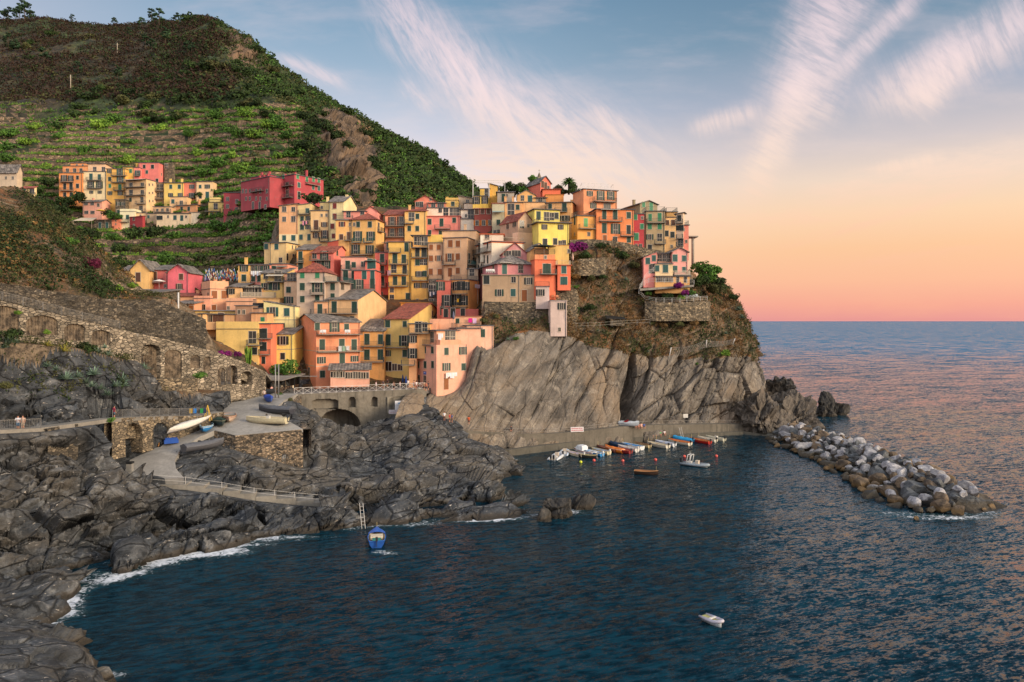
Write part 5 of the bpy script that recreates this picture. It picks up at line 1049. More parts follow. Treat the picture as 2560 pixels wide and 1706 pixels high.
h = J('pink right wing of the cliff house with teal shutters', 'e2908a', 1003, 1138, 748, 965, 178.5, roof='gv', rh=1.0, group=CH, over=.4, yaw=6); h.win([1025], [803, 900], 'c', 't', 1.15).win([1105], [806, 905], 'c', 't').balc(1005, 1147, 955, 1.2, 's')
h = J('ochre arcade with dark openings under the cliff house', 'c99c5c', 848, 1155, 968, 1025, 177.0, group=CH, over=.3); h.win([885, 940, 975], 995, 'W', 'k', .8).win([1050, 1118], 995, 'a', 't', .7)
# ---- crop 6 : lower left of the village
LV = 'houses at the bottom of the village around the square'
def L6(*a, **k): k.setdefault('group', LV); return House(6, *a, **k)
h = L6('salmon house with two arched orange shutters and roof parapet', 'e59a76', 515, 742, 308, 600, 163, side=-105, yaw=38, roof='para', rh=1.8); h.win([568, 690], 378, 'c', 'b', 1.25).win(492, 385, 'c', 'B', .8).chim(.5, .95)
h = L6('long salmon terrace wing left of the arched shutters', 'dd9478', 318, 520, 425, 600, 162, roof='para', rh=.6); h.win([430], 530, 'p').win([285], 555, 'c', 'b')
h = L6('long peach wing with parapet right of the arched shutters', 'e49c7a', 715, 1040, 462, 600, 161, roof='para', rh=.8); h.win([740], 540, 's').win([565], 540, 'c', 'b')
h = L6('peach house with grey slate canopy by the white pole', 'dc9068', 62, 320, 492, 720, 158, roof='shb', rh=1.0, over=.5); h.win([110], 600, 's').win([285], 555, 'c', 'b', 1.1).win(215, 560, 'P', 'k')
h = L6('low peach house with pink roof behind the white pole', 'd99c72', 20, 330, 400, 500, 165, roof='gu', rc='red', rh=.8, over=.3).chim(.85)
h = L6('sand coloured house with slate roof and white slatted balcony', 'd3aa72', 742, 905, 290, 500, 165, side=0, roof='shb', rh=1.5, over=.4); h.win(770, 335, 'o', 'k', .9)
h = L6('loggia part of the sand coloured house behind a slatted balcony', 'cc9c60', 905, 1160, 300, 500, 165.5, roof='shb', rh=1.2, over=.5); h.win([945, 1000], 335, 'P', 'B').win([1060, 1105], 335, 'P', 'B').balc(908, 1325, 412, 1.3, 's', 1.1)
h = L6('sand coloured low wall block with parapet below the slatted balcony', 'd8ab6e', 1020, 1365, 425, 560, 163, rc='c09a6c')
h = L6('yellow mustard flat roofed room behind the brown huts', 'deb060', 512, 825, 578, 720, 156, rc='8c8c90', over=.3)
h = L6('yellow flat roofed strip house left of the mustard room', 'e0b264', 300, 512, 575, 640, 157, rc='8c8c90', over=.3)
h = L6('cream yellow house with a slanting roofline and grey band', 'e9c98c', 1172, 1562, 530, 870, 157, roof='shl', rh=1.2, over=.15); h.win(1280, 592, 'o', 't', 1.25).win(1455, 593, 'c', 't', 1.25).win(1368, 772, 'o', 'k', 1.25).band(690, .12, '8f8a84')
h = L6('very dark side wall left of the cream yellow house', '23252c', 1038, 1172, 480, 600, 158, roof='none')  # left face of the cream yellow house, coloured near black
h = L6('brown grey hut with narrow slits', '96755e', 825, 1025, 515, 720, 154, side=0, over=.2); h.win([870, 928], 590, 's', sc=1.1)
h = L6('apricot hut with flat stone roof beside the brown grey hut', 'd49c68', 1020, 1215, 605, 730, 153, over=.3); h.win(1160, 685, 'c', 'G', .9)
h = L6('small dark roofed hut on top of the brown grey hut', '9c7c66', 905, 1120, 545, 610, 155, over=.3).chim(.4)
h = L6('beige house with one large black window and grey base', 'd9ab72', 207, 432, 615, 960, 147, side=0, over=.3, ext=3); h.win(323, 760, 'W', sc=1.65)
h = L6('upper enclosure of wooden slats on the beige house', 'a8855e', 430, 700, 620, 712, 149, over=.4); h.win(515, 675, 'p', sc=1.2).win([460, 580], 670, 'c', 'B').win([650], 672, 'C', 'B')
h = L6('beige balcony wing with a green door beside the large black window', 'd2a673', 415, 605, 712, 800, 147.5, roof='none', ext=.1)
h = L6('recessed ground floor with green curtain under the beige balcony wing', 'a99274', 420, 592, 805, 985, 149.5, roof='flat'); h.win([470], 880, 'P').win(555, 872, 'C').balc(415, 592, 960)
h = L6('big blank yellow building with terrace parapet', 'ebb463', 590, 1108, 800, 1075, 147, roof='para', rh=1.5, ext=5); h.win(1035, 905, 'P', 'k').balc(978, 1155, 992, 1.1)
h = L6('amber lower corner with a single window beside the cactus', 'e9ac5e', 965, 1108, 1010, 1285, 146.8, roof='none', ext=3); h.win(1062, 1068, 'c', 'k').win(1062, 1235, 's')
h = L6('narrow coral house with three tiny balconies', 'd96c48', 1106, 1262, 735, 1290, 147.5, over=.25, ext=3); h.win([1140, 1185], 852, 'C', 'k', .85).win([1140, 1182], 1012, 'C', 'k', .85).win([1170], 1180, 'C', 'k', .7).balc(1115, 1280, 912, .8).balc(1125, 1252, 1108, .8)
h = L6('lemon house with slate lean-to roof behind the street tree', 'e3bf5c', 1262, 1530, 868, 1230, 151, roof='shb', rh=1.7, over=.3); h.win(1408, 938, 'o', 'k', 1.25).win(1405, 1130, 'c', 'k').band(1050, .12, '9a9484')
# ---- crop 7
def L7(*a, **k): k.setdefault('group', LV); return House(7, *a, **k)
h = L7('big coral house with long upper balcony on the square', 'e8865f', 43, 497, 605, 1275, 150, side=-210, yaw=31, roof='gu', rh=1.7, over=.35, ext=3)
h.win([25 + 30], 645, 'c').win(232, 648, 'O').win(357, 650, 'c').win([105, 308, 435], 830, 'C').win(97, 993, 'o').win(312, 985, 'C').win(437, 977, 'o').win(108, 1137, 'c')
h.win([-115], [615, 800], 'c').win(-113, 968, 'O').win(-30, 1130, 'P', 'k').balc(43, 500, 728, 1.5).balc(48, 518, 908, 1.1).balc(-180, -45, 1062, .9).band(900, .14).band(1055, .14)
o = h.laundry(265, 385, 850, 3, ('dcdcdc', '9ab7a0')); tag(o, 'drying rack laundry on the middle balcony of the coral house', 'laundry', 'laundry lines')
h = L7('pale peach house with slate gable roof and green doors', 'e6aa78', 160, 474, 368, 700, 158, side=292, yaw=-10, roof='gu', rh=2.3, over=.35); h.win([230, 438], 447, 'C').win([205], 560, 's').win(415, 595, 'C', 'k').balc(150, 475, 512, 1.0)
h = L7('peach side wing with a green door left of the pale peach gable house', 'dd9e74', 22, 162, 392, 560, 159, roof='shb', rh=1.0, over=.35); h.win(82, 467, 'C').balc(-10, 150, 515, .8)
h = L7('narrow orange house with slate lean-to roof and two long balconies', 'dd9a4e', 495, 747, 700, 1040, 157, roof='shb', rh=2.6, over=.35); h.win([567, 706], 780, 'C').win([567, 706], 935, 'C').balc(495, 745, 847).balc(495, 747, 1008)
h = L7('olive yellow house with a big red tile roof', 'bfa65a', 746, 998, 568, 1150, 157.5, side=405, yaw=-12, roof='gu', rc='red', rh=3.6, over=.4, ext=4)
h.win([783, 958], 620, 'c').win(787, 788, 'C').win(952, 790, 'O').win(777, 922, 'o').win(958, 925, 'c').win(788, 1060, 'p', sc=1.4).win([852, 910], 1068, 'p').win(1242, 520, 'c', 'B').balc(722, 988, 860)
h = L7('terrace lodge with dark loggia on the right flank of the olive house', 'cf9f60', 1003, 1215, 620, 730, 153.5, roof='flat', over=.3); h.win([1100, 1160], 650, 'P', 'k').balc(1003, 1215, 712, 1.1)
h = L7('peach slip house between olive house and big pink house', 'd99a68', 1000, 1078, 738, 1130, 153, over=.2); h.win(1037, 778, 'o', 'k', 1.1).win(1035, 925, 'O', 'k').balc(925, 1065, 1040, 1.0)
h = L7('pink roof terrace room with magenta towels behind the big pink house', 'e69a7a', 1215, 1470, 568, 720, 159, rh=.3, roof='none')
h = L7('peach back storey with small green window behind the roof terrace', 'e3a07c', 1468, 1740, 545, 700, 160, over=.2, rc='a86a50'); h.win(1502, 588, 'c', sc=.8)
o = h.laundry(1615, 1705, 562, 2, ('d81f86', 'd8b4d0')); tag(o, 'magenta and pale towels drying above the big pink house', 'laundry', 'laundry lines')
h = L7('big pink corner house with many green shutters and an orange door', 'ee9a82', 1284, 1600, 838, 1290, 150, side=-216, yaw=38, roof='none', ext=1.5)
h.win(1387, 903, 'c', sc=1.15).win(1557, 898, 'o', sc=1.2).win(1387, 1065, 'o', sc=1.15).win(1563, 1062, 'c', sc=1.15).win(1384, 1238, 'd', 'b').win([1095, 1165, 1243], 888, 'c').win([1097, 1168, 1245], 1040, 'c').win([1100, 1165], 1195, 'P', 'k', .8)
o = h.laundry(1370, 1485, 1125, 8); tag(o, 'row of small white laundry on the big pink corner house', 'laundry', 'laundry lines')
h = L7('right shoulder of the big pink house climbing the rock', 'f0a48c', 1598, 1872, 640, 1100, 156, yaw=14, roof='flat', over=.2, ext=1); h.win(1758, 717, 'c', 'g', 1.1)
h = L7('pink upper storey with roof deck and railings of the corner house', 'ee9e86', 1498, 1740, 668, 838, 154.6, yaw=20, over=.4); h.terr()
h = L7('shaded loggia with hanging sheets on the big pink corner house', 'e39676', 1285, 1500, 690, 838, 151.5, side=-205, yaw=38, over=.5); h.win([1400, 1450], 740, 'P', 'k').balc(1290, 1503, 836, 1.2, 'w').win([1180, 1240], 760, 'P', 'k')
h.balc(1080, 1282, 826, 1.3)
o = h.laundry(1290, 1340, 720, 3, ('cfd3dc',)); tag(o, 'sheets hanging in the loggia of the big pink corner house', 'laundry', 'laundry lines')
h = L7('small pink box terrace on the left corner of the roof deck', 'e69a7a', 1212, 1280, 612, 690, 156, roof='none')
h = L7('glazed restaurant lean-to with slate roof in front of the coral house', 'd99a84', 190, 590, 1100, 1262, 146, yaw=10, D=4, roof='shb', rh=1.0, over=.5, ext=.2); h.win([215, 250, 285, 318], 1140, 'p', 'B', .9).win([365, 398, 445, 480, 525, 560], 1150, 'p', 'B', .9)
# ------------------------------------------------------------ walls with arches, bridge, quay, ramp
def setz(p, z): q = Vector(p); q.z = z; return q
def relief(name, label, cat, top, zbot, arches, mat, ds=.14, depth=1.6, thick=1.2, noise=.12, kind=None, group=None, mats=None):
    """top: world points of the upper edge.  arches: (xl, xr, ytop, ybot, round) in photo pixels, sunk into the face"""
    A = np.array([tuple(p) for p in top]); seg = np.hypot(*(A[1:, :2] - A[:-1, :2]).T); s = np.concatenate([[0], np.cumsum(seg)])
    n = int(s[-1] / ds) + 1; t = np.linspace(0, s[-1], n); X = np.interp(t, s, A[:, 0]); Y = np.interp(t, s, A[:, 1]); Zt = np.interp(t, s, A[:, 2])
    zb = np.interp(t, s, zbot) if hasattr(zbot, '__len__') else np.full(n, float(zbot))
    dx = np.gradient(X); dy = np.gradient(Y); L = np.hypot(dx, dy); nx, ny = -dy / L, dx / L      # away from the viewer
    if (nx * X + ny * Y).mean() < 0: nx, ny = -nx, -ny
    m_ = int((Zt - zb).max() / ds) + 2; f = np.linspace(0, 1, m_)
    Zg = zb[:, None] + (Zt - zb)[:, None] * f[None]; Xg = np.repeat(X[:, None], m_, 1); Yg = np.repeat(Y[:, None], m_, 1)
    PX = 1280 + F * Xg / Yg; PY = HY - F * (Zg - H) / Yg; push = np.zeros_like(Zg)
    for xl, xr, yt, yb, rd in arches:
        c = (xl + xr) / 2; hw = (xr - xl) / 2; u = ((PX - c) / hw); ok = np.abs(u) < 1
        ya = yt + rd * (1 - np.sqrt(np.clip(1 - u ** 2, 0, 1))); push = np.maximum(push, (ok & (PY > ya) & (PY < yb)) * 1.0)
    P3 = np.stack([Xg, Yg, Zg], -1); rough = fbm(P3 * 1.3, 3, seed=5) * noise
    off = push * depth - rough
    P3[..., 0] += nx[:, None] * off; P3[..., 1] += ny[:, None] * off
    cap = P3[:, -1:].copy(); cap[..., 0] += nx[:, None] * thick; cap[..., 1] += ny[:, None] * thick; dn = cap.copy(); dn[..., 2] -= 3
    P3 = np.concatenate([P3, cap, dn], 1); org = A[len(A) // 2].copy(); org[2] = float(np.min(zb))
    me = grid_mesh(name, P3 - org, mat, False); o = link(name, me, None, tuple(org)); tag(o, label, cat, group, kind); return o
def fence(name, label, pts, h=1.1, gap=2.0, bars=.16, mat=None, post=.045, group=None, rails=(1.0,), cat='railing', lean=0):
    """posts, rails and thin bars along a line of world points: each post a part"""
    mat = mat or M_STEEL; P0 = pts[0]; root = empty(name, tuple(P0)); tag(root, label, cat, group); r = MB(); b = MB(); up = Vector((0, 0, h)); k = 0
    for a, c in zip(pts[:-1], pts[1:]):
        a = Vector(a) - Vector(P0); c = Vector(c) - Vector(P0); L = (c - a).length; n = max(1, round(L / gap))
        for q in rails: r.bar(a + up * q, c + up * q, .022, 4)
        for i in range(n + (1 if c is pts[-1] else 0) + 0):
            p = a + (c - a) * (i / n); MB().bar((0, 0, 0), up * 1.03, post, 4).obj('post', mat, root, tuple(p)); k += 1
        if bars:
            nb = max(1, int(L / bars))
            for i in range(nb): p = a + (c - a) * (i / nb); b.bar(p + up * .1, p + up * .97, .012, 3)
    MB().bar((0, 0, 0), up * 1.03, post, 4).obj('post', mat, root, tuple(Vector(pts[-1]) - Vector(P0)))
    r.obj('rail', mat, root)
    if bars: b.obj('bars', mat, root)
    return root
# the long sloping wall with blind arches
relief('arched_wall', 'long sloping stone retaining wall with eleven blind arches', 'retaining wall', UPATH[:-1],
       [24, 22.5, 21, 17.5, 13.5, 13.2, 13.0, 13.0], [(-30, 46, 766, 838, 14), (68, 143, 790, 838, 16), (163, 212, 811, 852, 12), (231, 276, 827, 862, 10), (354, 400, 862, 960, 14), (413, 453, 875, 955, 13),
       (477, 500, 889, 920, 10), (510, 526, 893, 926, 8), (546, 562, 921, 962, 7), (567, 593, 914, 960, 12), (603, 631, 929, 962, 12)], M_STONE4, depth=3.6)
fence('path_railing', 'grey bar railing on top of the long arched wall', [p + Vector((0.1, .25, 0)) for p in UPATH[:4]], 1.15, 3.3, .2)
# path surface on top of the arched wall
def path_strip(name, c, wd, mat, dz=.0, shift=.1, zth=.5):
    L, Rr = strip_poly([p + Vector((0, shift, dz)) for p in c], wd); m_ = MB()
    for i in range(len(c) - 1):
        a, b, d_, e = L[i], L[i + 1], Rr[i + 1], Rr[i]; m_.add([a, b, d_, e, a - Vector((0, 0, zth)), b - Vector((0, 0, zth)), d_ - Vector((0, 0, zth)), e - Vector((0, 0, zth))], [(0, 1, 2, 3), (4, 7, 6, 5), (0, 4, 5, 1), (2, 6, 7, 3)])
    return tag(m_.obj(name, mat), kind='structure')
path_strip('upper_path', UPATH, 3.2, M_CONC, -.04, .15)
# second wall above the path, dry stone
_b = strip_poly(UPATH, 3.5)[1]; _z = [33, 32.4, 31.4, 30.4, 30.5, 27.3]
relief('dry_stone_wall', 'high dry stone wall above the sloping path with layered courses', 'stone wall', [setz(p, z) for p, z in zip(_b[:6], _z)], [p.z - .6 for p in _b[:6]], [], M_STONE, noise=.5, ds=.2, thick=2.5)
relief('garden_wall', 'pale stone garden wall below the dry slope beside the bougainvillea', 'stone wall', [W(134, 655, 124), W(195, 668, 127), W(240, 690, 130), W(330, 715, 137), W(400, 738, 141)], [31, 30, 29, 28, 27], [], M_STONE2, noise=.3, ds=.25)
relief('terrace_wall', 'low square stone wall at the foot of the tall arches', 'stone wall', [W(372, 948, 116), W(400, 948, 118), W(488, 945, 121), W(494, 950, 122)], 13.5, [], M_STONE2, ds=.2)
# lower promenade with its two boat arches
tag(path_strip('lower_path', LPATH, 1.9, M_CONC, .02, .0), kind='structure')
relief('boat_arch_wall', 'stone wall under the lower promenade with two round boat arches', 'retaining wall', LPATH[4:], [8.6, 8.6, 8.8, 9.2, 11], [(315, 355, 1060, 1200, 20), (384, 420, 1058, 1200, 18)], M_STONE2, depth=3.2)
relief('promenade_wall', 'stone retaining wall piece under the left promenade', 'retaining wall', [W(118, 1073, 88.8), W(150, 1066, 91), W(195, 1060, 93.2)], [9.5, 9.5, 9.5], [], M_STONE, noise=.2)
fence('promenade_railing', 'grey bar railing along the lower promenade past the boat arches', [p + Vector((0, .15, .02)) for p in LPATH[4:-1]], 1.1, 1.9, .17)
fence('promenade_railing', 'grey bar railing at the far left where a couple leans', [p + Vector((0, .15, .02)) for p in LPATH[:3]], 1.1, 1.9, .17)
# ramp
m_ = MB(); m_.poly([tuple(p + Vector((0, 0, .0))) for p in RAMP]); 
def fill(name, pts, mat, th=.8, kind='structure'):
    bm = bmesh.new(); vs_ = [bm.verts.new(tuple(p)) for p in pts]; f = bm.faces.new(vs_); r_ = bmesh.ops.extrude_face_region(bm, geom=[f]); bmesh.ops.translate(bm, vec=(0, 0, -th), verts=[v for v in r_['geom'] if isinstance(v, bmesh.types.BMVert)])
    bmesh.ops.triangulate(bm, faces=bm.faces[:]); bmesh.ops.recalc_face_normals(bm, faces=bm.faces[:]); me = bpy.data.meshes.new(name); bm.to_mesh(me); bm.free(); me.materials.append(mat); o = link(name, me)
    if kind: o['kind'] = kind
    return o
fill('ramp', RAMP, M_RAMP)
for k, (a, b) in enumerate([((422,1133),(443,1137)), ((443,1116),(465,1119)), ((388,1140),(413,1143)), ((368,1152),(398,1153)), ((362,1163),(392,1162)), ((470,1102),(492,1105))]):
    ya = 0
# platform front walls
pf = [W(535, 1077, 113), W(590, 1090, 111.2), W(757, 1074, 116.1)]
relief('platform_wall', 'rough stone wall carrying the boat yard platform', 'retaining wall', pf, [7.0, 5.6, 3.2], [], M_STONE3, noise=.25, ds=.16, depth=0)
relief('platform_side_wall', 'stone side wall of the boat yard platform above the inlet', 'retaining wall', [W(757, 1074, 116.1), W(745, 1060, 121), W(712, 1048, 128), W(722, 1010, 134), W(738, 990, 137.5)], [4, 5, 6, 9, 11], [], M_STONE3, noise=.25, ds=.25, depth=0)
# stair path down to the sea
m_ = MB(); n = 0
for i in range(len(STAIR) - 1):
    a, b = STAIR[i], STAIR[i + 1]; ns = 2 if i > 1 else 1; d = Vector((b.x - a.x, b.y - a.y, 0)); L = d.length; d.normalize(); q = Vector((-d.y, d.x, 0))
    for k in range(ns):
        p0 = a + (b - a) * (k / ns); p1 = a + (b - a) * ((k + 1) / ns); z = p0.z if i > 1 else (p0.z + p1.z) / 2 
        w0, w1 = (-.9, 1.6)
        pts = [p0 + q * w0, p1 + q * w0, p1 + q * w1, p0 + q * w1]; m_.prism([(p.x, p.y) for p in pts], z - 2.2, z + .05)
tag(m_.obj('sea_steps', concrete('8a847a', 'steps_concrete', .3)), kind='structure')
for nm, off in (('rope_railing', -.75),):
    fence(nm, 'thin rusty posts with two white ropes beside the sea steps', [p + Vector((0, off, .1)) for p in STAIR], 1.15, 3.2, 0, M_WHITE, .035, rails=(.45, .95), cat='railing')
# plaza and bridge
PZ = [W(736, 985, 138), W(800, 984, 140.5), W(900, 983, 144), W(1000, 981, 147.5), W(1066, 978, 150)]
def setz(p, z): q = Vector(p); q.z = z; return q
PZ = [setz(p, PLAZA_Z) for p in PZ]
fill('square', [PZ[0] + Vector((.3, .3, 0))] + [p + Vector((0, .4, 0)) for p in PZ[1:]] + [setz(W(1110, 960, 156), PLAZA_Z), setz(W(1100, 940, 170), PLAZA_Z), setz(W(760, 935, 172), PLAZA_Z), setz(W(640, 950, 160), PLAZA_Z), setz(W(600, 980, 141), PLAZA_Z)], concrete('6f6a66', 'square_paving', .2), 1.0)
relief('stone_bridge', 'stained stone bridge wall with arches carrying the square', 'bridge', PZ, [6.5, 4.5, 4.0, 4.5, 8.5],
       [(781, 846, 998, 1023, 7), (873, 888, 994, 1018, 8), (930, 944, 993, 1016, 8), (795, 902, 1024, 1200, 46)], concrete('7a7266', 'bridge_stone', .8), depth=5.0, ds=.16, noise=.1)
relief('bridge_niche', 'framed recess in the bridge wall behind the notice board', 'niche', [setz(W(968, 981, 146.0), 12.0), setz(W(1036, 981, 148.6), 12.0)], 8.8, [(974, 1031, 992, 1100, 8)], concrete('8f8676', 'niche_stone', .5), depth=1.0, thick=.8)
# white lattice fence on the bridge
root = empty('lattice_fence', tuple(PZ[0])); tag(root, 'white wooden lattice fence with crosses on the bridge', 'fence')
rl = MB(); N = 0
for a, b in zip(PZ[:-1], PZ[1:]):
    a = a - PZ[0]; b = b - PZ[0]; L = (b - a).length; n = round(L / 1.55)
    for i in range(n):
        p = a + (b - a) * (i / n); q = a + (b - a) * ((i + 1) / n); u = Vector((0, 0, 1.25))
        MB().bar((0, 0, 0), u * 1.02, .05).obj('post', M_WHITE, root, tuple(p))
        cr = MB(); cr.bar((0, 0, .1), (q - p) + u * .95, .03); cr.bar(u * .95, (q - p) + Vector((0, 0, .1)), .03); cr.obj('cross', M_WHITE, root, tuple(p))
    rl.bar(a + u, b + u, .045); rl.bar(a + Vector((0, 0, .1)), b + Vector((0, 0, .1)), .03)
rl.obj('rail', M_WHITE, root)
# quay under the cliff
def ledge(name, pts, wd, zb, mat, zt=None):
    m_ = MB(); n = len(pts)
    off = []
    for i in range(n):
        a = pts[max(0, i - 1)]; b = pts[min(n - 1, i + 1)]; d = Vector((b.x - a.x, b.y - a.y, 0)).normalized(); off.append(Vector((-d.y, d.x, 0)) * wd)
    for i in range(n - 1):
        a, b = pts[i], pts[i + 1]; c, d_ = b + off[i + 1], a + off[i]
        v = [a, b, c, d_]; lo = [setz(p, zb) for p in v]; m_.add(v + lo, [(0, 1, 2, 3), (0, 4, 5, 1), (1, 5, 6, 2), (2, 6, 7, 3), (3, 7, 4, 0)])
    return tag(m_.obj(name, mat), kind='structure')
QU = [W(1095, 1068, 145), W(1180, 1078, 147.5), W(1280, 1085, 150.5), W(1370, 1085, 154), W(1450, 1079, 157), W(1560, 1067, 162.5), W(1640, 1063, 167), W(1720, 1062, 171), W(1800, 1061, 175), W(1870, 1062, 178)]
ledge('quay_walkway', QU, 5.5, -1, concrete('6f675b', 'quay_stone', .8))
QL = [W(1250, 1128, 147), W(1370, 1113, 152.5), W(1450, 1104, 156.5), W(1500, 1100, 160), W(1620, 1091, 165.5), W(1750, 1084, 171.5), W(1858, 1080, 176), W(1900, 1086, 174.5), W(1940, 1092, 172)]
ledge('lower_quay', QL, 3.2, -1.5, concrete('5f5a50', 'quay_low', .8))
fence('quay_railing', 'thin cable railing along the quay under the cliff', [p + Vector((0, .3, 0)) for p in QU[1:6]], 1.0, 3.5, 0, M_STEEL, .03, rails=(.5, 1.0))
fence('quay_railing', 'short hand rails on the quay next to the white plate', [p + Vector((0, .3, 0)) for p in QU[5:]], .9, 4.5, 0, M_STEEL, .025, rails=(1.0,))
# rampart under the bastion house
relief('stone_rampart', 'old round stone rampart carrying the beige bastion house', 'rampart', [W(1203, 752, 166.5), W(1212, 754, 164.5), W(1280, 756, 164), W(1376, 756, 165), W(1384, 745, 168)], 22.5, [], M_STONE2, noise=.35, ds=.22, thick=2)
rampart_band = fence('rampart_moulding', 'rounded stone moulding round the rampart', [W(1207, 772, 164.2), W(1213, 773, 163.9), W(1280, 774, 163.5), W(1372, 774, 164.6)], .12, 50, 0, M_STONE, .1, rails=(.2, .7, 1.0), cat='moulding')
relief('cliff_retaining_wall', 'dry stone retaining wall with a hedge on top beside the vermilion house', 'retaining wall', [W(1372, 730, 167.5), W(1395, 722, 166.8), W(1440, 720, 167.5), W(1447, 740, 169.5)], 24, [], M_STONE2, noise=.35, ds=.22, thick=3)
relief('cliff_retaining_wall', 'stone wall with a long ledge under the purple bougainvillea', 'retaining wall', [W(1425, 655, 172.5), W(1450, 648, 171.5), W(1510, 645, 172.5), W(1516, 660, 176)], 37.5, [], M_STONE2, noise=.35, ds=.25, thick=4)
relief('cliff_retaining_wall', 'stone wall below the orange and crimson houses', 'retaining wall', [W(1425, 600, 178.5), W(1480, 598, 179.5), W(1560, 606, 181), W(1620, 622, 183), W(1660, 628, 184.5)], [40, 40, 40, 40, 40], [], M_STONE2, noise=.3, ds=.3, thick=3)
relief('garden_retaining_wall', 'curved stone wall holding the garden of the cliff house', 'retaining wall', [W(1612, 752, 174.8), W(1640, 757, 174.2), W(1700, 757, 175.2), W(1768, 752, 178), W(1775, 755, 182)], 27, [], M_STONE2, noise=.35, ds=.25, thick=6)
fence('garden_railing', 'white wooden railing round the garden terrace of the cliff house', [W(1612, 752, 174.9), W(1640, 757, 174.3), W(1700, 757, 175.3), W(1768, 752, 178.1)], 1.1, 2.2, 0, M_WHITE, .05, rails=(.35, .7, 1.0))
fence('garden_railing', 'white wooden rails climbing to the door of the cliff house', [W(1600, 722, 173.5), W(1622, 708, 175.0), W(1680, 708, 175.4), W(1735, 712, 176.5)], 1.1, 2.0, 0, M_WHITE, .05, rails=(.35, .7, 1.0))
fence('stair_railing', 'white zigzag stair rail left of the cliff house', [W(1612, 752, 174.9), W(1597, 735, 174.6), W(1612, 700, 176.0), W(1634, 680, 177.2)], 1.1, 2.0, 0, M_WHITE, .05, rails=(.35, .7, 1.0))
path_strip('garden_terrace', [W(1612, 753, 174.8), W(1700, 758, 175.2), W(1768, 753, 178)], 8, M_DRYC, .0)
path_strip('house_terrace', [W(1600, 722, 173.8), W(1735, 712, 176.5)], 6, M_CONC, .0)
# cross path fence on the slope and the rockfall net
fence('slope_fence', 'thin grey rail fence across the scrub slope right of the tower house', [W(1440, 822, 165.5), W(1500, 820, 167.5), W(1560, 815, 169.5), W(1625, 812, 172)], 1.2, 3.2, 0, M_STEEL, .04, rails=(.5, 1.0))
root = empty('rockfall_net', tuple(W(1672, 898, 172.5))); tag(root, 'sagging wire rockfall net between leaning white poles on the cliff', 'safety net')
pts = [W(1672, 898, 172.3), W(1765, 870, 175.2), W(1832, 862, 179.5)]; hh = [W(1678, 869, 172.3), W(1767, 850, 175.2), W(1838, 846, 179.5)]
for p, q in zip(pts, hh): MB().bar(p - pts[0], q - pts[0] , .09, 6).obj('pole', M_WHITE, root)
nt = MB()
for i in range(2):
    a0, a1, b0, b1 = pts[i] - pts[0], pts[i + 1] - pts[0], hh[i] - pts[0], hh[i + 1] - pts[0]; n = 22
    for k in range(n + 1):
        t = k / n; sag = math.sin(math.pi * t) * .6
        for d_ in (-3, 3):
            t2 = min(1, max(0, t + d_ / n)); lo = a0 + (a1 - a0) * t; up = b0 + (b1 - b0) * t2 - Vector((0, 0, math.sin(math.pi * t2) * .6)); nt.bar(lo, up, .018, 3)
    prev = None
    for k in range(n + 1):
        t = k / n; up = b0 + (b1 - b0) * t - Vector((0, 0, math.sin(math.pi * t) * .6))
        if prev: nt.bar(prev, up, .025, 3)
        prev = up
nt.obj('net', M_STEEL, root)
# water of the small inlet behind the platform
# ------------------------------------------------------------ plants
rs = np.random.RandomState(11)
def leafcloud(lobes, n, size, seed=0, elong=1.0, droop=0.0):
    """n leaf clumps (bent quads) through a set of lobes (cx, cy, cz, rx, ry, rz)"""
    r = np.random.RandomState(seed); L = np.array(lobes, float); vol = L[:, 3] * L[:, 4] * L[:, 5]; k = r.choice(len(L), n, p=vol ** .67 / (vol ** .67).sum())
    d = r.normal(size=(n, 3)); d /= np.linalg.norm(d, axis=1, keepdims=True); rad = r.uniform(.55, 1.04, (n, 1)) ** .6
    c = L[k, :3] + d * rad * L[k, 3:]; nrm = d + r.normal(size=(n, 3)) * .55; nrm /= np.linalg.norm(nrm, axis=1, keepdims=True)
    t = np.cross(nrm, r.normal(size=(n, 3))); t /= np.linalg.norm(t, axis=1, keepdims=True); b = np.cross(nrm, t)
    s = size * r.uniform(.6, 1.3, (n, 1)); t *= s; b *= s * elong
    V = np.stack([c - t, c - b * .8, c + t, c + b * .8], 1) + (nrm * s * .3)[:, None] * np.array([1, -1, 1, -1])[None, :, None]
    return V.reshape(-1, 3), np.arange(n * 4).reshape(n, 4)
def cloud_mesh(name, mat, *a, **k): V, Q = leafcloud(*a, **k); return np_mesh(name, V, Q, mat, False)
LF = {'dark': leaf_mat('1a2415', '384a24'), 'green': leaf_mat('2a421e', '567a32'), 'bright': leaf_mat('466826', '7c9a3c'), 'olive': leaf_mat('32351f', '5c5c38'), 'brown': leaf_mat('261d18', '46332a', c3='5a4434'),
      'dry': leaf_mat('4f3d28', '80623c', c3='94784e'), 'purple': leaf_mat('4a1040', '8a2a78', c3='a83a90'), 'wine': leaf_mat('3a1226', '6a2440'), 'pine': leaf_mat('1b2b20', '3d5538'), 'agave': leaf_mat('3a5048', '7a8e7c', c3='93a48e'), 'yel': leaf_mat('7d7a34', 'b8ae5a'), 'pink': leaf_mat('8a3a40', 'c06a66')}
M_BARK = paint('4a3c30', .9)
def lump(seed, n=5, flat=.75):
    r = random.Random(seed); return [(0, 0, .35, .85, .85, .5)] + [(r.uniform(-.75, .75), r.uniform(-.75, .75), r.uniform(.05, .9) * flat + .1, r.uniform(.35, .55), r.uniform(.35, .55), r.uniform(.3, .5)) for _ in range(n)]
SHRUB = {}
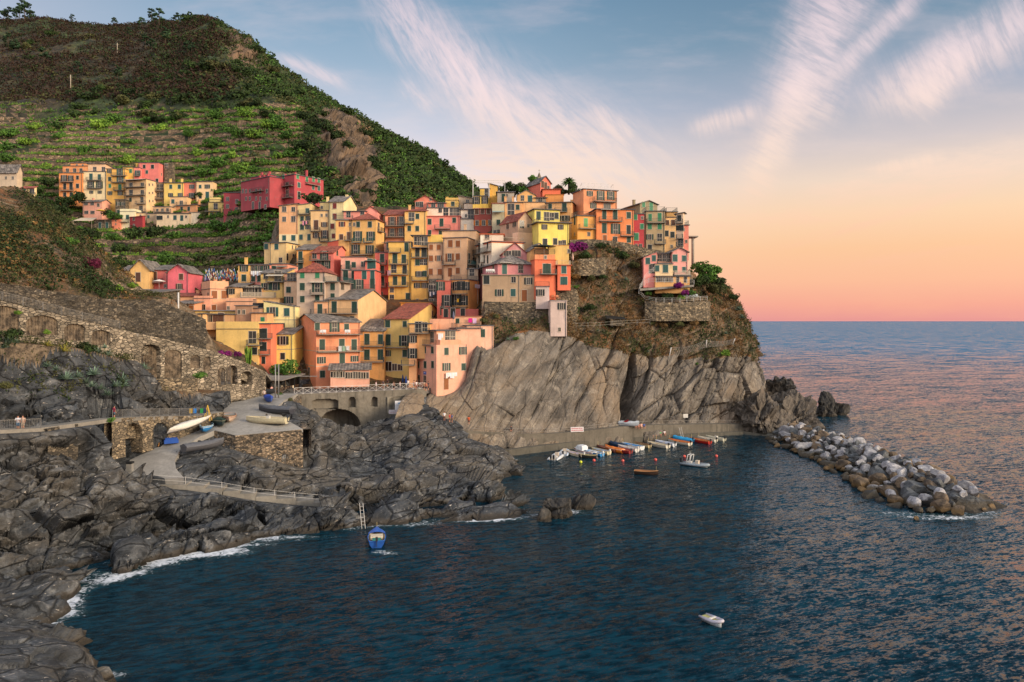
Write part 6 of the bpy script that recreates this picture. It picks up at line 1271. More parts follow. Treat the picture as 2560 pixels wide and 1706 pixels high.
def shrub_mesh(kind, v):
    k = (kind, v)
    if k not in SHRUB: SHRUB[k] = cloud_mesh('crown', LF[kind], lump(v * 7 + 3, 7), 560, .125, seed=v * 5 + len(kind))
    return SHRUB[k]
def shrub(loc, r, kind='green', label=None, cat='bush', group='bushes on the slopes', v=None, name='bush', sz=1.0, stem=True):
    v = rs.randint(4) if v is None else v
    o = link(name, None, None, tuple(loc), rs.uniform(0, 6.28)); tag(o, label, cat, group)
    c = link('crown', shrub_mesh(kind, v), o, (0, 0, 0), 0, (r, r, r * sz))
    if stem: link('stem', STEM, o, (0, 0, 0), 0, r)
    return o
_s = MB()
for k in range(5): an = k * 1.3; _s.bar((0, 0, -.3), (math.cos(an) * .35, math.sin(an) * .35, .6), .05, 5)
STEM = _s.mesh('stem', M_BARK)
def tree_mesh(kind, seed, hgt=1.0):
    """round crowned tree of unit height: trunk + limbs, crown lobes"""
    r = random.Random(seed); tr = MB(); tr.rings([[(math.cos(a) * w_, math.sin(a) * w_, z) for a in [i * math.pi / 4 for i in range(8)]] for z, w_ in ((-.1, .05), (.15, .04), (.4, .03), (.6, .018))])
    lobes = []
    for k in range(9):
        an = r.uniform(0, 6.28); d = r.uniform(.1, .34); z = r.uniform(.45, .85); p = (math.cos(an) * d, math.sin(an) * d, z); tr.bar((0, 0, r.uniform(.25, .45)), p, .012, 5); lobes.append((*p, r.uniform(.13, .2), r.uniform(.13, .2), r.uniform(.1, .16)))
    return tr.mesh('trunk', M_BARK), cloud_mesh('crown', LF[kind], lobes, 900, .035, seed=seed)
def pine_mesh(seed):
    r = random.Random(seed); tr = MB(); lean = r.uniform(-.06, .06)
    tr.rings([[(lean * z + math.cos(a) * w_, math.sin(a) * w_, z) for a in [i * math.pi / 3 for i in range(6)]] for z, w_ in ((-.1, .022), (.3, .018), (.7, .012), (.95, .006))])
    lobes = []
    for k in range(12):
        an = r.uniform(0, 6.28); z = .48 + .5 * k / 12; d = (.26 - .18 * (k / 12)) * r.uniform(.6, 1.2); p = (lean * z + math.cos(an) * d, math.sin(an) * d, z + r.uniform(-.02, .03)); tr.bar((lean * z, 0, z - .06), p, .007, 4); lobes.append((*p, .12, .12, .04))
    return tr.mesh('trunk', M_BARK), cloud_mesh('crown', LF['pine'], lobes, 620, .026, seed=seed, elong=1.5)
TR = {('pine', i): pine_mesh(40 + i) for i in range(3)}; TR.update({(k, i): tree_mesh(k, 60 + i + len(k)) for k in ('dark', 'green') for i in range(2)})
def tree(loc, h, kind, label, group='trees on the hill', v=0, name='tree', cat='tree'):
    o = link(name, None, None, tuple(loc), rs.uniform(0, 6.28)); tag(o, label, cat, group); a, b = TR[(kind, v % (3 if kind == 'pine' else 2))]
    link('trunk', a, o, (0, 0, 0), 0, h); link('crown', b, o, (0, 0, 0), 0, h); return o
def spot(px, py):
    """surface point of the hill seen at a photo position"""
    d = (MTPX - px) ** 2 + (MTPY - py) ** 2; nv = d.shape[1]; vis = d[:, :int(nv * .72)]; i = np.unravel_index(np.argmin(vis), vis.shape); return Vector(MTP[i])
pines = [(10,75,14),(22,72,13),(50,70,17),(62,74,18),(78,74,15),(18,140,12),(40,150,11),(110,185,14),(195,188,11),(295,190,12),(365,140,13),(378,142,12),(413,120,14),(398,62,15),(376,66,13),(355,70,10),(440,62,10),(318,98,9),(468,125,11),(480,135,10),(540,270,12),(690,150,9),(285,72,8),(180,60,7)]
for i, (px, py, h) in enumerate(pines):
    p = spot(px, py); tree(p - Vector((0, 0, .8)), h * p.y / 560, 'pine', None, v=i)
PL = ['tall pine on the skyline, first of the far left group', 'pine touching the leftmost skyline pine', 'broad pine in the middle of the far left skyline group', 'tallest pine of the far left skyline group', 'pine at the right of the far left skyline group', 'pine at the left edge on the brown slope', 'thin pine just right of the left edge pine', 'lone pine in the middle of the brown slope', 'pine near the lower wooden pole', 'pine below the upper wooden pole', 'bare legged pine on the green rib', 'second bare legged pine on the green rib', 'pine above the two bare legged pines', 'high skyline pine left of the summit', 'smaller skyline pine next to the high one', 'low skyline pine at the saddle', 'pine just under the mast on the summit', 'little pine above the brown slope', 'pine below the summit rocks', 'second pine below the summit rocks', 'dark pine over the vineyard', 'small pine on the falling ridge', 'little tree on the flat skyline', 'tiny tree on the grassy skyline']
for o, l in zip([o for o in COL.objects if o.name.startswith('tree') and o.get('category') == 'tree'], PL): o['label'] = l; o.name = 'pine_tree'
# individual big shrubs on the hill
HG = 'dark round shrubs on the hill'
hs = [(380,185),(350,205),(430,220),(410,255),(365,260),(335,250),(300,240),(250,245),(220,225),(230,262),(470,215),(500,235),(455,262),(200,258),(530,150),(520,175),(560,170),(600,160),(495,200),(640,135),(612,108),(540,60),(480,50),(500,58),(560,78),(688,192),(705,215),(735,208),(650,200),(665,165),(620,240),(690,255),(720,240),(760,262),(560,240),(590,260),(640,275),
      (700,330),(720,350),(745,345),(760,300),(690,300),(675,330),(775,330),(735,385),(700,390),(660,400),(640,415),(610,420),(575,430),(760,380),(620,300),(585,305),(545,300),(800,300),(815,330),(860,300),(845,340),(830,370),(870,380),(900,400),(905,440),(880,430),(925,470),(890,310),(925,345),(950,350),(975,380),(1010,400),(1040,420),(960,420),(1000,450),(1050,455),(1090,440),(1120,460),(930,400),(985,490),(1030,480),(900,345),(865,450),(1150,480),(1080,475),(780,240),(830,262),(870,275),(905,305),(1075,400),(1100,420),(760,222),
      (30,388),(70,375),(120,380),(25,415),(115,420),(145,352),(330,355),(320,395),(215,385),(20,350),(500,390),(540,370),(480,340),(250,320),(290,305),(430,300),(400,320),(370,300),(150,330),(90,330),(600,345),(560,335),(640,350),(610,375),(520,425),(580,395),(555,410)]
for i, (px, py) in enumerate(hs):
    p = spot(px, py); k = 'dark' if (py < 300 or px > 740) else ('green' if i % 3 else 'bright'); r = (14 + (i * 7) % 13) * p.y / F * 1.05
    shrub(p - Vector((0, 0, r * .25)), r, k, 'dark evergreen shrub among many on the hillside' if k == 'dark' else ('leafy green shrub between the vineyard terraces' if k == 'green' else 'bright green shrub between the vineyard terraces'), group=HG if k == 'dark' else 'shrubs between the terraces', sz=.85)
rq = random.Random(9)
for i in range(70):
    px, py = (rq.uniform(190, 700), rq.uniform(185, 300)) if i < 34 else ((rq.uniform(0, 480), rq.uniform(85, 190)) if i < 46 else (rq.uniform(760, 1120), rq.uniform(300, 480)))
    if i >= 46 and py < 290 + (px - 760) * .42: py += 70
    p = spot(px, py); r = rq.uniform(13, 27) * p.y / F * (.7 if 34 <= i < 46 else 1)
    shrub(p - Vector((0, 0, r * .25)), r, rq.choice(['dark', 'dark', 'olive']) if i < 46 else 'dark', 'rounded wild shrub of the upper hill scrub', group='wild shrubs of the upper hill', sz=.8)
# big trees and shrubs round the hamlet and the valley
vs_ = [(170,500,258,24,'dark','dark tree below the orange house of the hamlet'),(198,490,257,20,'dark','dark tree touching the orange house corner'),(285,535,250,17,'green','tree in front of the pink lamp lit house'),(268,528,251,14,'dark','second tree in front of the pink lamp lit house'),(150,520,240,22,'dark','low dark shrub mass left of the stone house'),(190,570,225,20,'green','green shrub under the stone house'),(230,580,225,20,'dark','dark shrub under the salmon box house'),(280,588,225,18,'green','green shrub under the crimson round house'),
       (335,578,232,24,'dark','broad dark tree below the crimson round house'),(385,575,235,22,'dark','broad dark tree below the long cream house'),(430,585,232,18,'green','shrub at the end of the long cream house'),(240,612,215,16,'bright','light green bush in the valley'),(300,615,215,20,'dark','dark bush in the valley under the terraces'),(340,620,212,15,'olive','pale feathery bush in the valley'),(250,640,208,20,'dark','dark bush above the ochre gabled house'),(300,650,205,24,'dark','dark tree above the rose gabled house'),
       (380,650,205,18,'green','green tree above the rose gabled house'),(420,640,208,22,'green','tall green tree left of the laundry terrace'),(455,655,200,26,'dark','dark tree right of the rose gabled house'),(475,690,190,24,'dark','dark ivy covered tree beside the figure terrace'),(470,720,180,20,'dark','dark hedge below the figure terrace'),(500,640,205,20,'dark','dark shrub over the figure terrace'),(545,560,238,26,'green','round green bush below the two tier yellow house'),(590,560,236,24,'green','second round green bush below the two tier yellow house'),
       (620,610,225,28,'dark','dark spreading tree left of the sand yellow house'),(580,620,224,18,'green','green bush touching the dark spreading tree'),(640,550,232,14,'green','hedge clump under the palace'),(680,555,230,14,'green','second hedge clump under the palace'),(785,490,214,26,'dark','dark tree in front of the crimson palace right wing'),(818,505,212,16,'bright','bright vine right of the palace tree'),(960,528,222,16,'dark','dark round tree between the red roofs'),
       (90,470,230,18,'dark','dark tree left of the orange house'),(75,500,215,16,'dark','dark shrub below the left ridge cottage'),(120,450,262,20,'dark','round dark tree on the hamlet terrace'),(500,485,262,14,'dark','dark tree between the peach house and the palace'),(515,510,262,14,'dark','lower dark tree between the peach house and the palace')]
for px, py, Y, r, k, l in vs_: shrub(W(px, py, Y) - Vector((0, 0, r * Y / F * .6)), r * Y / F, k, l, 'tree' if 'tree' in l else 'bush', 'trees and bushes round the hamlet', sz=.95)
# uncountable cover: one mesh of many small tufts each
def tufts(name, mat, P, size, n=10, rad=1.0, seed=0, flat=.7, elong=1.0, leaf=.2, label=None):
    V0, Q0 = leafcloud([(0, 0, .4, 1, 1, flat)], n, leaf, seed=seed, elong=elong); r = np.random.RandomState(seed + 1); m_ = len(P); a = r.uniform(0, 6.28, m_); s = size * r.uniform(.6, 1.35, m_)
    c, sn = np.cos(a), np.sin(a); x = V0[None, :, 0] * c[:, None] - V0[None, :, 1] * sn[:, None]; y = V0[None, :, 0] * sn[:, None] + V0[None, :, 1] * c[:, None]; z = np.repeat(V0[None, :, 2], m_, 0)
    V = np.stack([x, y, z], -1) * s[:, None, None] + P[:, None, :]; Q = (Q0[None] + (np.arange(m_) * len(V0))[:, None, None]).reshape(-1, 4)
    return tag(link(name, np_mesh(name, V.reshape(-1, 3), Q, mat, False)), label, kind='stuff')
def pick(mask, n, seed):
    r = np.random.RandomState(seed); idx = np.argwhere(mask); k = idx[r.choice(len(idx), n, replace=len(idx) < n)]; return k
wall_ = (MTTERR > .5) & (MTFR > .66); nvis = int(MTP.shape[1] * .72); vis = np.zeros(MTPX.shape, bool); vis[:, 20:nvis] = True; vis &= (MTPX > -60) & (MTPX < 1260) & (MTPY < 720)
nz = fbm(MTP * .02, 4, seed=201); spur_ = (MTSPUR + fbm(MTP * .05, 4, seed=93) * .75) > .5
def put(k): return MTP[k[:, 0], k[:, 1]] + np.array([0, 0, -.3])
bare = (fbm(MTP * np.array([.06, .06, .03]), 4, seed=210) > .28)
heath = vis & (MTPY < 262) & (MTPX < 560 + nz * 120) & ~spur_ & ~bare
tufts('brown_heath', LF['brown'], put(pick(heath, 9000, 1)), 2.1, 12, seed=31, leaf=.26)
tufts('heath_green', LF['dark'], put(pick(heath, 2600, 11)), 2.0, 12, seed=39, leaf=.26)
tufts('hill_scrub', LF['dark'], put(pick(vis & (MTTERR < .5) & (MTPX > 380) & ~spur_ & ~bare, 7500, 2)), 2.6, 13, seed=32, leaf=.24)
tufts('green_scrub', LF['olive'], put(pick(vis & ~spur_ & ~wall_ & ((MTTERR < .5) | (fbm(MTP * .05, 3, seed=3) > .1)), 6500, 3)), 1.7, 9, seed=33, leaf=.28)
tufts('ridge_scrub', LF['green'], put(pick(vis & (MTPX > 640) & ~spur_ & (nz > -.2) & ~bare, 3200, 4)), 2.0, 11, seed=34, leaf=.24)
zz_ = MTP[..., 2] / 3.4 + fbm(MTP * .03, 3, seed=90) * 2.2 / 3.4; flat_ = (zz_ % 1) < .6
patch = fbm(MTP * np.array([.035, .035, .09]), 3, seed=202) > -.12
tufts('vine_rows', LF['bright'], put(pick(vis & (MTTERR > .6) & patch & (MTFR > .12) & (MTFR < .45), 12000, 5)), 1.0, 9, seed=35, leaf=.3)
tufts('vineyard_leaves', LF['green'], put(pick(vis & (MTTERR > .6) & (fbm(MTP * np.array([.03, .03, .08]), 3, seed=8) > -.05) & (MTFR < .6), 6500, 6)), 1.2, 9, seed=36, leaf=.3)
# cliff scrub
ok = (CLPX > 1120) & (CLPX < 1900) & (CLP[..., 2] > 0); n1 = fbm(CLP * .12, 4, seed=77) * 28; edge_ = np.interp(CLPX, [1000, 1140, 1210, 1300, 1400, 1500, 1600, 1700, 1800, 1870, 1950], [880, 870, 838, 836, 842, 868, 882, 895, 900, 905, 905])
up = ok & (CLPY + n1 < edge_) & (np.arange(CLP.shape[1])[None] < CLP.shape[1] * .93)
def putc(k, dz=-.1): return CLP[k[:, 0], k[:, 1]] + np.array([0, -.2, dz])
n2 = fbm(CLP * .2, 3, seed=78)
tufts('dry_grass', LF['dry'], putc(pick(up & (n2 > .02), 2600, 8)), .6, 9, seed=41, leaf=.22, elong=1.8)
tufts('cliff_bushes', LF['olive'], putc(pick(up & (n2 < .12), 1300, 9)), .75, 10, seed=42, leaf=.22)
tufts('dark_cliff_bushes', LF['dark'], putc(pick(up & (n2 < -.05), 600, 10)), .95, 12, seed=43, leaf=.2)
# near slope, left
def shore_pts(mask_fn, n, seed):
    r = np.random.RandomState(seed); X = r.uniform(-90, -25, n * 6); Y = r.uniform(70, 170, n * 6); Z, _ = height(X[None], Y[None]); Z = Z[0]; PX = 1280 + F * X / Y; PY = HY - F * (Z - H) / Y; ok = mask_fn(X, Y, Z, PX, PY); P = np.stack([X, Y, Z], -1)[ok][:n]
    d, _ = segdist(P[:, 0], P[:, 1], [p + Vector((-.6, 1.2, 0)) for p in UPATH]); d2, _ = segdist(P[:, 0], P[:, 1], LPATH); return P[(d > 2.4) & (d2 > 2.2)]
tufts('dry_slope_grass', LF['dry'], shore_pts(lambda X, Y, Z, PX, PY: (PX > -40) & (PX < 330) & (PY < 760) & (fbm(np.stack([X * .1, Y * .1, X * 0], -1), 3, seed=5) > .05), 900, 3), .7, 9, seed=51, leaf=.2, elong=2)
tufts('slope_scrub', LF['olive'], shore_pts(lambda X, Y, Z, PX, PY: (PX > -40) & (PX < 430) & (PY < 985) & (Z > 15.5) & (fbm(np.stack([X * .1, Y * .1, X * 0], -1), 3, seed=6) > -.1), 2600, 4), .75, 10, seed=52, leaf=.2)
tufts('slope_dark_scrub', LF['dark'], shore_pts(lambda X, Y, Z, PX, PY: (PX > -40) & (PX < 300) & (PY < 1000) & (Z > 16) & (fbm(np.stack([X * .08, Y * .08, X * 0], -1), 3, seed=7) > -.05), 1500, 5), 1.1, 12, seed=53, leaf=.18)
def gz(px, py, Y): return W(px, py, Y)
sl = [(100,505,142,26,'dark','big dark bush on the ridge of the near left slope'),(130,545,138,24,'dark','second big bush on the near left ridge'),(150,580,132,20,'olive','olive bush on the near left slope'),(110,560,130,22,'dark','dark bush in the middle of the near left slope'),(60,520,132,16,'olive','olive bush at the left of the near slope'),(180,600,130,16,'green','small green bush low on the near ridge'),(20,700,103,18,'dark','bush at the left edge above the railing'),
      (242,765,120,17,'green','round bright bush hanging over the dry stone wall'),(215,865,104,22,'dark','dark round bush among the agaves'),(30,830,94,20,'dark','dark bush under the leftmost arch'),(120,828,100,9,'bright','light green fern inside the second arch'),(15,960,90,14,'olive','yellowish shrub at the left edge above the promenade'),(500,935,122,13,'green','small fig bush at the foot of the tall arches'),(275,1048,97.5,10,'green','green tuft at the gap of the promenade railing'),
      (545,1010,124,9,'dry','dry bush above the boat stands'),(720,1000,133,12,'olive','bush on the slope beside the ramp'),(740,1025,133,12,'dry','dry bush between ramp and bridge'),(700,985,137,8,'green','green bush at the bridge corner'),(835,1055,148,14,'green','green bush under the big bridge arch'),(45,780,96.5,8,'bright','weed on the railing wall')]
for px, py, Y, r, k, l in sl: shrub(gz(px, py, Y) - Vector((0, 0, r * Y / F * .7)), r * Y / F, k, l, group='bushes on the near slope')
# bougainvillea and gardens
bg = [(230,655,130,22,'wine','dark red creeper hanging at the garden wall'),(225,690,128,18,'wine','lower wine coloured creeper at the garden wall'),(235,715,124,14,'purple','purple bougainvillea on the terrace above the arched wall'),(262,705,126,14,'green','green vine right of the purple bougainvillea'),(300,720,128,13,'bright','bright climbing plant on the terrace edge'),(330,712,132,12,'bright','second bright climbing plant on the terrace edge'),(290,748,124,9,'pink','row of pink geraniums on the terrace'),(320,750,124,9,'pink','second clump of pink geraniums on the terrace'),(345,748,125,7,'pink','small clump of pink geraniums on the terrace'),
      (565,882,137,13,'purple','purple bougainvillea in front of the blank yellow building'),(548,882,136,11,'purple','left end of the bougainvillea by the yellow building'),(595,884,138,10,'purple','reddish bougainvillea beside the cactus'),
      (1450,612,176,22,'purple','big purple bougainvillea beside the lemon yellow house'),(1430,620,175.5,14,'purple','purple bougainvillea branch reaching the lemon yellow house'),(1462,635,175,16,'dark','green foot of the big bougainvillea'),(1695,712,175,13,'purple','purple bougainvillea under the cliff house'),(1712,730,175.5,10,'purple','hanging violet blossoms on the garden of the cliff house'),
      (1620,732,176,9,'green','round garden shrub nearest the zigzag stair'),(1670,738,176,13,'dark','dark garden shrub in the middle of the terrace'),(1722,728,177,15,'green','bright green garden tree at the terrace'),(1703,742,176,9,'bright','small bright shrub near the deck chairs'),
      (1530,622,180,20,'dark','ivy mass under the orange house'),(1560,635,180,18,'dark','second ivy mass under the crimson house'),(1505,612,179,14,'dark','ivy clump left under the orange house'),(1585,660,179,14,'olive','ivy trailing down beside the cliff house'),
      (1760,668,186,26,'green','leafy tree right of the cliff house'),(1775,690,187,24,'dark','dark tree leaning over the right end of the cliff'),(1750,700,184,20,'dark','dark shrub right of the cliff house terrace'),(1765,690,185,22,'green','green mass under the leafy tree at the cliff house'),(1785,720,187,20,'olive','olive shrub under the wispy tree top'),(1785,672,188,18,'green','wispy tree top against the sunset'),(1800,700,192,16,'dark','shrub on the skyline above the sea'),(1835,740,190,12,'dark','agave like shrub on the skyline'),(1475,765,168.5,14,'dark','dark bush right of the retaining wall'),(1665,790,177,13,'dark','dark bush hanging below the garden wall'),(1810,880,181.5,15,'bright','bright green creeper on the cliff face'),(1830,890,183,9,'bright','lower green creeper on the cliff face'),(1740,908,178,6,'green','tiny green tuft on the cliff'),(1290,845,157.5,7,'green','agave tuft at the top of the bare cliff'),(1212,800,159.5,10,'olive','plants climbing the rampart'),(1240,790,163,8,'olive','weeds in the rampart wall'),
      (1400,716,166.5,8,'green','hedge clump on the retaining wall'),(1420,714,166.8,8,'green','second hedge clump on the retaining wall'),(1440,716,167.5,7,'green','third hedge clump on the retaining wall'),
      (1270,462,206,14,'dark','dark shrubs behind the pergola house'),(1290,468,206,12,'dark','second shrub behind the pergola house'),(1305,462,207,10,'olive','dry shrub left of the topmost house'),(1330,445,207,12,'green','shrub left of the stone spire'),(1395,468,206,13,'olive','shrub behind the topmost house'),(1262,472,206,15,'dark','low hedge left behind the pergola house'),(1285,476,206,16,'dark','low hedge in the middle behind the pergola house'),(1312,474,206,16,'green','low hedge reaching the topmost house'),(1432,474,203,15,'dark','dense shrub under the palm crown'),(1450,480,202,13,'green','shrub between the palm and the salmon villa'),(1410,476,204,13,'dark','shrub left under the palm'),(1630,806,175.5,9,'olive','scrub at the left foot of the garden wall'),(1662,812,175.5,10,'dry','dry scrub below the garden wall'),(1700,808,176,10,'olive','scrub in the middle foot of the garden wall'),(1735,806,177,10,'dry','dry scrub at the right foot of the garden wall'),(1760,800,179,10,'dark','dark scrub at the right end of the garden wall'),(1440,690,171,10,'dry','dry scrub left under the bougainvillea wall'),(1480,694,171.5,11,'olive','olive scrub under the bougainvillea wall'),(1508,690,172.5,9,'dark','dark scrub right under the bougainvillea wall'),(1430,462,203,12,'dark','bush at the foot of the palm')]
for px, py, Y, r, k, l in bg: shrub(W(px, py, Y) - Vector((0, 0, r * Y / F * .6)), r * Y / F, k, l, group='garden plants and creepers')
# agaves
def agave_mesh(seed, mat, n=26):
    r = random.Random(seed); m_ = MB()
    for k in range(n):
        an = k * 2.4 + r.uniform(-.2, .2); tl = .25 + .75 * (k / n); L = r.uniform(.75, 1.1); d = Vector((math.cos(an), math.sin(an), 0)); sd = Vector((-d.y, d.x, 0)); rg = []
        for t, w_ in ((0, .07), (.35, .085), (.7, .055), (1, .004)):
            c = d * (L * t * math.cos(tl * .3 + (1 - k / n) * 0 + .25) ) * (1.1 - .55 * k / n) + Vector((0, 0, L * t * (.25 + .75 * k / n) - .18 * t * t * (1 - k / n))); rg.append([c + sd * w_, c + Vector((0, 0, w_ * .35)), c - sd * w_, c - Vector((0, 0, w_ * .35))])
        m_.rings(rg, smooth=False)
    return m_.mesh('agave', mat)
AG = [agave_mesh(i, LF['agave']) for i in range(3)] + [agave_mesh(9, LF['yel'])]
ag = [(22,845,93,22,0),(40,855,94,18,1),(8,862,92,20,2),(118,880,98,20,3),(158,885,100,28,3),(118,905,97,18,0),(140,915,97,16,1),(165,930,98,28,2),(195,930,99,20,0),(235,920,102,26,1),(245,880,106,22,2),(262,862,108,13,0),(268,905,107,20,0),(215,945,101,20,2),(228,955,101,18,0),(250,960,102,20,1),(270,975,103,20,2),(305,975,107,26,0),(310,990,106,22,1),(290,985,104,20,2),(360,965,113,20,1),(350,970,113,16,0),(1625,748,175,8,0),(1565,700,177,11,1),(1540,690,176,9,2),(1848,775,189,16,0),(1855,795,188,14,1),(1815,835,183,9,2),(1620,880,173.5,8,0),(1758,805,180,7,1),(1270,850,157,9,2),(1495,828,168,8,1)]
for i, (px, py, Y, r, k) in enumerate(ag):
    p = W(px, py, Y); s_ = r * Y / F
    if px < 400:
        z, _ = height(np.array([[p.x]]), np.array([[p.y]])); p.z = max(float(z[0, 0]), p.z - s_ * .6)
    o = link('agave', AG[k], None, tuple(p - Vector((0, 0, s_ * .1))), rs.uniform(0, 6), s_)
    tag(o, 'yellow striped agave above the blue agaves' if k == 3 else ('blue green agave rosette on the near left slope' if px < 400 else 'small blue green agave on the promontory cliff'), 'agave', 'agaves' if px < 400 else 'agaves on the cliff')
# palm, cactus, street tree
m_ = MB(); m_.rings([[(math.cos(a) * w_, math.sin(a) * w_, z) for a in [i * math.pi / 4 for i in range(8)]] for z, w_ in ((-1, .3), (1.2, .25), (2.6, .3))]); p = W(1422, 478, 204); o = empty('palm_tree', tuple(p)); tag(o, 'small date palm on the skyline right of the topmost coral house', 'palm'); m_.obj('trunk', M_BARK, o)
c = MB()
for k in range(34):
    an = k * 2.4; el_ = 1.25 - 1.5 * k / 34; pv = Vector((0, 0, 2.6)); d = Vector((math.cos(an) * math.cos(el_), math.sin(an) * math.cos(el_), math.sin(el_))); sd = Vector((-math.sin(an), math.cos(an), 0)); q = []
    for t in (0, .25, .5, .75, 1): cpt = pv + d * 2.6 * t - Vector((0, 0, 1.3 * t * t)); w_ = .32 * math.sin(math.pi * min(.98, t * .85 + .12)); q.append([cpt + sd * w_ - Vector((0, 0, w_ * .5)), cpt, cpt - sd * w_ - Vector((0, 0, w_ * .5))])
    c.rings(q, cap=False, closed=False)
c.obj('crown', LF['green'], o)
o = empty('cactus', tuple(W(622, 915, 142.5))); tag(o, 'tall columnar cactus in front of the amber corner', 'cactus'); c = MB()
for k in range(22):
    a = rs.uniform(0, 6.28); d = rs.uniform(.1, .6); b = Vector((math.cos(a) * d * .6, math.sin(a) * d * .4, 0)); t = Vector((math.cos(a) * d * 1.6, math.sin(a) * d, rs.uniform(2.4, 3.9))); q = (t - b); rg = []
    for f_ in (0, .3, .6, .9, 1): cc_ = b + Vector((q.x * f_ ** .6, q.y * f_ ** .6, q.z * f_)); w_ = .13 if f_ < 1 else .04; rg.append([cc_ + Vector((math.cos(j * 1.05) * w_, math.sin(j * 1.05) * w_, 0)) for j in range(6)])
    c.rings(rg)
c.obj('stems', LF['bright'], o)
tree(setz(W(712, 965, 147), PLAZA_Z), 6.8, 'green', 'bushy green tree behind the restaurant canopy', None, 0, 'street_tree')
# ------------------------------------------------------------ breakwater and sea rocks
def boulder_mesh(seed, mat, cuts=15, res=3, rough=.12, sx=1, sy=1, sz=1):
    bm = bmesh.new(); bmesh.ops.create_icosphere(bm, subdivisions=res, radius=1); V = np.array([v.co[:] for v in bm.verts]); r = np.random.RandomState(seed)
    for _ in range(cuts):
        n = r.normal(size=3); n /= np.linalg.norm(n); h = r.uniform(.42, .8); d = V @ n - h; V = V - np.maximum(d, 0)[:, None] * n * .95
    V = V * np.array([sx, sy, sz]) * (1 + rough * fbm(V * 1.7 + seed, 4, seed=seed))[:, None]
    for v, c in zip(bm.verts, V): v.co = c
    me = bpy.data.meshes.new('boulder'); bm.to_mesh(me); bm.free(); me.materials.append(mat); return me
def boulder_mat(name, a, b, c):
    m_, t, p, o = newmat(name); P = oc(t); W_ = pos(t); rnd = t.new('ShaderNodeObjectInfo').outputs['Random']; n = t.noise(t.vm('ADD', P, t.comb(t.m('MULTIPLY', rnd, 30), 0, 0)), 1.6, 6, .65, dist=.5); f = t.noise(W_, 3.0, 5, .7)
    cc = t.mix(t.mapr(n, .35, .65), lin(a), lin(b)); k = t.mapr(rnd, 0, 1, .7, 1.2, 'LINEAR'); cc = t.mix(1, cc, t.comb(k, k, k), 'MULTIPLY'); k = t.mapr(f, .3, .7, .75, 1.2, 'LINEAR'); cc = t.mix(1, cc, t.comb(k, k, k), 'MULTIPLY')
    pz = t.m('ADD', t.sep(W_)[2], t.m('MULTIPLY', t.m('SUBTRACT', f, .5), 1.0)); cc = t.mix(t.mapr(pz, 1.25, .55, 0, .9), cc, lin(c)); cc = t.mix(t.mapr(pz, .4, .05, 0, .9), cc, lin('1e1a14'))
    t.put(p.inputs['Base Color'], cc); p.inputs['Roughness'].default_value = .8; bump(t, p, t.m('ADD', n, f), .5, .25); return m_
BM = {'white': boulder_mat('pale_boulder', '77757a', 'b3afae', '5f5036'), 'grey': boulder_mat('grey_boulder', '3b3d3f', '6b6c6c', '453a28'), 'brown': boulder_mat('brown_boulder', '4a3e32', '7b6750', '6a5230')}
BMS = {k: [boulder_mesh(i * 3 + len(k), BM[k], sx=1.2, sy=.9, sz=.75) for i in range(4)] for k in BM}
left = [(60.0,172.5),(56.0,162),(58.2,144),(56.5,127.5),(54.4,113),(55.5,106),(58.2,102.8),(64.3,102.3),(68.5,104.5)]
axis = [(66.5,175),(68,160),(68.6,149),(68.6,124),(67.4,112),(66.5,106.5)]
rb = random.Random(5); cnt = 0; placed = []
def edge_at(poly, y):
    for a, b in zip(poly[:-1], poly[1:]):
        if min(a[1], b[1]) <= y <= max(a[1], b[1]) and a[1] != b[1]: return a[0] + (b[0] - a[0]) * (y - a[1]) / (b[1] - a[1])
    return 62
tries = 0
while cnt < 285 and tries < 6000:
    tries += 1; y = rb.uniform(103, 175); xl = edge_at(left[:6] if y > 106 else [(55.5,106),(59,102.6)], y); xa = edge_at(axis, y); xr = xa + (xa - xl) * (.45 if y > 125 else .2)
    x = rb.uniform(xl + .3, xr); t = abs(x - xa) / max(1, (xa - xl) if x < xa else (xr - xa)); z = 3.0 * (1 - t ** 1.3) * min(1, (y - 101.5) / 7) 
    r = rb.choice([.75, .95, 1.15, 1.4, 1.8]) * (1.0 if y > 130 else 1.15)
    if any((x - a) ** 2 + (y - b) ** 2 < (.62 * (r + c)) ** 2 for a, b, c in placed): continue
    placed.append((x, y, r)); zz = z - r * .15; kind = 'white' if (rb.random() < .42 and zz > .5 and x < xa + 2) else ('grey' if rb.random() < .55 else 'brown')
    o = link('boulder', BMS[kind][rb.randrange(4)], None, (x, y, zz), 0, r); o.rotation_euler = (rb.uniform(-.5, .5), rb.uniform(-.5, .5), rb.uniform(0, 6.3)); cnt += 1
    tag(o, {'white': 'pale whitish boulder in the breakwater pile', 'grey': 'dark grey boulder in the breakwater pile', 'brown': 'brown weathered boulder in the breakwater pile'}[kind], 'boulder', 'boulders of the breakwater')
for px, py, r in [(2478, 1270, .8), (2440, 1262, .7), (2462, 1264, .5), (2460, 1276, .5), (2290, 1298, .5)]:
    p = Wz(px, py, .1); tag(link('boulder', BMS['brown'][1], None, tuple(p), r, r), 'small wet rock off the tip of the breakwater', 'boulder', 'wet rocks off the breakwater tip')
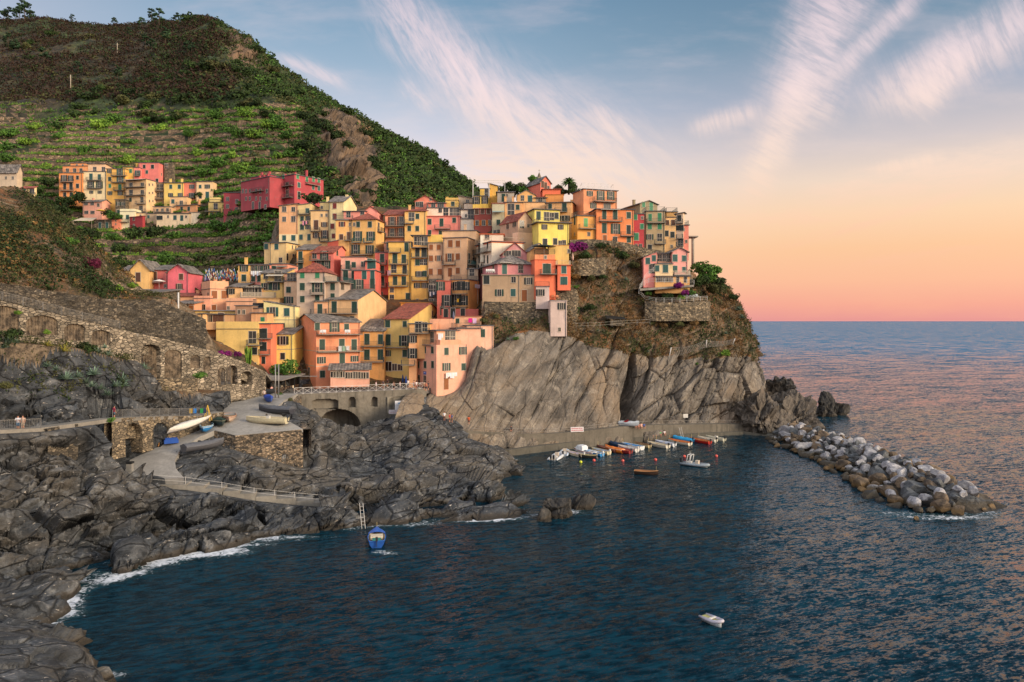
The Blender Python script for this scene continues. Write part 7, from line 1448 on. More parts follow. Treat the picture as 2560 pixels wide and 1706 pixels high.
# core under the boulders
ys = np.linspace(102.5, 180, 120); cs = np.linspace(-1.15, 1.15, 40); G = np.zeros((120, 40, 3))
for i, y in enumerate(ys):
    yy_ = max(y, 103.2); xl = edge_at(left[:6] if yy_ > 106 else [(55.5,106),(59,102.6)], min(yy_, 172)); xa = edge_at(axis, min(max(yy_, 106.6), 174.5)); w2 = xa - xl
    for j, c_ in enumerate(cs): G[i, j] = (xa + c_ * w2 * (1 if c_ < 0 else .6), y, 2.3 * (1 - abs(c_) ** 1.5) * min(1, (y - 101.5) / 7) - 1.0)
G[..., 2] += fbm(G * .6, 3, seed=4) * .5
tag(link('rubble_core', grid_mesh('rubble_core', G, BM['grey'], False)), kind='stuff')
M_WET = rock_mat('sea_rock', '3f3c38', '1f1e1e', '6a6258', '4d4032', .1, 1.6, (.3, 1.2, .1)); M_SEAR = rock_mat('cliff_boulder', '6b6157', '3f3a35', '8a7d6d', '6f5d4a', .15, 1.2, (.3, 1.1, .1))
def bigrock(name, label, px, py, z, sx, sy, sz, mat, seed, rz=0.0, tilt=0.0):
    p = Wz(px, py, 0); me = boulder_mesh(seed, mat, 10, 5, .0, 1, 1, 1); V = np.array([v.co[:] for v in me.vertices]) * np.array([sx, sy, sz]); n = V / np.linalg.norm(V, axis=1, keepdims=True); V += n * (rockdisp(V * 1.8 + seed * 3, (.3, 1.1, .1), .5, .45, seed) * min(sx, sz) * .22)[:, None]
    me.vertices.foreach_set('co', V.astype(np.float32).ravel()); o = link(name, me, None, (p.x, p.y, z), rz); o.rotation_euler = (0, tilt, rz); return tag(o, label, 'rock', 'rocks standing in the sea')
bigrock('sea_rock', 'dark pointed sea stack standing apart beyond the promontory', 2062, 1040, 1.5, 5.0, 4.5, 7.0, M_WET, 3, .3, -.1)
bigrock('sea_rock', 'lower shoulder rock at the right foot of the pointed sea stack', 2090, 1036, .5, 4.0, 3.2, 3.8, M_WET, 5)
bigrock('sea_rock', 'big rounded rock where the breakwater meets the cliff', 1990, 1068, 1.5, 8.2, 7, 7.5, M_SEAR, 8, .4)
bigrock('sea_rock', 'ribbed rock buttress between the quay and the breakwater', 1900, 1080, 3, 8.5, 7, 10.5, M_SEAR, 12, .2, .15)
bigrock('sea_rock', 'black rock behind the promontory tip', 1950, 1030, 4.0, 7.5, 6, 6.5, M_WET, 14, .9, .25)
bigrock('sea_rock', 'wet brown rock washed by foam off the rocky point', 1392, 1290, .4, 3.0, 2.2, 3.0, M_WET, 21, .5)
bigrock('sea_rock', 'smaller wet rock right of the foam washed rock', 1460, 1272, .3, 1.9, 1.5, 2.0, M_WET, 23)
bigrock('sea_rock', 'low shelf rock attached to the foam washed rock', 1360, 1300, 0, 1.4, 1.8, 1.4, M_WET, 25)
# ------------------------------------------------------------ boats
PT = lambda c, r=.4: paint(c, r)
def hull_sections(L, B, D, bowrake=.25, stern=.8, n=12, sheer=.25):
    out = []
    for i in range(n):
        t = i / (n - 1); x = -L / 2 + L * t; w_ = B / 2 * (stern + (1 - stern) * min(1, t / .35) ** .8 if t < .35 else (1 - ((t - .35) / .65) ** 2.3)); w_ = max(w_, .02)
        zt = D * (.72 + sheer * (max(0, t - .3) / .7) ** 2 + .05 * (1 - t)); zk = -.22 * D + (0 if t < .75 else ((t - .75) / .25) ** 2 * D * .6)
        out.append((x + (bowrake * max(0, t - .8) / .2 if t > .8 else 0), w_, zt, zk))
    return out
def boat(px, py, L, head, hull='d8d4cc', inn='b8a890', rim=None, B=None, D=.85, label='', cat='boat', motor=None, cover=None, stripe=None, seats=2, z=0.0, Y=None, name='rowing_boat', group='boats moored along the quay', roll=0.0, mast=False, console=None, flip=False, pitch=0.0, stern=.8):
    B = B or L * .34; p = W(px, py, Y) if Y else Wz(px, py, z)
    if Y is None: p.z = z
    root = empty(name, tuple(p)); root.rotation_euler = (roll + (math.pi if flip else 0), pitch, R(head)); tag(root, label, cat, group)
    S = hull_sections(L, B, D, stern=stern); m_ = MB(); rg = []
    for x, w_, zt, zk in S: rg.append([(x, w_, zt), (x, w_ * .93, zt * .45), (x, w_ * .6, zk * .6), (x, 0, zk), (x, -w_ * .6, zk * .6), (x, -w_ * .93, zt * .45), (x, -w_, zt)])
    m_.rings(rg, cap=False, closed=False); m_.add([rg[0][k] for k in range(7)], [tuple(range(7))]); m_.obj('hull', PT(hull), root)
    m_ = MB(); rg2 = [[(x * .985, w_ * .9, zt - .01), (x * .985, w_ * .75, zk + D * .42), (x * .985, -w_ * .75, zk + D * .42), (x * .985, -w_ * .9, zt - .01)] for x, w_, zt, zk in S]; m_.rings(rg2, cap=False, closed=False); m_.add(rg2[0], [(0, 1, 2, 3)]); m_.obj('interior', PT(inn, .7), root)
    m_ = MB(); r_ = .05
    for sgn in (1, -1): m_.line([(x, sgn * w_ * .97, zt) for x, w_, zt, zk in S], r_, 5)
    m_.bar((S[0][0], S[0][1], S[0][2]), (S[0][0], -S[0][1], S[0][2]), r_, 5); m_.obj('gunwale', PT(rim or hull), root)
    if stripe:
        m_ = MB()
        for sgn in (1, -1): m_.line([(x, sgn * (w_ * .99 + .012), zt * .78) for x, w_, zt, zk in S], .05, 4)
        m_.obj('stripe', PT(stripe), root)
    for k in range(seats):
        i = 3 + k * 4; x, w_, zt, zk = S[min(i, 10)]; MB().box(-.14, .14, -w_ * .88, w_ * .88, 0, .05).obj('seat', PT('a08460', .7), root, (x, 0, zt * .7))
    if motor:
        m_ = MB(); m_.box(-.16, .16, -.13, .13, .1, .55); m_.box(-.05, .05, -.04, .04, -.55, .1); m_.box(-.22, .05, -.015, .015, -.62, -.45); m_.obj('outboard', PT(motor), root, (-L / 2 - .16, 0, D * .72))
    if cover:
        m_ = MB(); rr = []
        for x, w_, zt, zk in S[0:]: rr.append([(x * 1.01, w_ * 1.06, zt * .8), (x * 1.01, w_ * 1.0, zt + .04), (x * 1.01, w_ * .45, zt + .22 + .1 * math.sin(x * 3)), (x * 1.01, 0, zt + .3 + .08 * math.sin(x * 4)), (x * 1.01, -w_ * .45, zt + .22), (x * 1.01, -w_ * 1.0, zt + .04), (x * 1.01, -w_ * 1.06, zt * .8)])
        m_.rings(rr, cap=False, closed=False); m_.add(rr[0], [tuple(range(7))]); m_.obj('cover', PT(cover, .8), root)
    if mast: MB().bar((0, 0, 0), (0, 0, .9), .025).obj('bow_post', PT('c8b070'), root, (L / 2 - .1, 0, D * .8))
    if console == 'canopy':
        m_ = MB(); m_.box(-.9, .9, -B * .42, B * .42, 0, .75); m_.box(-.7, .7, -B * .36, B * .36, .75, .95); m_.obj('canopy', PT('d5d8dc', .8), root, (L * .15, 0, D * .75))
    if console == 'con':
        m_ = MB(); m_.box(-.25, .25, -.3, .3, 0, .75); m_.obj('console', PT('c8c4bc'), root, (-.2, 0, D * .3)); m_ = MB(); m_.box(-.02, .02, -.28, .28, 0, .3, Matrix.Rotation(.3, 4, 'Y')); m_.obj('windscreen', M_GLASS, root, (.05, 0, D * .3 + .75))
    return root
def rib(px, py, L, head, tube='c9ccd0', inn='b3a690', label='', z=0.0, arch=False, motors=1, B=None, name='inflatable_boat', group='boats moored along the quay', cush=None):
    B = B or L * .38; p = Wz(px, py, 0); p.z = z; root = empty(name, tuple(p)); root.rotation_euler = (0, 0, R(head)); tag(root, label, 'inflatable boat', group); r_ = B * .13; m_ = MB()
    path = [(-L / 2, B / 2 - r_, .35), (-L * .1, B / 2 - r_, .35), (L * .2, B / 2 - r_, .38), (L * .36, B * .27, .45), (L * .46, B * .12, .52), (L * .49, 0, .55)]; path = path + [(x, -y, z_) for x, y, z_ in path[-2::-1]]
    rg = []
    for i, c in enumerate(path):
        a = Vector(path[max(0, i - 1)]); b = Vector(path[min(len(path) - 1, i + 1)]); q = (b - a).normalized().to_track_quat('Z', 'Y'); rr = r_ * (.6 if i in (0, len(path) - 1) else 1); rg.append([Vector(c) + q @ Vector((math.cos(k * math.pi / 4) * rr, math.sin(k * math.pi / 4) * rr, 0)) for k in range(8)])
    m_.rings(rg); m_.obj('tube', PT(tube, .5), root)
    m_ = MB(); S = [(-L / 2 + .1, B * .36), (L * .1, B * .38), (L * .3, B * .28), (L * .44, B * .05)]; m_.rings([[(x, w_, .3), (x, w_ * .6, -.05), (x, 0, -.25), (x, -w_ * .6, -.05), (x, -w_, .3)] for x, w_ in S]); m_.obj('hull', PT('9aa0a4'), root)
    MB().box(-L * .48, L * .3, -B * .33, B * .33, .3, .34).obj('deck', PT(inn, .7), root)
    if cush: MB().box(-.5, .5, -B * .25, B * .25, 0, .18).obj('cushion', PT(cush, .8), root, (-L * .18, 0, .34))
    if L > 3: MB().box(-.3, .3, -.35, .35, 0, .85).obj('console', PT('c9b9a6'), root, (L * .08, 0, .3))
    else: MB().box(-.1, .1, -B * .34, B * .34, 0, .1).obj('seat', PT('d0cdc8'), root, (0, 0, .42))
    if L > 4: MB().box(-.35, .35, -.5, .5, 0, .5).obj('seat', PT('d0cdc8'), root, (-L * .22, 0, .3))
    for k in range(motors):
        y = (k - (motors - 1) / 2) * .55; m_ = MB(); m_.box(-.28, .1, -.17, .17, .25, .95); m_.box(-.2, -.05, -.06, .06, -.4, .25); m_.obj('outboard', PT('2a2c30'), root, (-L / 2 - .05, y, .3))
    if arch:
        m_ = MB(); w_ = B * .34
        for x in (-.1, .55): m_.line([(x - .35, w_, 0), (x, w_ * .85, 1.75), (x, -w_ * .85, 1.75), (x - .35, -w_, 0)], .06, 6)
        m_.bar((0, w_ * .8, 1.75), (.55, w_ * .8, 1.75), .06); m_.bar((0, -w_ * .8, 1.75), (.55, -w_ * .8, 1.75), .06); m_.bar((0, 0, 1.75), (0, 0, 2.3), .02); m_.bar((0, .4, 1.75), (0, .4, 2.2), .02); m_.obj('roll_bar', PT('dcd8d2'), root, (-L * .2, 0, .35))
    return root
hd = 128
rib(1391, 1147, 6.2, 72, label='large cream inflatable with two black outboards, leftmost at the quay', motors=2, inn='cbb9a0', cush='d8c0a4')
rib(1411, 1137, 5.6, 80, label='pale inflatable behind the twin engine one', tube='bcc6d2', inn='a8b0b8', cush='d0c4b0')
boat(1439, 1141, 4.6, hd, 'd6cdb4', 'b9a8b4', stripe='8a5a50', label='cream rowing boat with lilac inside next to the inflatables', motor='c8c8c8')
boat(1462, 1134, 5.6, hd, 'd8d6d4', 'c8c8cc', label='white boat with a boxy white canopy', console='canopy', stripe='b05a60', name='motor_boat')
boat(1483, 1137, 5.2, hd, '2f7fb8', '8fb8d8', rim='d8d8d4', label='bright blue hulled boat with white rim in front of the canopy boat', motor='d8d4ce')
boat(1470, 1146, 3.2, 170, '2a2824', '3a3630', rim='b8a878', label='small black dinghy with raised outboard', motor='a8a49c', seats=1)
boat(1502, 1133, 4.8, hd, 'cfc09c', '8fa0b4', label='sand coloured boat with white engine cowl', motor='d8d4ce')
boat(1517, 1127, 5.4, hd, '6a4038', '8a5a48', rim='5a3028', label='long brown wooden boat among the moored ones', mast=True)
boat(1536, 1129, 4.8, hd, 'd8772c', 'c8c4bc', rim='d8cfc0', label='white rimmed boat with an orange stripe of gear inside', cover='d87830')
boat(1558, 1132, 4.2, hd, '8a2a2a', 'a04838', rim='b03a34', label='small dark red boat with folded fenders', motor='3a3a3c')
boat(1570, 1126, 5.2, hd, 'd6d0c8', 'c8c0bc', stripe='b03a5a', label='white boat with magenta trim at the stern', motor='c8c4c0')
boat(1543, 1117, 4.8, hd, '1f3a5a', '2a4666', cover='1d3550', label='navy covered boat tucked behind the others')
boat(1581, 1120, 5.6, hd, 'd8d8d6', '3a8ac0', rim='e0e0dc', label='white boat with bright blue inside', mast=True)
boat(1605, 1117, 4.4, hd, 'b8a680', '7a5a40', rim='8a6a48', label='beige stern wooden boat right of the bright blue one', motor='2a2a2c')
boat(1645, 1117, 5.6, hd, 'd8d0c0', 'c8b898', stripe='8a7a60', label='cream rowing boat with fenders, first of the middle pair', motor='2e3236', mast=True)
boat(1663, 1113, 5.2, hd, 'd5d6da', 'b8c0d0', stripe='3a5a9a', label='white boat with blue band, second of the middle pair', motor='2e3236', mast=True)
boat(1699, 1110, 5.8, hd, 'd6cebc', 'c8743a', rim='d0783c', label='white hulled boat with orange brown deck', mast=True, motor='222426')
boat(1706, 1103, 5.6, hd, '2a9ad0', '2a94cc', cover='2c9cd2', label='sky blue covered boat behind the orange decked one', motor='2a3038')
boat(1751, 1107, 5.2, hd, 'b0281e', 'b8683a', rim='b06a3c', label='red hulled boat with orange deck and white fenders', mast=True, motor='3a3a3c')
boat(1768, 1103, 4.8, hd, 'd2cab8', 'c4b8a4', label='cream boat right of the red hulled one', motor='26282c', mast=True)
boat(1789, 1101, 4.8, hd, 'c8c2ac', 'c4bca8', label='last cream boat of the quay with upright console', console='con', motor='26282c')
rib(1738, 1166, 5.4, -38, tube='8f989e', inn='a8a49c', arch=True, label='grey inflatable with white roll bar floating off the quay', group=None)
boat(1614, 1187, 3.9, -18, '3a2a20', '9a6236', rim='b08050', label='brown wooden rowing boat with white fenders drifting alone', group=None, mast=True)
rib(1781, 1558, 2.3, -58, tube='b9b4be', inn='b8b070', B=1.2, motors=0, label='small pale dinghy with dark underside in the open water', group=None)
fb = boat(942, 1354, 5.0, 100, '1c4f9a', 'c8b8a0', rim='2a6ac0', B=2.2, D=1.0, label='blue fishing boat with cream deck by the rock ladder', cat='fishing boat', name='fishing_boat', group=None, seats=0, mast=True, motor='2a2a30')
m_ = MB(); rr = []
for x, w_ in ((.4, 1.05), (1.0, .98), (1.8, .72), (2.5, .3), (2.75, .05)): rr.append([(x, w_, .84 + x * .03), (x, w_ * .5, 1.0 + x * .04), (x, 0, 1.05 + x * .05), (x, -w_ * .5, 1.0 + x * .04), (x, -w_, .84 + x * .03)])
m_.rings(rr, cap=False, closed=False); m_.obj('foredeck', PT('2462b8'), fb)
m_ = MB(); m_.box(-.9, .3, -.75, .75, .45, .85); m_.obj('deck_box', PT('cfc0a8', .7), fb)
MB().box(-1.6, -1.0, -.5, .5, .4, .75).obj('fish_crate', PT('2f7a72', .7), fb)
for px, py, c, l in [(1452, 1157, 'c9cc30', 'yellow mooring buoy, the leftmost of the row'), (1485, 1153, 'd8584a', 'red mooring buoy right of the yellow one'), (1557, 1154, 'd8584a', 'red mooring buoy below the cluster of boats'), (1639, 1151, 'd8584a', 'red mooring buoy below the middle pair of boats'), (1711, 1143, 'd8584a', 'red mooring buoy touching the grey inflatable'), (1791, 1142, 'd8584a', 'red mooring buoy farthest right')]:
    MB().ball((0, 0, .12), .3, 10, 7).obj('buoy', PT(c, .4), None, tuple(Wz(px, py, 0))); tag(COL.objects[-1] if False else [o for o in COL.objects if o.name.startswith('buoy')][-1], l, 'buoy', 'mooring buoys in the harbour')
# boats ashore
AS = 'boats pulled up on the ramp and square'
def onramp(px, py, dz=0):
    """point of the ramp surface seen at a photo position"""
    A = np.array([tuple(p) for p in RAMP]); k = 1.0
    best = None
    for Y in np.linspace(96, 140, 180):
        p = W(px, py, Y); dd = np.hypot(A[:, 0] - p.x, A[:, 1] - p.y) + .3; wg = dd ** -2.5; zr = (wg * A[:, 2]).sum() / wg.sum()
        if best is None or abs(p.z - zr) < best[0]: best = (abs(p.z - zr), Y)
    return best[1]
def ab(px, py, L, head, *a, **k): k.setdefault('group', AS); return boat(px, py - 4, L, head, *a, Y=onramp(px, py), **k)
boat(470, 1066, 9.6, 80, 'd8d0c6', 'c8c0b4', B=1.05, D=.7, label='long slender white hull lying on its side along the promenade wall', seats=0, cover='d8d2c8', roll=.6, name='racing_hull', stern=.1, Y=109.5, group=AS, pitch=-.05)
ab(515, 1078, 5.6, -75, '2a7ab8', '6a94b0', rim='b8d0d8', label='blue rowing boat with white stripe on the ramp', stripe='c8d8e0')
ab(486, 1082, 2.8, 35, '2a78b0', '4a6a80', B=.7, D=.3, label='narrow blue dinghy leaning below the blue rowing boat', seats=0)
ab(547, 1064, 6.0, -60, '1c2c28', '223832', rim='9a8a70', cover='1c3a30', label='black boat with green cover beside the blue rowing boat')
ab(573, 1053, 6.4, -70, 'c8ae98', 'c0a894', rim='b88a70', label='pale pink wooden boat at the top of the ramp', stripe='a87a60')
ab(508, 1124, 6.0, 55, '55555a', '44444a', cover='5c5d62', label='grey boat wrapped in tarpaulin beside the ramp kerb')
t_ = ab(668, 1060, 6.6, 172, 'cfc4a4', 'b8a888', D=.95, label='cream motor boat on a low trailer on the platform', console='con', motor='3a3e48', name='motor_boat'); MB().box(-2.2, 2.2, -.6, .6, -.45, -.3).obj('trailer', M_IRON, t_)
ab(690, 1034, 6.4, 160, '3a3c44', '44464c', cover='5a5c62', D=.95, label='large boat under a grey tarpaulin above the cream motor boat')
ab(672, 1006, 4.4, -65, '2a4fa0', '2a4fa0', cover='2448a8', label='boat under a bright blue tarpaulin beside the twin poles')
ab(637, 990, 6.5, 0, '1c1e22', '2a2a2c', cover='26282c', D=.8, label='black covered boat in front of the restaurant canopy')
ab(396, 1108, 4.6, -50, '1e1c1a', '2a2420', rim='c08850', label='black and cream boat leaning in the second boat arch', roll=.9, pitch=.3)
PB = [(800, 964, 3.6, 20, '4a8a84', '3f8078', 'teal covered dinghy at the foot of the coral house'), (826, 963, 3.6, 60, '1f4f9a', '2358a8', 'blue covered boat left of the lean-to'), (874, 960, 3.8, 60, '24569e', '2a60b0', 'blue covered boat at the middle of the lean-to'), (900, 959, 3.8, 70, '1a1c22', '1c1e26', 'black covered boat right of the blue one'), (918, 958, 3.0, 50, '2a5aa0', '3566a8', 'small blue boat end beside the black covered one'), (938, 955, 4.6, 20, '2f4a44', '36564e', 'dark green covered boat near the parasols'), (990, 943, 5.0, 15, '2f5048', '345a50', 'green covered boat behind the cafe plants')]
for px, py, L, hd_, a, c, l in PB:
    p = Wz(px, py, PLAZA_Z); boat(px, py, L, hd_, a, a, cover=c, label=l, z=PLAZA_Z + .25, group=AS, D=.8)
boat(1571, 1064, 4.2, -20, 'a8aeb4', '9aa0a4', cover='b0b6bb', label='grey covered boat on the quay wall beside the red kayak', Y=163.5, group=None)
boat(1556, 1060, 3.4, -48, 'b01c28', 'b02030', B=.7, D=.35, seats=0, label='red kayak propped up on the quay', Y=164, pitch=-.4, group=None, name='kayak')
# ------------------------------------------------------------ people (one skinned body each, clothes as children)
def person_proto(pose):
    up = Vector((0, 0, 1)); J = {}
    sit = pose == 'sit'; hip = .92 if not sit else .12
    J = {'pelvis': (0, 0, hip), 'belly': (0, 0, hip + .18), 'chest': (0, .01, hip + .38), 'neck': (0, 0, hip + .55), 'headb': (0, -.02, hip + .63), 'headt': (0, -.02, hip + .78)}
    e = [('pelvis', 'belly'), ('belly', 'chest'), ('chest', 'neck'), ('neck', 'headb'), ('headb', 'headt')]
    rad = {'pelvis': .14, 'belly': .125, 'chest': .15, 'neck': .055, 'headb': .085, 'headt': .09}
    for s, sg in (('l', 1), ('r', -1)):
        J['hip' + s] = (.1 * sg, 0, hip - .04)
        if sit: J['knee' + s] = (.13 * sg, -.42, hip + .0); J['ank' + s] = (.12 * sg, -.46, hip - .42); J['toe' + s] = (.12 * sg, -.62, hip - .44)
        else:
            st = {'stand': .0, 'walk': .22 * sg, 'lean': .05 * sg}[pose]; J['knee' + s] = (.1 * sg, -.03 - st * .7, .49); J['ank' + s] = (.1 * sg, .02 - st * 1.2 + (.1 if st < 0 else 0), .08); J['toe' + s] = (.11 * sg, -.14 - st * 1.2, .04)
        J['sh' + s] = (.19 * sg, 0, hip + .49); 
        if pose == 'lean': J['elb' + s] = (.24 * sg, -.2, hip + .28); J['wr' + s] = (.14 * sg, -.42, hip + .24)
        elif sit: J['elb' + s] = (.26 * sg, -.04, hip + .24); J['wr' + s] = (.2 * sg, -.25, hip + .08)
        else: J['elb' + s] = (.25 * sg, .02, hip + .22); J['wr' + s] = (.25 * sg, -.09, hip - .02)
        wv = Vector(J['wr' + s]); dn = (wv - Vector(J['elb' + s])).normalized(); J['palm' + s] = tuple(wv + dn * .06)
        for k in range(4): J['f%d%s' % (k, s)] = tuple(wv + dn * (.15 + .012 * (1 - abs(k - 1.5))) + Vector((.0, (k - 1.5) * .022, 0)))
        J['th' + s] = tuple(wv + dn * .08 + Vector((-.03 * sg, -.035, 0)))
        e += [('pelvis', 'hip' + s), ('hip' + s, 'knee' + s), ('knee' + s, 'ank' + s), ('ank' + s, 'toe' + s), ('chest', 'sh' + s), ('sh' + s, 'elb' + s), ('elb' + s, 'wr' + s), ('wr' + s, 'palm' + s), ('palm' + s, 'th' + s)] + [('palm' + s, 'f%d%s' % (k, s)) for k in range(4)]
        rad.update({'hip' + s: .1, 'knee' + s: .06, 'ank' + s: .042, 'toe' + s: .04, 'sh' + s: .06, 'elb' + s: .042, 'wr' + s: .028, 'palm' + s: .034, 'th' + s: .011}); rad.update({'f%d%s' % (k, s): .009 for k in range(4)})
    names = list(J); me = bpy.data.meshes.new('body'); me.from_pydata([J[n] for n in names], [(names.index(a), names.index(b)) for a, b in e], []); o = link('tmp', me); md = o.modifiers.new('s', 'SKIN')
    for n, sv in zip(names, me.skin_vertices[0].data): sv.radius = (rad[n], rad[n] * (.72 if n in ('pelvis', 'belly', 'chest') else 1)); sv.use_root = n == 'pelvis'
    md2 = o.modifiers.new('d', 'SUBSURF'); md2.levels = 1; dg = bpy.context.evaluated_depsgraph_get(); res = bpy.data.meshes.new_from_object(o.evaluated_get(dg)); bpy.data.objects.remove(o); bpy.data.meshes.remove(me)
    def tube(ns, k, cap=True):
        m_ = MB()
        for a, b in zip(ns[:-1], ns[1:]):
            A, B = Vector(J[a]), Vector(J[b]); q = (B - A).normalized().to_track_quat('Z', 'Y'); m_.rings([[c + q @ Vector((math.cos(i * .785) * r_, math.sin(i * .785) * r_, 0)) for i in range(8)] for c, r_ in ((A, rad[a] * k), (B, rad[b] * k))])
        return m_
    sh = MB(); h0 = hip
    sh.rings([[(math.cos(i * .628) * w_, math.sin(i * .628) * d_, z) for i in range(10)] for z, w_, d_ in ((h0 - .06, .175, .125), (h0 + .12, .16, .12), (h0 + .32, .19, .135), (h0 + .48, .2, .12), (h0 + .55, .08, .08))])
    for s in 'lr': t = tube(['sh' + s, 'elb' + s], 1.35); n = len(sh.v); sh.v += t.v; sh.f += [tuple(i + n for i in f) for f in t.f]; sh.mi += t.mi; sh.sm += t.sm
    tr = MB()
    for s in 'lr': t = tube(['hip' + s, 'knee' + s], 1.22); n = len(tr.v); tr.v += t.v; tr.f += [tuple(i + n for i in f) for f in t.f]; tr.mi += t.mi; tr.sm += t.sm
    hr = MB().ball((0, .0, h0 + .775), (.105, .115, .1), 10, 7); hr.ball((0, .05, h0 + .71), (.095, .08, .11), 8, 6)
    fc = MB(); fc.ball((0, -.125, h0 + .7), (.014, .022, .02), 6, 4)
    for sg in (1, -1): fc.ball((.035 * sg, -.105, h0 + .73), .012, 5, 4); fc.ball((.098 * sg, -.01, h0 + .71), (.012, .025, .03), 5, 4)
    fc.box(-.025, .025, -.118, -.1, h0 + .655, h0 + .665)
    return res, sh, tr, hr, fc
PP = {k: person_proto(k) for k in ('stand', 'walk', 'sit', 'lean')}; SKIN = paint('b98368', .6); _PM = {}
for k in PP: PP[k][0].materials.clear(); PP[k][0].materials.append(SKIN); [setattr(p_, 'use_smooth', True) for p_ in PP[k][0].polygons]
def pm(k, i, c):
    q = (k, i, c)
    if q not in _PM: _PM[q] = PP[k][i].mesh(('', 'top', 'trousers', 'hair', 'face')[i], paint(c, .8))
    return _PM[q]
def person(p, pose='stand', top='c8c4c0', leg='2a2e3a', hair='2a1e18', rz=0.0, label='', group='people on the square', s=1.0):
    o = link('person', PP[pose][0], None, tuple(p), rz, s); tag(o, label, 'person', group)
    for i, c in ((1, top), (2, leg), (3, hair), (4, 'a8705a')): link(('', 'top', 'trousers', 'hair', 'face')[i], pm(pose, i, c), o)
    return o
def pz(px, py): return Wz(px, py, PLAZA_Z)
PE = [(1065, 978, 'walk', 'b06a50', '3a3a40', 'person in rust brown top at the right end of the bridge fence'), (1071, 976, 'stand', '2a2a30', '2a2a30', 'person in black at the right end of the bridge fence'), (1060, 976, 'stand', 'c8a080', '6a5a50', 'person in tan top by the end of the lattice fence'), (1041, 974, 'stand', 'd8c8c4', 'a06a60', 'person in pale top, light shorts, near the pink corner house'), (1035, 972, 'walk', 'd09a88', '4a4a50', 'person in salmon top walking along the fence'), (1020, 970, 'stand', 'e0d8d8', '3a4050', 'person in white shirt under the navy parasols'), (1000, 975, 'stand', 'd8b4b0', '5a5a60', 'person in pink shirt leaning near the parasols'), (984, 976, 'stand', 'a07a68', '30343a', 'person in brown top beside the flower tubs'), (978, 958, 'stand', '6a8ac8', '2a3040', 'man in light blue shirt between the boats and the cafe'), (969, 968, 'stand', '3a3038', '2a2a2e', 'person in dark clothes behind the fence middle'), (958, 972, 'stand', '4a3a3a', '24262a', 'person in dark brown behind the green covered boat'), (940, 975, 'stand', 'e0c8cc', '6a5a5a', 'person in pale pink in front of the green tarpaulin'), (883, 974, 'stand', 'c8a090', '4a4a54', 'person beside the black covered boat'), (875, 973, 'stand', 'e0d4d4', 'b08878', 'person in white seated look in front of the blue boat'), (838, 972, 'stand', 'e4dcd8', '4a6a9a', 'person in white at the left covered boats'), (848, 970, 'stand', '7a5a50', '3a3a3c', 'small dark figure right of the left covered boats'), (820, 968, 'stand', '2a4a90', '2a2e3a', 'person in blue behind the blue covered boat')]
for i, (px, py, ps, a, b, l) in enumerate(PE): person(pz(px, py), ps, a, b, ['2a1e18', '4a3420', '1a1614'][i % 3], (i * 1.3) % 6.28, l)
def at(px, py, Y): return W(px, py, Y)
person(at(45, 1076, 87.2), 'lean', 'c8c4c8', '2f5a7a', '1a1614', .3, 'person in white top and blue jeans leaning on the left railing', 'walkers on the promenade'); person(at(57, 1075, 87.8), 'stand', 'b89a88', 'a89684', '2a1a14', .2, 'woman in beige dress leaning on the left railing', 'walkers on the promenade')
person(at(285, 1047, 98.3), 'stand', '8a2a44', '4a5a6a', '1a1614', 2.6, 'woman with crimson backpack taking a picture on the promenade', 'walkers on the promenade')
person(at(661, 998, onramp(661, 998)), 'walk', 'd8c4b8', '3a3a44', '2a1e18', .4, 'man in pale shirt by the blue tarpaulin boat', 'people on the ramp'); person(at(679, 988, onramp(679, 988)), 'stand', 'e0a8a0', '4a4a50', '2a1e18', 1, 'person in salmon top by the restaurant canopy', 'people on the ramp')
person(at(1278, 1086, 150.9), 'stand', '1c1e24', 'a06a50', '1a1614', .5, 'lone person in black top walking on the quay', 'people on the quay')
for i, (px, c, l) in enumerate([(1589, 'd8a090', 'first bather sitting on the quay wall by the grey boat'), (1596, 'c88a78', 'second bather sitting on the quay wall'), (1603, 'e0b0a0', 'third bather sitting on the quay wall'), (1610, '3a5a9a', 'bather in blue at the right of the sitting row')]): person(at(px, 1068, 163.6 + i * .3), 'sit', c, c if i < 3 else '2a3a5a', '2a1a14', .2, l, 'bathers sitting on the quay')
for i, (px, py, c, ps, l) in enumerate([(1630, 1090, '1c1c20', 'sit', 'dark haired sunbather sitting low on the lower quay'), (1638, 1089, 'd8b0b4', 'sit', 'sunbather in pink on the lower quay'), (1650, 1088, '2fae5a', 'sit', 'bather in bright green shirt on the lower quay'), (1661, 1086, 'e0d0cc', 'sit', 'bather in white top at the edge of the lower quay')]): person(at(px, py, 166.5 + i * .4), ps, c, 'b07a60', '1a1614', .3, l, 'sunbathers on the lower quay')
for i, (px, py, Y, c, l) in enumerate([(1111, 1052, 144.5, 'e0dcdc', 'person in white sitting on the rocks above the quay'), (1124, 1056, 145, 'b03a34', 'person in red at the start of the quay'), (1130, 1057, 145.2, '3a5aa0', 'person in blue at the start of the quay'), (1172, 1062, 147.2, 'd86030', 'person with orange float on the quay path'), (1034, 1036, 146, 'd89a94', 'person in pink below the notice board'), (1040, 1034, 146.3, 'c86a5a', 'person in coral beside the white table')]): person(at(px, py, Y), 'stand', c, '6a4a40', '2a1a14', i, l, 'people on the rocks below the square')
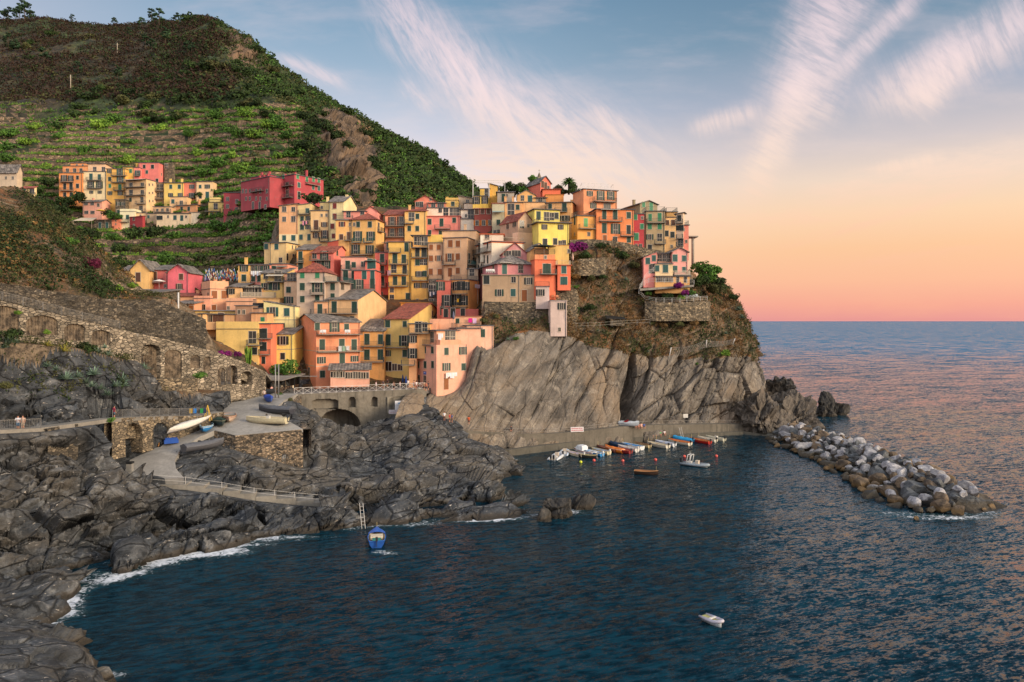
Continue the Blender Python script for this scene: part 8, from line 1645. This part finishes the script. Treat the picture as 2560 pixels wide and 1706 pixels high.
# ------------------------------------------------------------ restaurant pavilion on the ramp
def local(root, v): return Vector(v) - root.location
A0 = W(612, 994, 140); A0.z = PLAZA_Z; root = empty('restaurant_pavilion', tuple(A0)); tag(root, 'dark timber restaurant pavilion with grey canvas roof beside the ramp', 'restaurant')
c = [setz(W(612, 994, 139.5), PLAZA_Z), setz(W(698, 992, 140.5), PLAZA_Z), setz(W(748, 972, 149), PLAZA_Z), setz(W(655, 970, 151), PLAZA_Z)]; cl_ = [p - A0 for p in c]; up = Vector((0, 0, 1))
for i in range(4):
    a, b = cl_[i], cl_[(i + 1) % 4]; n = 4 if i in (0, 1) else 2
    for k in range(n): p = a + (b - a) * (k / n); MB().box(-.09, .09, -.09, .09, 0, 2.7).obj('post', M_DARK, root, tuple(p))
rf = MB(); o_ = [cl_[0] + Vector((-.8, -.9, 2.75)), cl_[1] + Vector((.9, -1.0, 2.45)), cl_[2] + Vector((1.2, .3, 3.0)), cl_[3] + Vector((-.5, .8, 3.5))]; rf.add([*o_, *[p + up * .14 for p in o_]], [(0, 3, 2, 1), (4, 5, 6, 7), (0, 1, 5, 4), (1, 2, 6, 5), (2, 3, 7, 6), (3, 0, 4, 7)]); rf.obj('roof', paint('7d756e', .9), root)
b_ = MB(); 
for a, b in ((cl_[3], cl_[0]), (cl_[2], cl_[3])): q = (b - a); b_.add([a, b, b + up * 2.8, a + up * 2.8], [(0, 1, 2, 3)])
b_.obj('back_wall', paint('2a211c', .9), root); r_ = MB(); railing(r_, [cl_[0], cl_[1], cl_[2]], 1.0, .5, .03); r_.obj('railing', M_WOOD, root)
MB().prism([(p.x, p.y) for p in cl_], .0, .12).obj('floor', M_WOOD, root)
for k in range(10):
    t = (k % 5 + .5) / 5; u_ = .3 + .4 * (k // 5); p = (cl_[0] + (cl_[1] - cl_[0]) * t) * (1 - u_) + (cl_[3] + (cl_[2] - cl_[3]) * t) * u_ + A0; m_ = MB(); m_.box(-.4, .4, -.4, .4, .72, .76); m_.bar((0, 0, 0), (0, 0, .72), .05)
    for sx in (-.65, .65): m_.box(sx - .2, sx + .2, -.2, .2, .42, .46); m_.box(sx + (.16 if sx > 0 else -.2), sx + (.2 if sx > 0 else -.16), -.2, .2, .46, .9); [m_.bar((sx + a, b, 0), (sx + a, b, .44), .02) for a in (-.17, .17) for b in (-.17, .17)]
    tag(m_.obj('dining_set', paint('c8b8a0', .7), None, tuple(p + up * .12), k), 'pale table with two chairs under the restaurant canopy', 'table set', 'tables under the restaurant canopy')
m_ = MB(); m_.box(-.95, .95, -.1, .1, 0, 1.05); m_.bar((-.8, 0, -2.2), (-.8, 0, 0), .05); m_.bar((.8, 0, -2.2), (.8, 0, 0), .05); tag(m_.obj('grey_panel', paint('7e8084', .7), None, tuple(W(592, 953, 138.5))), 'plain grey panel on posts at the left of the restaurant canopy', 'panel')
p0 = W(575, 940, 137); p1 = W(793, 941, 139); tag(MB().bar((0, 0, 0), p1 - p0, .09).obj('cross_beam', M_STEEL, None, tuple(p0)), 'long thin steel beam running above the restaurant roof', 'beam')
for px in (688.5, 696.5):
    tag(MB().bar((0, 0, 0), (0, 0, 6.4), .11, 8).obj('mast_pole', M_STEEL, None, tuple(W(px, 1000, 133))), 'left one of the twin steel poles by the ramp' if px < 690 else 'right one of the twin steel poles by the ramp', 'pole', 'twin steel poles')
o = empty('street_lamp', tuple(W(446, 856, 128))); tag(o, 'tall white lamp post in front of the peach house', 'lamp post'); MB().bar((0, 0, -1), (0, 0, 8.6), .13, 8).obj('pole', M_WHITE, o); m_ = MB(); m_.bar((-.6, 0, 4.5), (.8, 0, 4.6), .04); m_.box(.4, 1.0, -.12, .12, 4.5, 4.65); m_.box(-.9, -.4, -.12, .12, 4.4, 4.55); m_.obj('lamp_head', M_DARK, o)
for px, y0, y1, l in [(178, 178, 224, 'lower wooden utility pole on the brown hillside'), (294, 115, 149, 'upper wooden utility pole on the brown hillside')]:
    p = spot(px, y1); h_ = (y1 - y0) * p.y / F; m_ = MB(); m_.bar((0, 0, -.5), (0, 0, h_), .22, 6); m_.bar((-1, 0, h_ * .88), (1, 0, h_ * .88), .08); tag(m_.obj('utility_pole', paint('a89a86', .9), None, tuple(p)), l, 'utility pole', 'utility poles on the hill')
p = spot(463, 46); m_ = MB(); h_ = 20 * p.y / F; [m_.bar((sx * .5, 0, 0), (sx * .15, 0, h_), .1) for sx in (-1, 1)]; [m_.bar((-1.5, 0, h_ * q), (1.5, 0, h_ * q), .09) for q in (.55, .75, .95)]; tag(m_.obj('power_mast', M_IRON, None, tuple(p)), 'lattice power mast on the summit', 'mast')
# ------------------------------------------------------------ signs
def board(name, label, px, py, Y, wpx, hpx, col, rz=0.0, rows=(), posts=0.0, group=None):
    s_ = Y / F; w_, h_ = wpx * s_, hpx * s_; o = empty(name, tuple(W(px, py + hpx / 2, Y)), rz); tag(o, label, 'sign', group); MB().box(-w_ / 2, w_ / 2, -.03, .03, 0, h_).obj('panel', paint(col, .6), o)
    if rows:
        byc = {}
        for x0, x1, y0, y1, c in rows: byc.setdefault(c, MB()).box(-w_ / 2 + x0 * w_, -w_ / 2 + x1 * w_, -.036, -.031, h_ * (1 - y1), h_ * (1 - y0))
        for c, m_ in byc.items(): m_.obj('print', paint(c, .6), o)
    if posts: m_ = MB(); [m_.bar((x, 0, -posts), (x, 0, 0), .04) for x in (-w_ * .45, w_ * .45)]; m_.obj('post', M_STEEL, o)
def txt_rows(n, y0, y1, c, seed): 
    r = random.Random(seed); out = []; x = .05
    while x < .93: w_ = r.uniform(.02, .045); out.append((x, min(.95, x + w_), y0, y1, c)); x += w_ + r.choice([.012, .012, .035])
    return out
board('banner', 'white banner with two lines of red print on the quay railing', 1443, 1074, 156.5, 33, 12, 'd8d2d0', .12, txt_rows(1, .18, .40, 'c05a60', 1) + txt_rows(1, .58, .82, 'c05a60', 2))
board('warning_plate', 'small white plate with faint lines on the cliff above the quay', 1714, 1040, 171.5, 12, 9, 'dcd6cc', .1, txt_rows(1, .3, .4, 'a8a09a', 3) + txt_rows(1, .6, .7, 'a8a09a', 4))
board('notice_board', 'large white notice board with a blue mark below the bridge', 999, 1015, 143.5, 23, 25, 'd2d0d2', .1, [(.35, .65, .18, .3, '6a9ac0'), (.15, .85, .42, .46, 'b0b0b8'), (.3, .7, .75, .85, '8ab0c8')], .8)
board('notice_banner', 'low white banner with grey print at the foot of the notice board', 988, 1030, 142, 32, 10, 'c4bcc0', .1, txt_rows(1, .2, .42, '9a8a94', 5) + txt_rows(1, .6, .8, 'a8888c', 6))
board('shop_sign', 'small blue oval sign on the left wall of the big pink corner house', 1062, 933, 150, 8, 8, '1c3a7a', -.4, [(.2, .8, .35, .5, 'b8c0d8')])
board('wall_notice', 'white framed notice by the boat stands', 575, 977, 131, 9, 13, 'b8aeb0', 0, [(.2, .8, .3, .8, '3a3a40')], .6)
tag(MB().ball((0, 0, 0), (.38, .12, .38), 14, 6).obj('lifebuoy', paint('c8402c', .6), None, tuple(W(588, 974, 130.8))), 'red lifebuoy beside the framed notice', 'lifebuoy')
# ------------------------------------------------------------ ladders, bins, parasols, chairs
def ladder(label, px, y0, y1, Y, dY=0.0, w_=.5):
    a = W(px, y1, Y); b = W(px - 6, y0, Y + dY); d = b - a; m_ = MB(); s_ = Vector((w_ / 2, 0, 0)); m_.bar(-s_, d - s_, .035, 5); m_.bar(s_, d + s_, .035, 5); n = max(3, int(d.length / .45))
    for k in range(1, n): m_.bar(-s_ + d * (k / n), s_ + d * (k / n), .028, 4)
    tag(m_.obj('ladder', M_WHITE, None, tuple(a)), label, 'ladder')
ladder('white swim ladder on the rocks behind the blue fishing boat', 909, 1258, 1322, 96.2, 1.5, .45); ladder('thin steel ladder rising from the lower quay', 1706, 1068, 1093, 168.6, .2, .5)
m_ = MB(); m_.box(-.35, .35, -.3, .3, 0, 1.0); o = m_.obj('litter_bin', paint('8a8680', .6), None, tuple(W(325, 1178, 98.9))); tag(o, 'grey litter bin at the left edge of the ramp', 'bin'); MB().box(-.4, .4, -.35, .35, 1.0, 1.25).obj('lid', M_DARK, o)
m_ = MB(); m_.ball((0, 0, .35), (.28, .22, .4), 10, 6); m_.ball((.15, 0, .75), (.16, .14, .25), 8, 5); tag(m_.obj('yellow_buoy_bag', paint('d8b81c', .6), None, tuple(W(377, 1132, 105.6))), 'yellow float bag lying at the ramp edge', 'float')
m_ = MB(); m_.box(-.95, .95, -.5, .5, 0, .5); m_.box(-.8, .8, -.4, .4, .5, .75); tag(m_.obj('blue_tarpaulin', paint('1c4a9a', .8), None, tuple(W(428, 1108, 107)), .5), 'bundled blue tarpaulin in front of the second boat arch', 'tarpaulin')
m_ = MB(); [m_.bar((x, y, 0), (0, 0, 2.4), .05) for x in (-.5, .5) for y in (-.4, .4)]; tag(m_.obj('lifting_tripod', paint('c8a028', .6), None, tuple(W(519, 1052, 114.5))), 'yellow lifting tripod behind the blue rowing boat', 'tripod')
for px, c, l in [(477, 'c8a028', 'yellow towel on the promenade railing'), (487, '2a7ac8', 'blue towel on the promenade railing'), (504, '2a8a4a', 'green towel on the promenade railing'), (512, '2a3a5a', 'navy towel on the promenade railing')]:
    m_ = MB(); m_.box(-.22, .22, -.03, -.0, -.7, 0); m_.box(-.22, .22, .06, .09, -.55, 0); m_.box(-.22, .22, -.03, .09, 0, .03); tag(m_.obj('towel', paint(c, .9), None, tuple(W(px, 1022, 112.3 + (px - 477) * .03))), l, 'towel', 'towels on the promenade railing')
def parasol(label, px, py, Y, c, closed=True, r_=1.4, h_=2.6, base=None):
    p = base or W(px, py, Y); o = empty('parasol', tuple(p)); tag(o, label, 'parasol'); MB().bar((0, 0, 0), (0, 0, h_), .03, 6).obj('pole', M_WHITE, o); m_ = MB(); n = 8
    if closed: m_.rings([[(math.cos(k * .785) * w_, math.sin(k * .785) * w_, z) for k in range(n)] for z, w_ in ((h_ * .38, .2), (h_ * .6, .24), (h_ * .85, .14), (h_ + .05, .03))])
    else: m_.rings([[(math.cos(k * .785) * w_, math.sin(k * .785) * w_, z) for k in range(n)] for z, w_ in ((h_ * .82, r_), (h_ * .83 + .03, r_ * .97), (h_ * 1.0, .08))])
    m_.obj('canopy', paint(c, .85), o)
parasol('closed navy parasol nearest the pink corner house', 1026, 0, 0, '1c2c5a', base=pz(1026, 966)); parasol('closed navy parasol left of the other navy one', 1007, 0, 0, '1f3466', base=pz(1007, 968)); parasol('closed blue parasol by the covered boats', 1014, 0, 0, '24407a', base=pz(1015, 972)); parasol('open cream parasol over the cafe tables', 992, 0, 0, 'b8a890', False, base=pz(990, 962))
parasol('open white parasol beside the rose gabled house', 398, 727, 172, 'd8d0c8', False, 1.5); parasol('open yellow parasol on the lamp lit terrace of the hamlet', 252, 543, 250, 'd8b040', False, 1.6); parasol('folded dark green parasol on the orange cream terrace', 1360, 640, 168.2, '2a3c34', False, 2.8); parasol('folded pale parasol on the vermilion terrace', 1432, 662, 165.3, 'c8a08c'); parasol('grey closed parasol on the pink roof deck', 1134, 810, 155.5, '6a6c80')
def chair(label, p, rz, c, group): 
    m_ = MB(); m_.box(-.3, .3, -.3, .3, .34, .4); m_.box(-.3, .3, .26, .32, .4, 1.0, Matrix.Rotation(-.25, 4, 'X')); [m_.bar((a, b, 0), (a, b, .36), .03) for a in (-.27, .27) for b in (-.27, .27)]; [m_.box(a, a + .05, -.3, .3, .6, .64) for a in (-.33, .28)]; tag(m_.obj('deck_chair', paint(c, .6), None, tuple(p), rz), label, 'chair', group)
for i in range(4): chair('white reclining chair on the lilac house terrace', W(1219 + i * 5, 683, 164.8), .2, 'd8d4ce', 'white chairs on the lilac terrace')
for i in range(5): chair('pale deck chair in the garden of the cliff house', W(1712 + i * 8, 745, 176.2 + i * .3), .3, '9fa8ac', 'deck chairs in the cliff garden')
chair('white plastic chair on the stone terrace above the arches', W(380, 767, 126), .4, 'd8d8d4', None); chair('second white plastic chair on the stone terrace', W(388, 768, 126), -.4, 'd8d8d4', None)
for px in (803, 811, 866, 872): chair('white garden chair on the upper balcony of the coral house', W(px, 836, 148.6), .2, 'd8d4d0', 'chairs on the coral house balcony')
for i, (px, py) in enumerate([(1382, 747), (1396, 748)]): chair('orange brown sun chair on the rampart terrace', W(px, py, 165), .5 * i, 'b06a40', 'sun chairs on the rampart terrace')
# figures and laundry terrace: crowd of little coloured figures nobody could count
r_ = random.Random(3); cs = ['d8d4d0', '2a4a9a', 'a02a34', '2f8a8a', 'c8a060', '8a2a3a', 'e0dcd8', '3a6ab0', 'b87a5a']; m_ = MB()
for k in range(210):
    px = r_.uniform(511, 596); py = 704 - r_.random() * 26; p = W(px, py, 183 + (704 - py) * .12); m_.cur = r_.randrange(len(cs)); h_ = r_.uniform(.4, .85); q = .1; m_.rings([[(p.x + math.cos(i * 1.05) * w_, p.y + math.sin(i * 1.05) * w_, p.z + z * h_) for i in range(6)] for z, w_ in ((0, q), (.6, q * .9), (.78, q * .4), (1, q * .5), (1.05, .02))])
tag(m_.obj('figure_display', [paint(c, .7) for c in cs]), kind='stuff')
m_ = MB(); a = W(508, 706, 182.5); b = W(598, 706, 182.5); [m_.box(a.x, b.x, a.y + k * 1.2, a.y + k * 1.2 + 1.2, a.z - 4, a.z + k * .75) for k in range(4)]; tag(m_.obj('display_terrace', M_STONE2), 'stepped stone terrace carrying the many coloured figures', 'terrace')
# pergola frames, spire, supports
m_ = MB(); X0, X1 = W(1182, 495, 198), W(1262, 495, 199); hgt_ = 24 * 199 / F * 1.2
for q in (0, 1):
    for t_ in (0, .5, 1): p = X0 + (X1 - X0) * t_ - X0 + Vector((0, q * 3, 0)); m_.bar(p, p + Vector((0, 0, 4.6)), .08)
    m_.bar(Vector((0, q * 3, 4.6)), (X1 - X0) + Vector((0, q * 3, 4.6)), .08)
m_.bar((0, 0, 4.6), (0, 3, 4.6), .08); m_.bar(X1 - X0 + Vector((0, 0, 4.6)), X1 - X0 + Vector((0, 3, 4.6)), .08); tag(m_.obj('pergola', M_WHITE, None, tuple(X0 - Vector((0, 0, 0)))), 'white pergola frame on the yellow house terrace', 'pergola')
m_ = MB(); X0, X1 = W(1455, 471, 180.5), W(1533, 474, 183); d = X1 - X0; [m_.bar(d * t_ + Vector((0, q, 0)), d * t_ + Vector((0, q, 1.3)), .04) for t_ in (0, .2, .4, .6, .8, 1) for q in (0, 4)]; [m_.bar(Vector((0, q, 1.3)), d + Vector((0, q, 1.3)), .04) for q in (0, 4)]; [m_.bar(d * t_ + Vector((0, 0, 1.3)), d * t_ + Vector((0, 4, 1.3)), .04) for t_ in (0, 1)]; tag(m_.obj('roof_frame', M_WHITE, None, tuple(X0)), 'glass and white steel frame on the salmon villa roof', 'roof frame')
m_ = MB(); m_.rings([[(math.cos(k * .785) * w_, math.sin(k * .785) * w_, z) for k in range(8)] for z, w_ in ((-1, .9), (.6, .8), (.7, .95), (1.0, .7), (2.6, .15), (2.7, .03))]); m_.bar((0, 0, 2.6), (0, 0, 3.6), .05); m_.bar((-.3, 0, 3.3), (.3, 0, 3.3), .04); tag(m_.obj('church_spire', M_STONE2, None, tuple(W(1348, 456, 208))), 'stone church spire with a cross behind the topmost coral house', 'spire')
m_ = MB(); m_.bar((0, 0, -3), (0, 0, 5.2), .35, 8); m_.bar((-2.2, 2, -3), (-2.2, 2, 5.2), .35, 8); m_.box(-3.5, 1.2, -.8, 3, 5.2, 5.5); tag(m_.obj('terrace_support', concrete('9a9082', 'pillar', .3), None, tuple(W(1732, 645, 188))), 'concrete pillars holding the last terrace above the sea', 'pillars')
m_ = MB(); q = [(-2.6, 0, 0), (2.9, 0, 0), (2.4, -2.4, -1.3), (-4.2, -2.4, -1.3)]; m_.add(q + [(a, b, c - .06) for a, b, c in q], [(0, 1, 2, 3), (7, 6, 5, 4), (0, 4, 5, 1), (1, 5, 6, 2), (2, 6, 7, 3), (3, 7, 4, 0)]); m_.bar((-4, -2.3, -4), (-4, -2.3, -1.3), .05); m_.bar((2.3, -2.3, -4), (2.3, -2.3, -1.3), .05); tag(m_.obj('canvas_awning', paint('c4b49c', .85), None, tuple(W(222, 545, 253))), 'cream canvas awning spread left of the small stone house', 'awning')
for px, py, l in [(1070, 1012, 'dark shed roof')][:0]: pass
m_ = MB(); m_.box(-1.6, 1.6, -1.2, 1.2, 0, 1.6); o = m_.obj('garden_hut', M_STONE2, None, tuple(W(1542, 815, 170.5))); tag(o, 'tiny stone hut with drooping dark roof on the scrub slope', 'hut'); r2 = MB(); r2.add([(-2.6, -1.6, 1.7), (1.9, -1.6, 1.5), (1.9, 1.6, 1.9), (-2.6, 1.6, 2.3), (-2.6, -1.6, 1.85), (1.9, -1.6, 1.65), (1.9, 1.6, 2.05), (-2.6, 1.6, 2.45)], [(0, 3, 2, 1), (4, 5, 6, 7), (0, 1, 5, 4), (1, 2, 6, 5), (2, 3, 7, 6), (3, 0, 4, 7)]); r2.obj('roof', M_DARK, o)
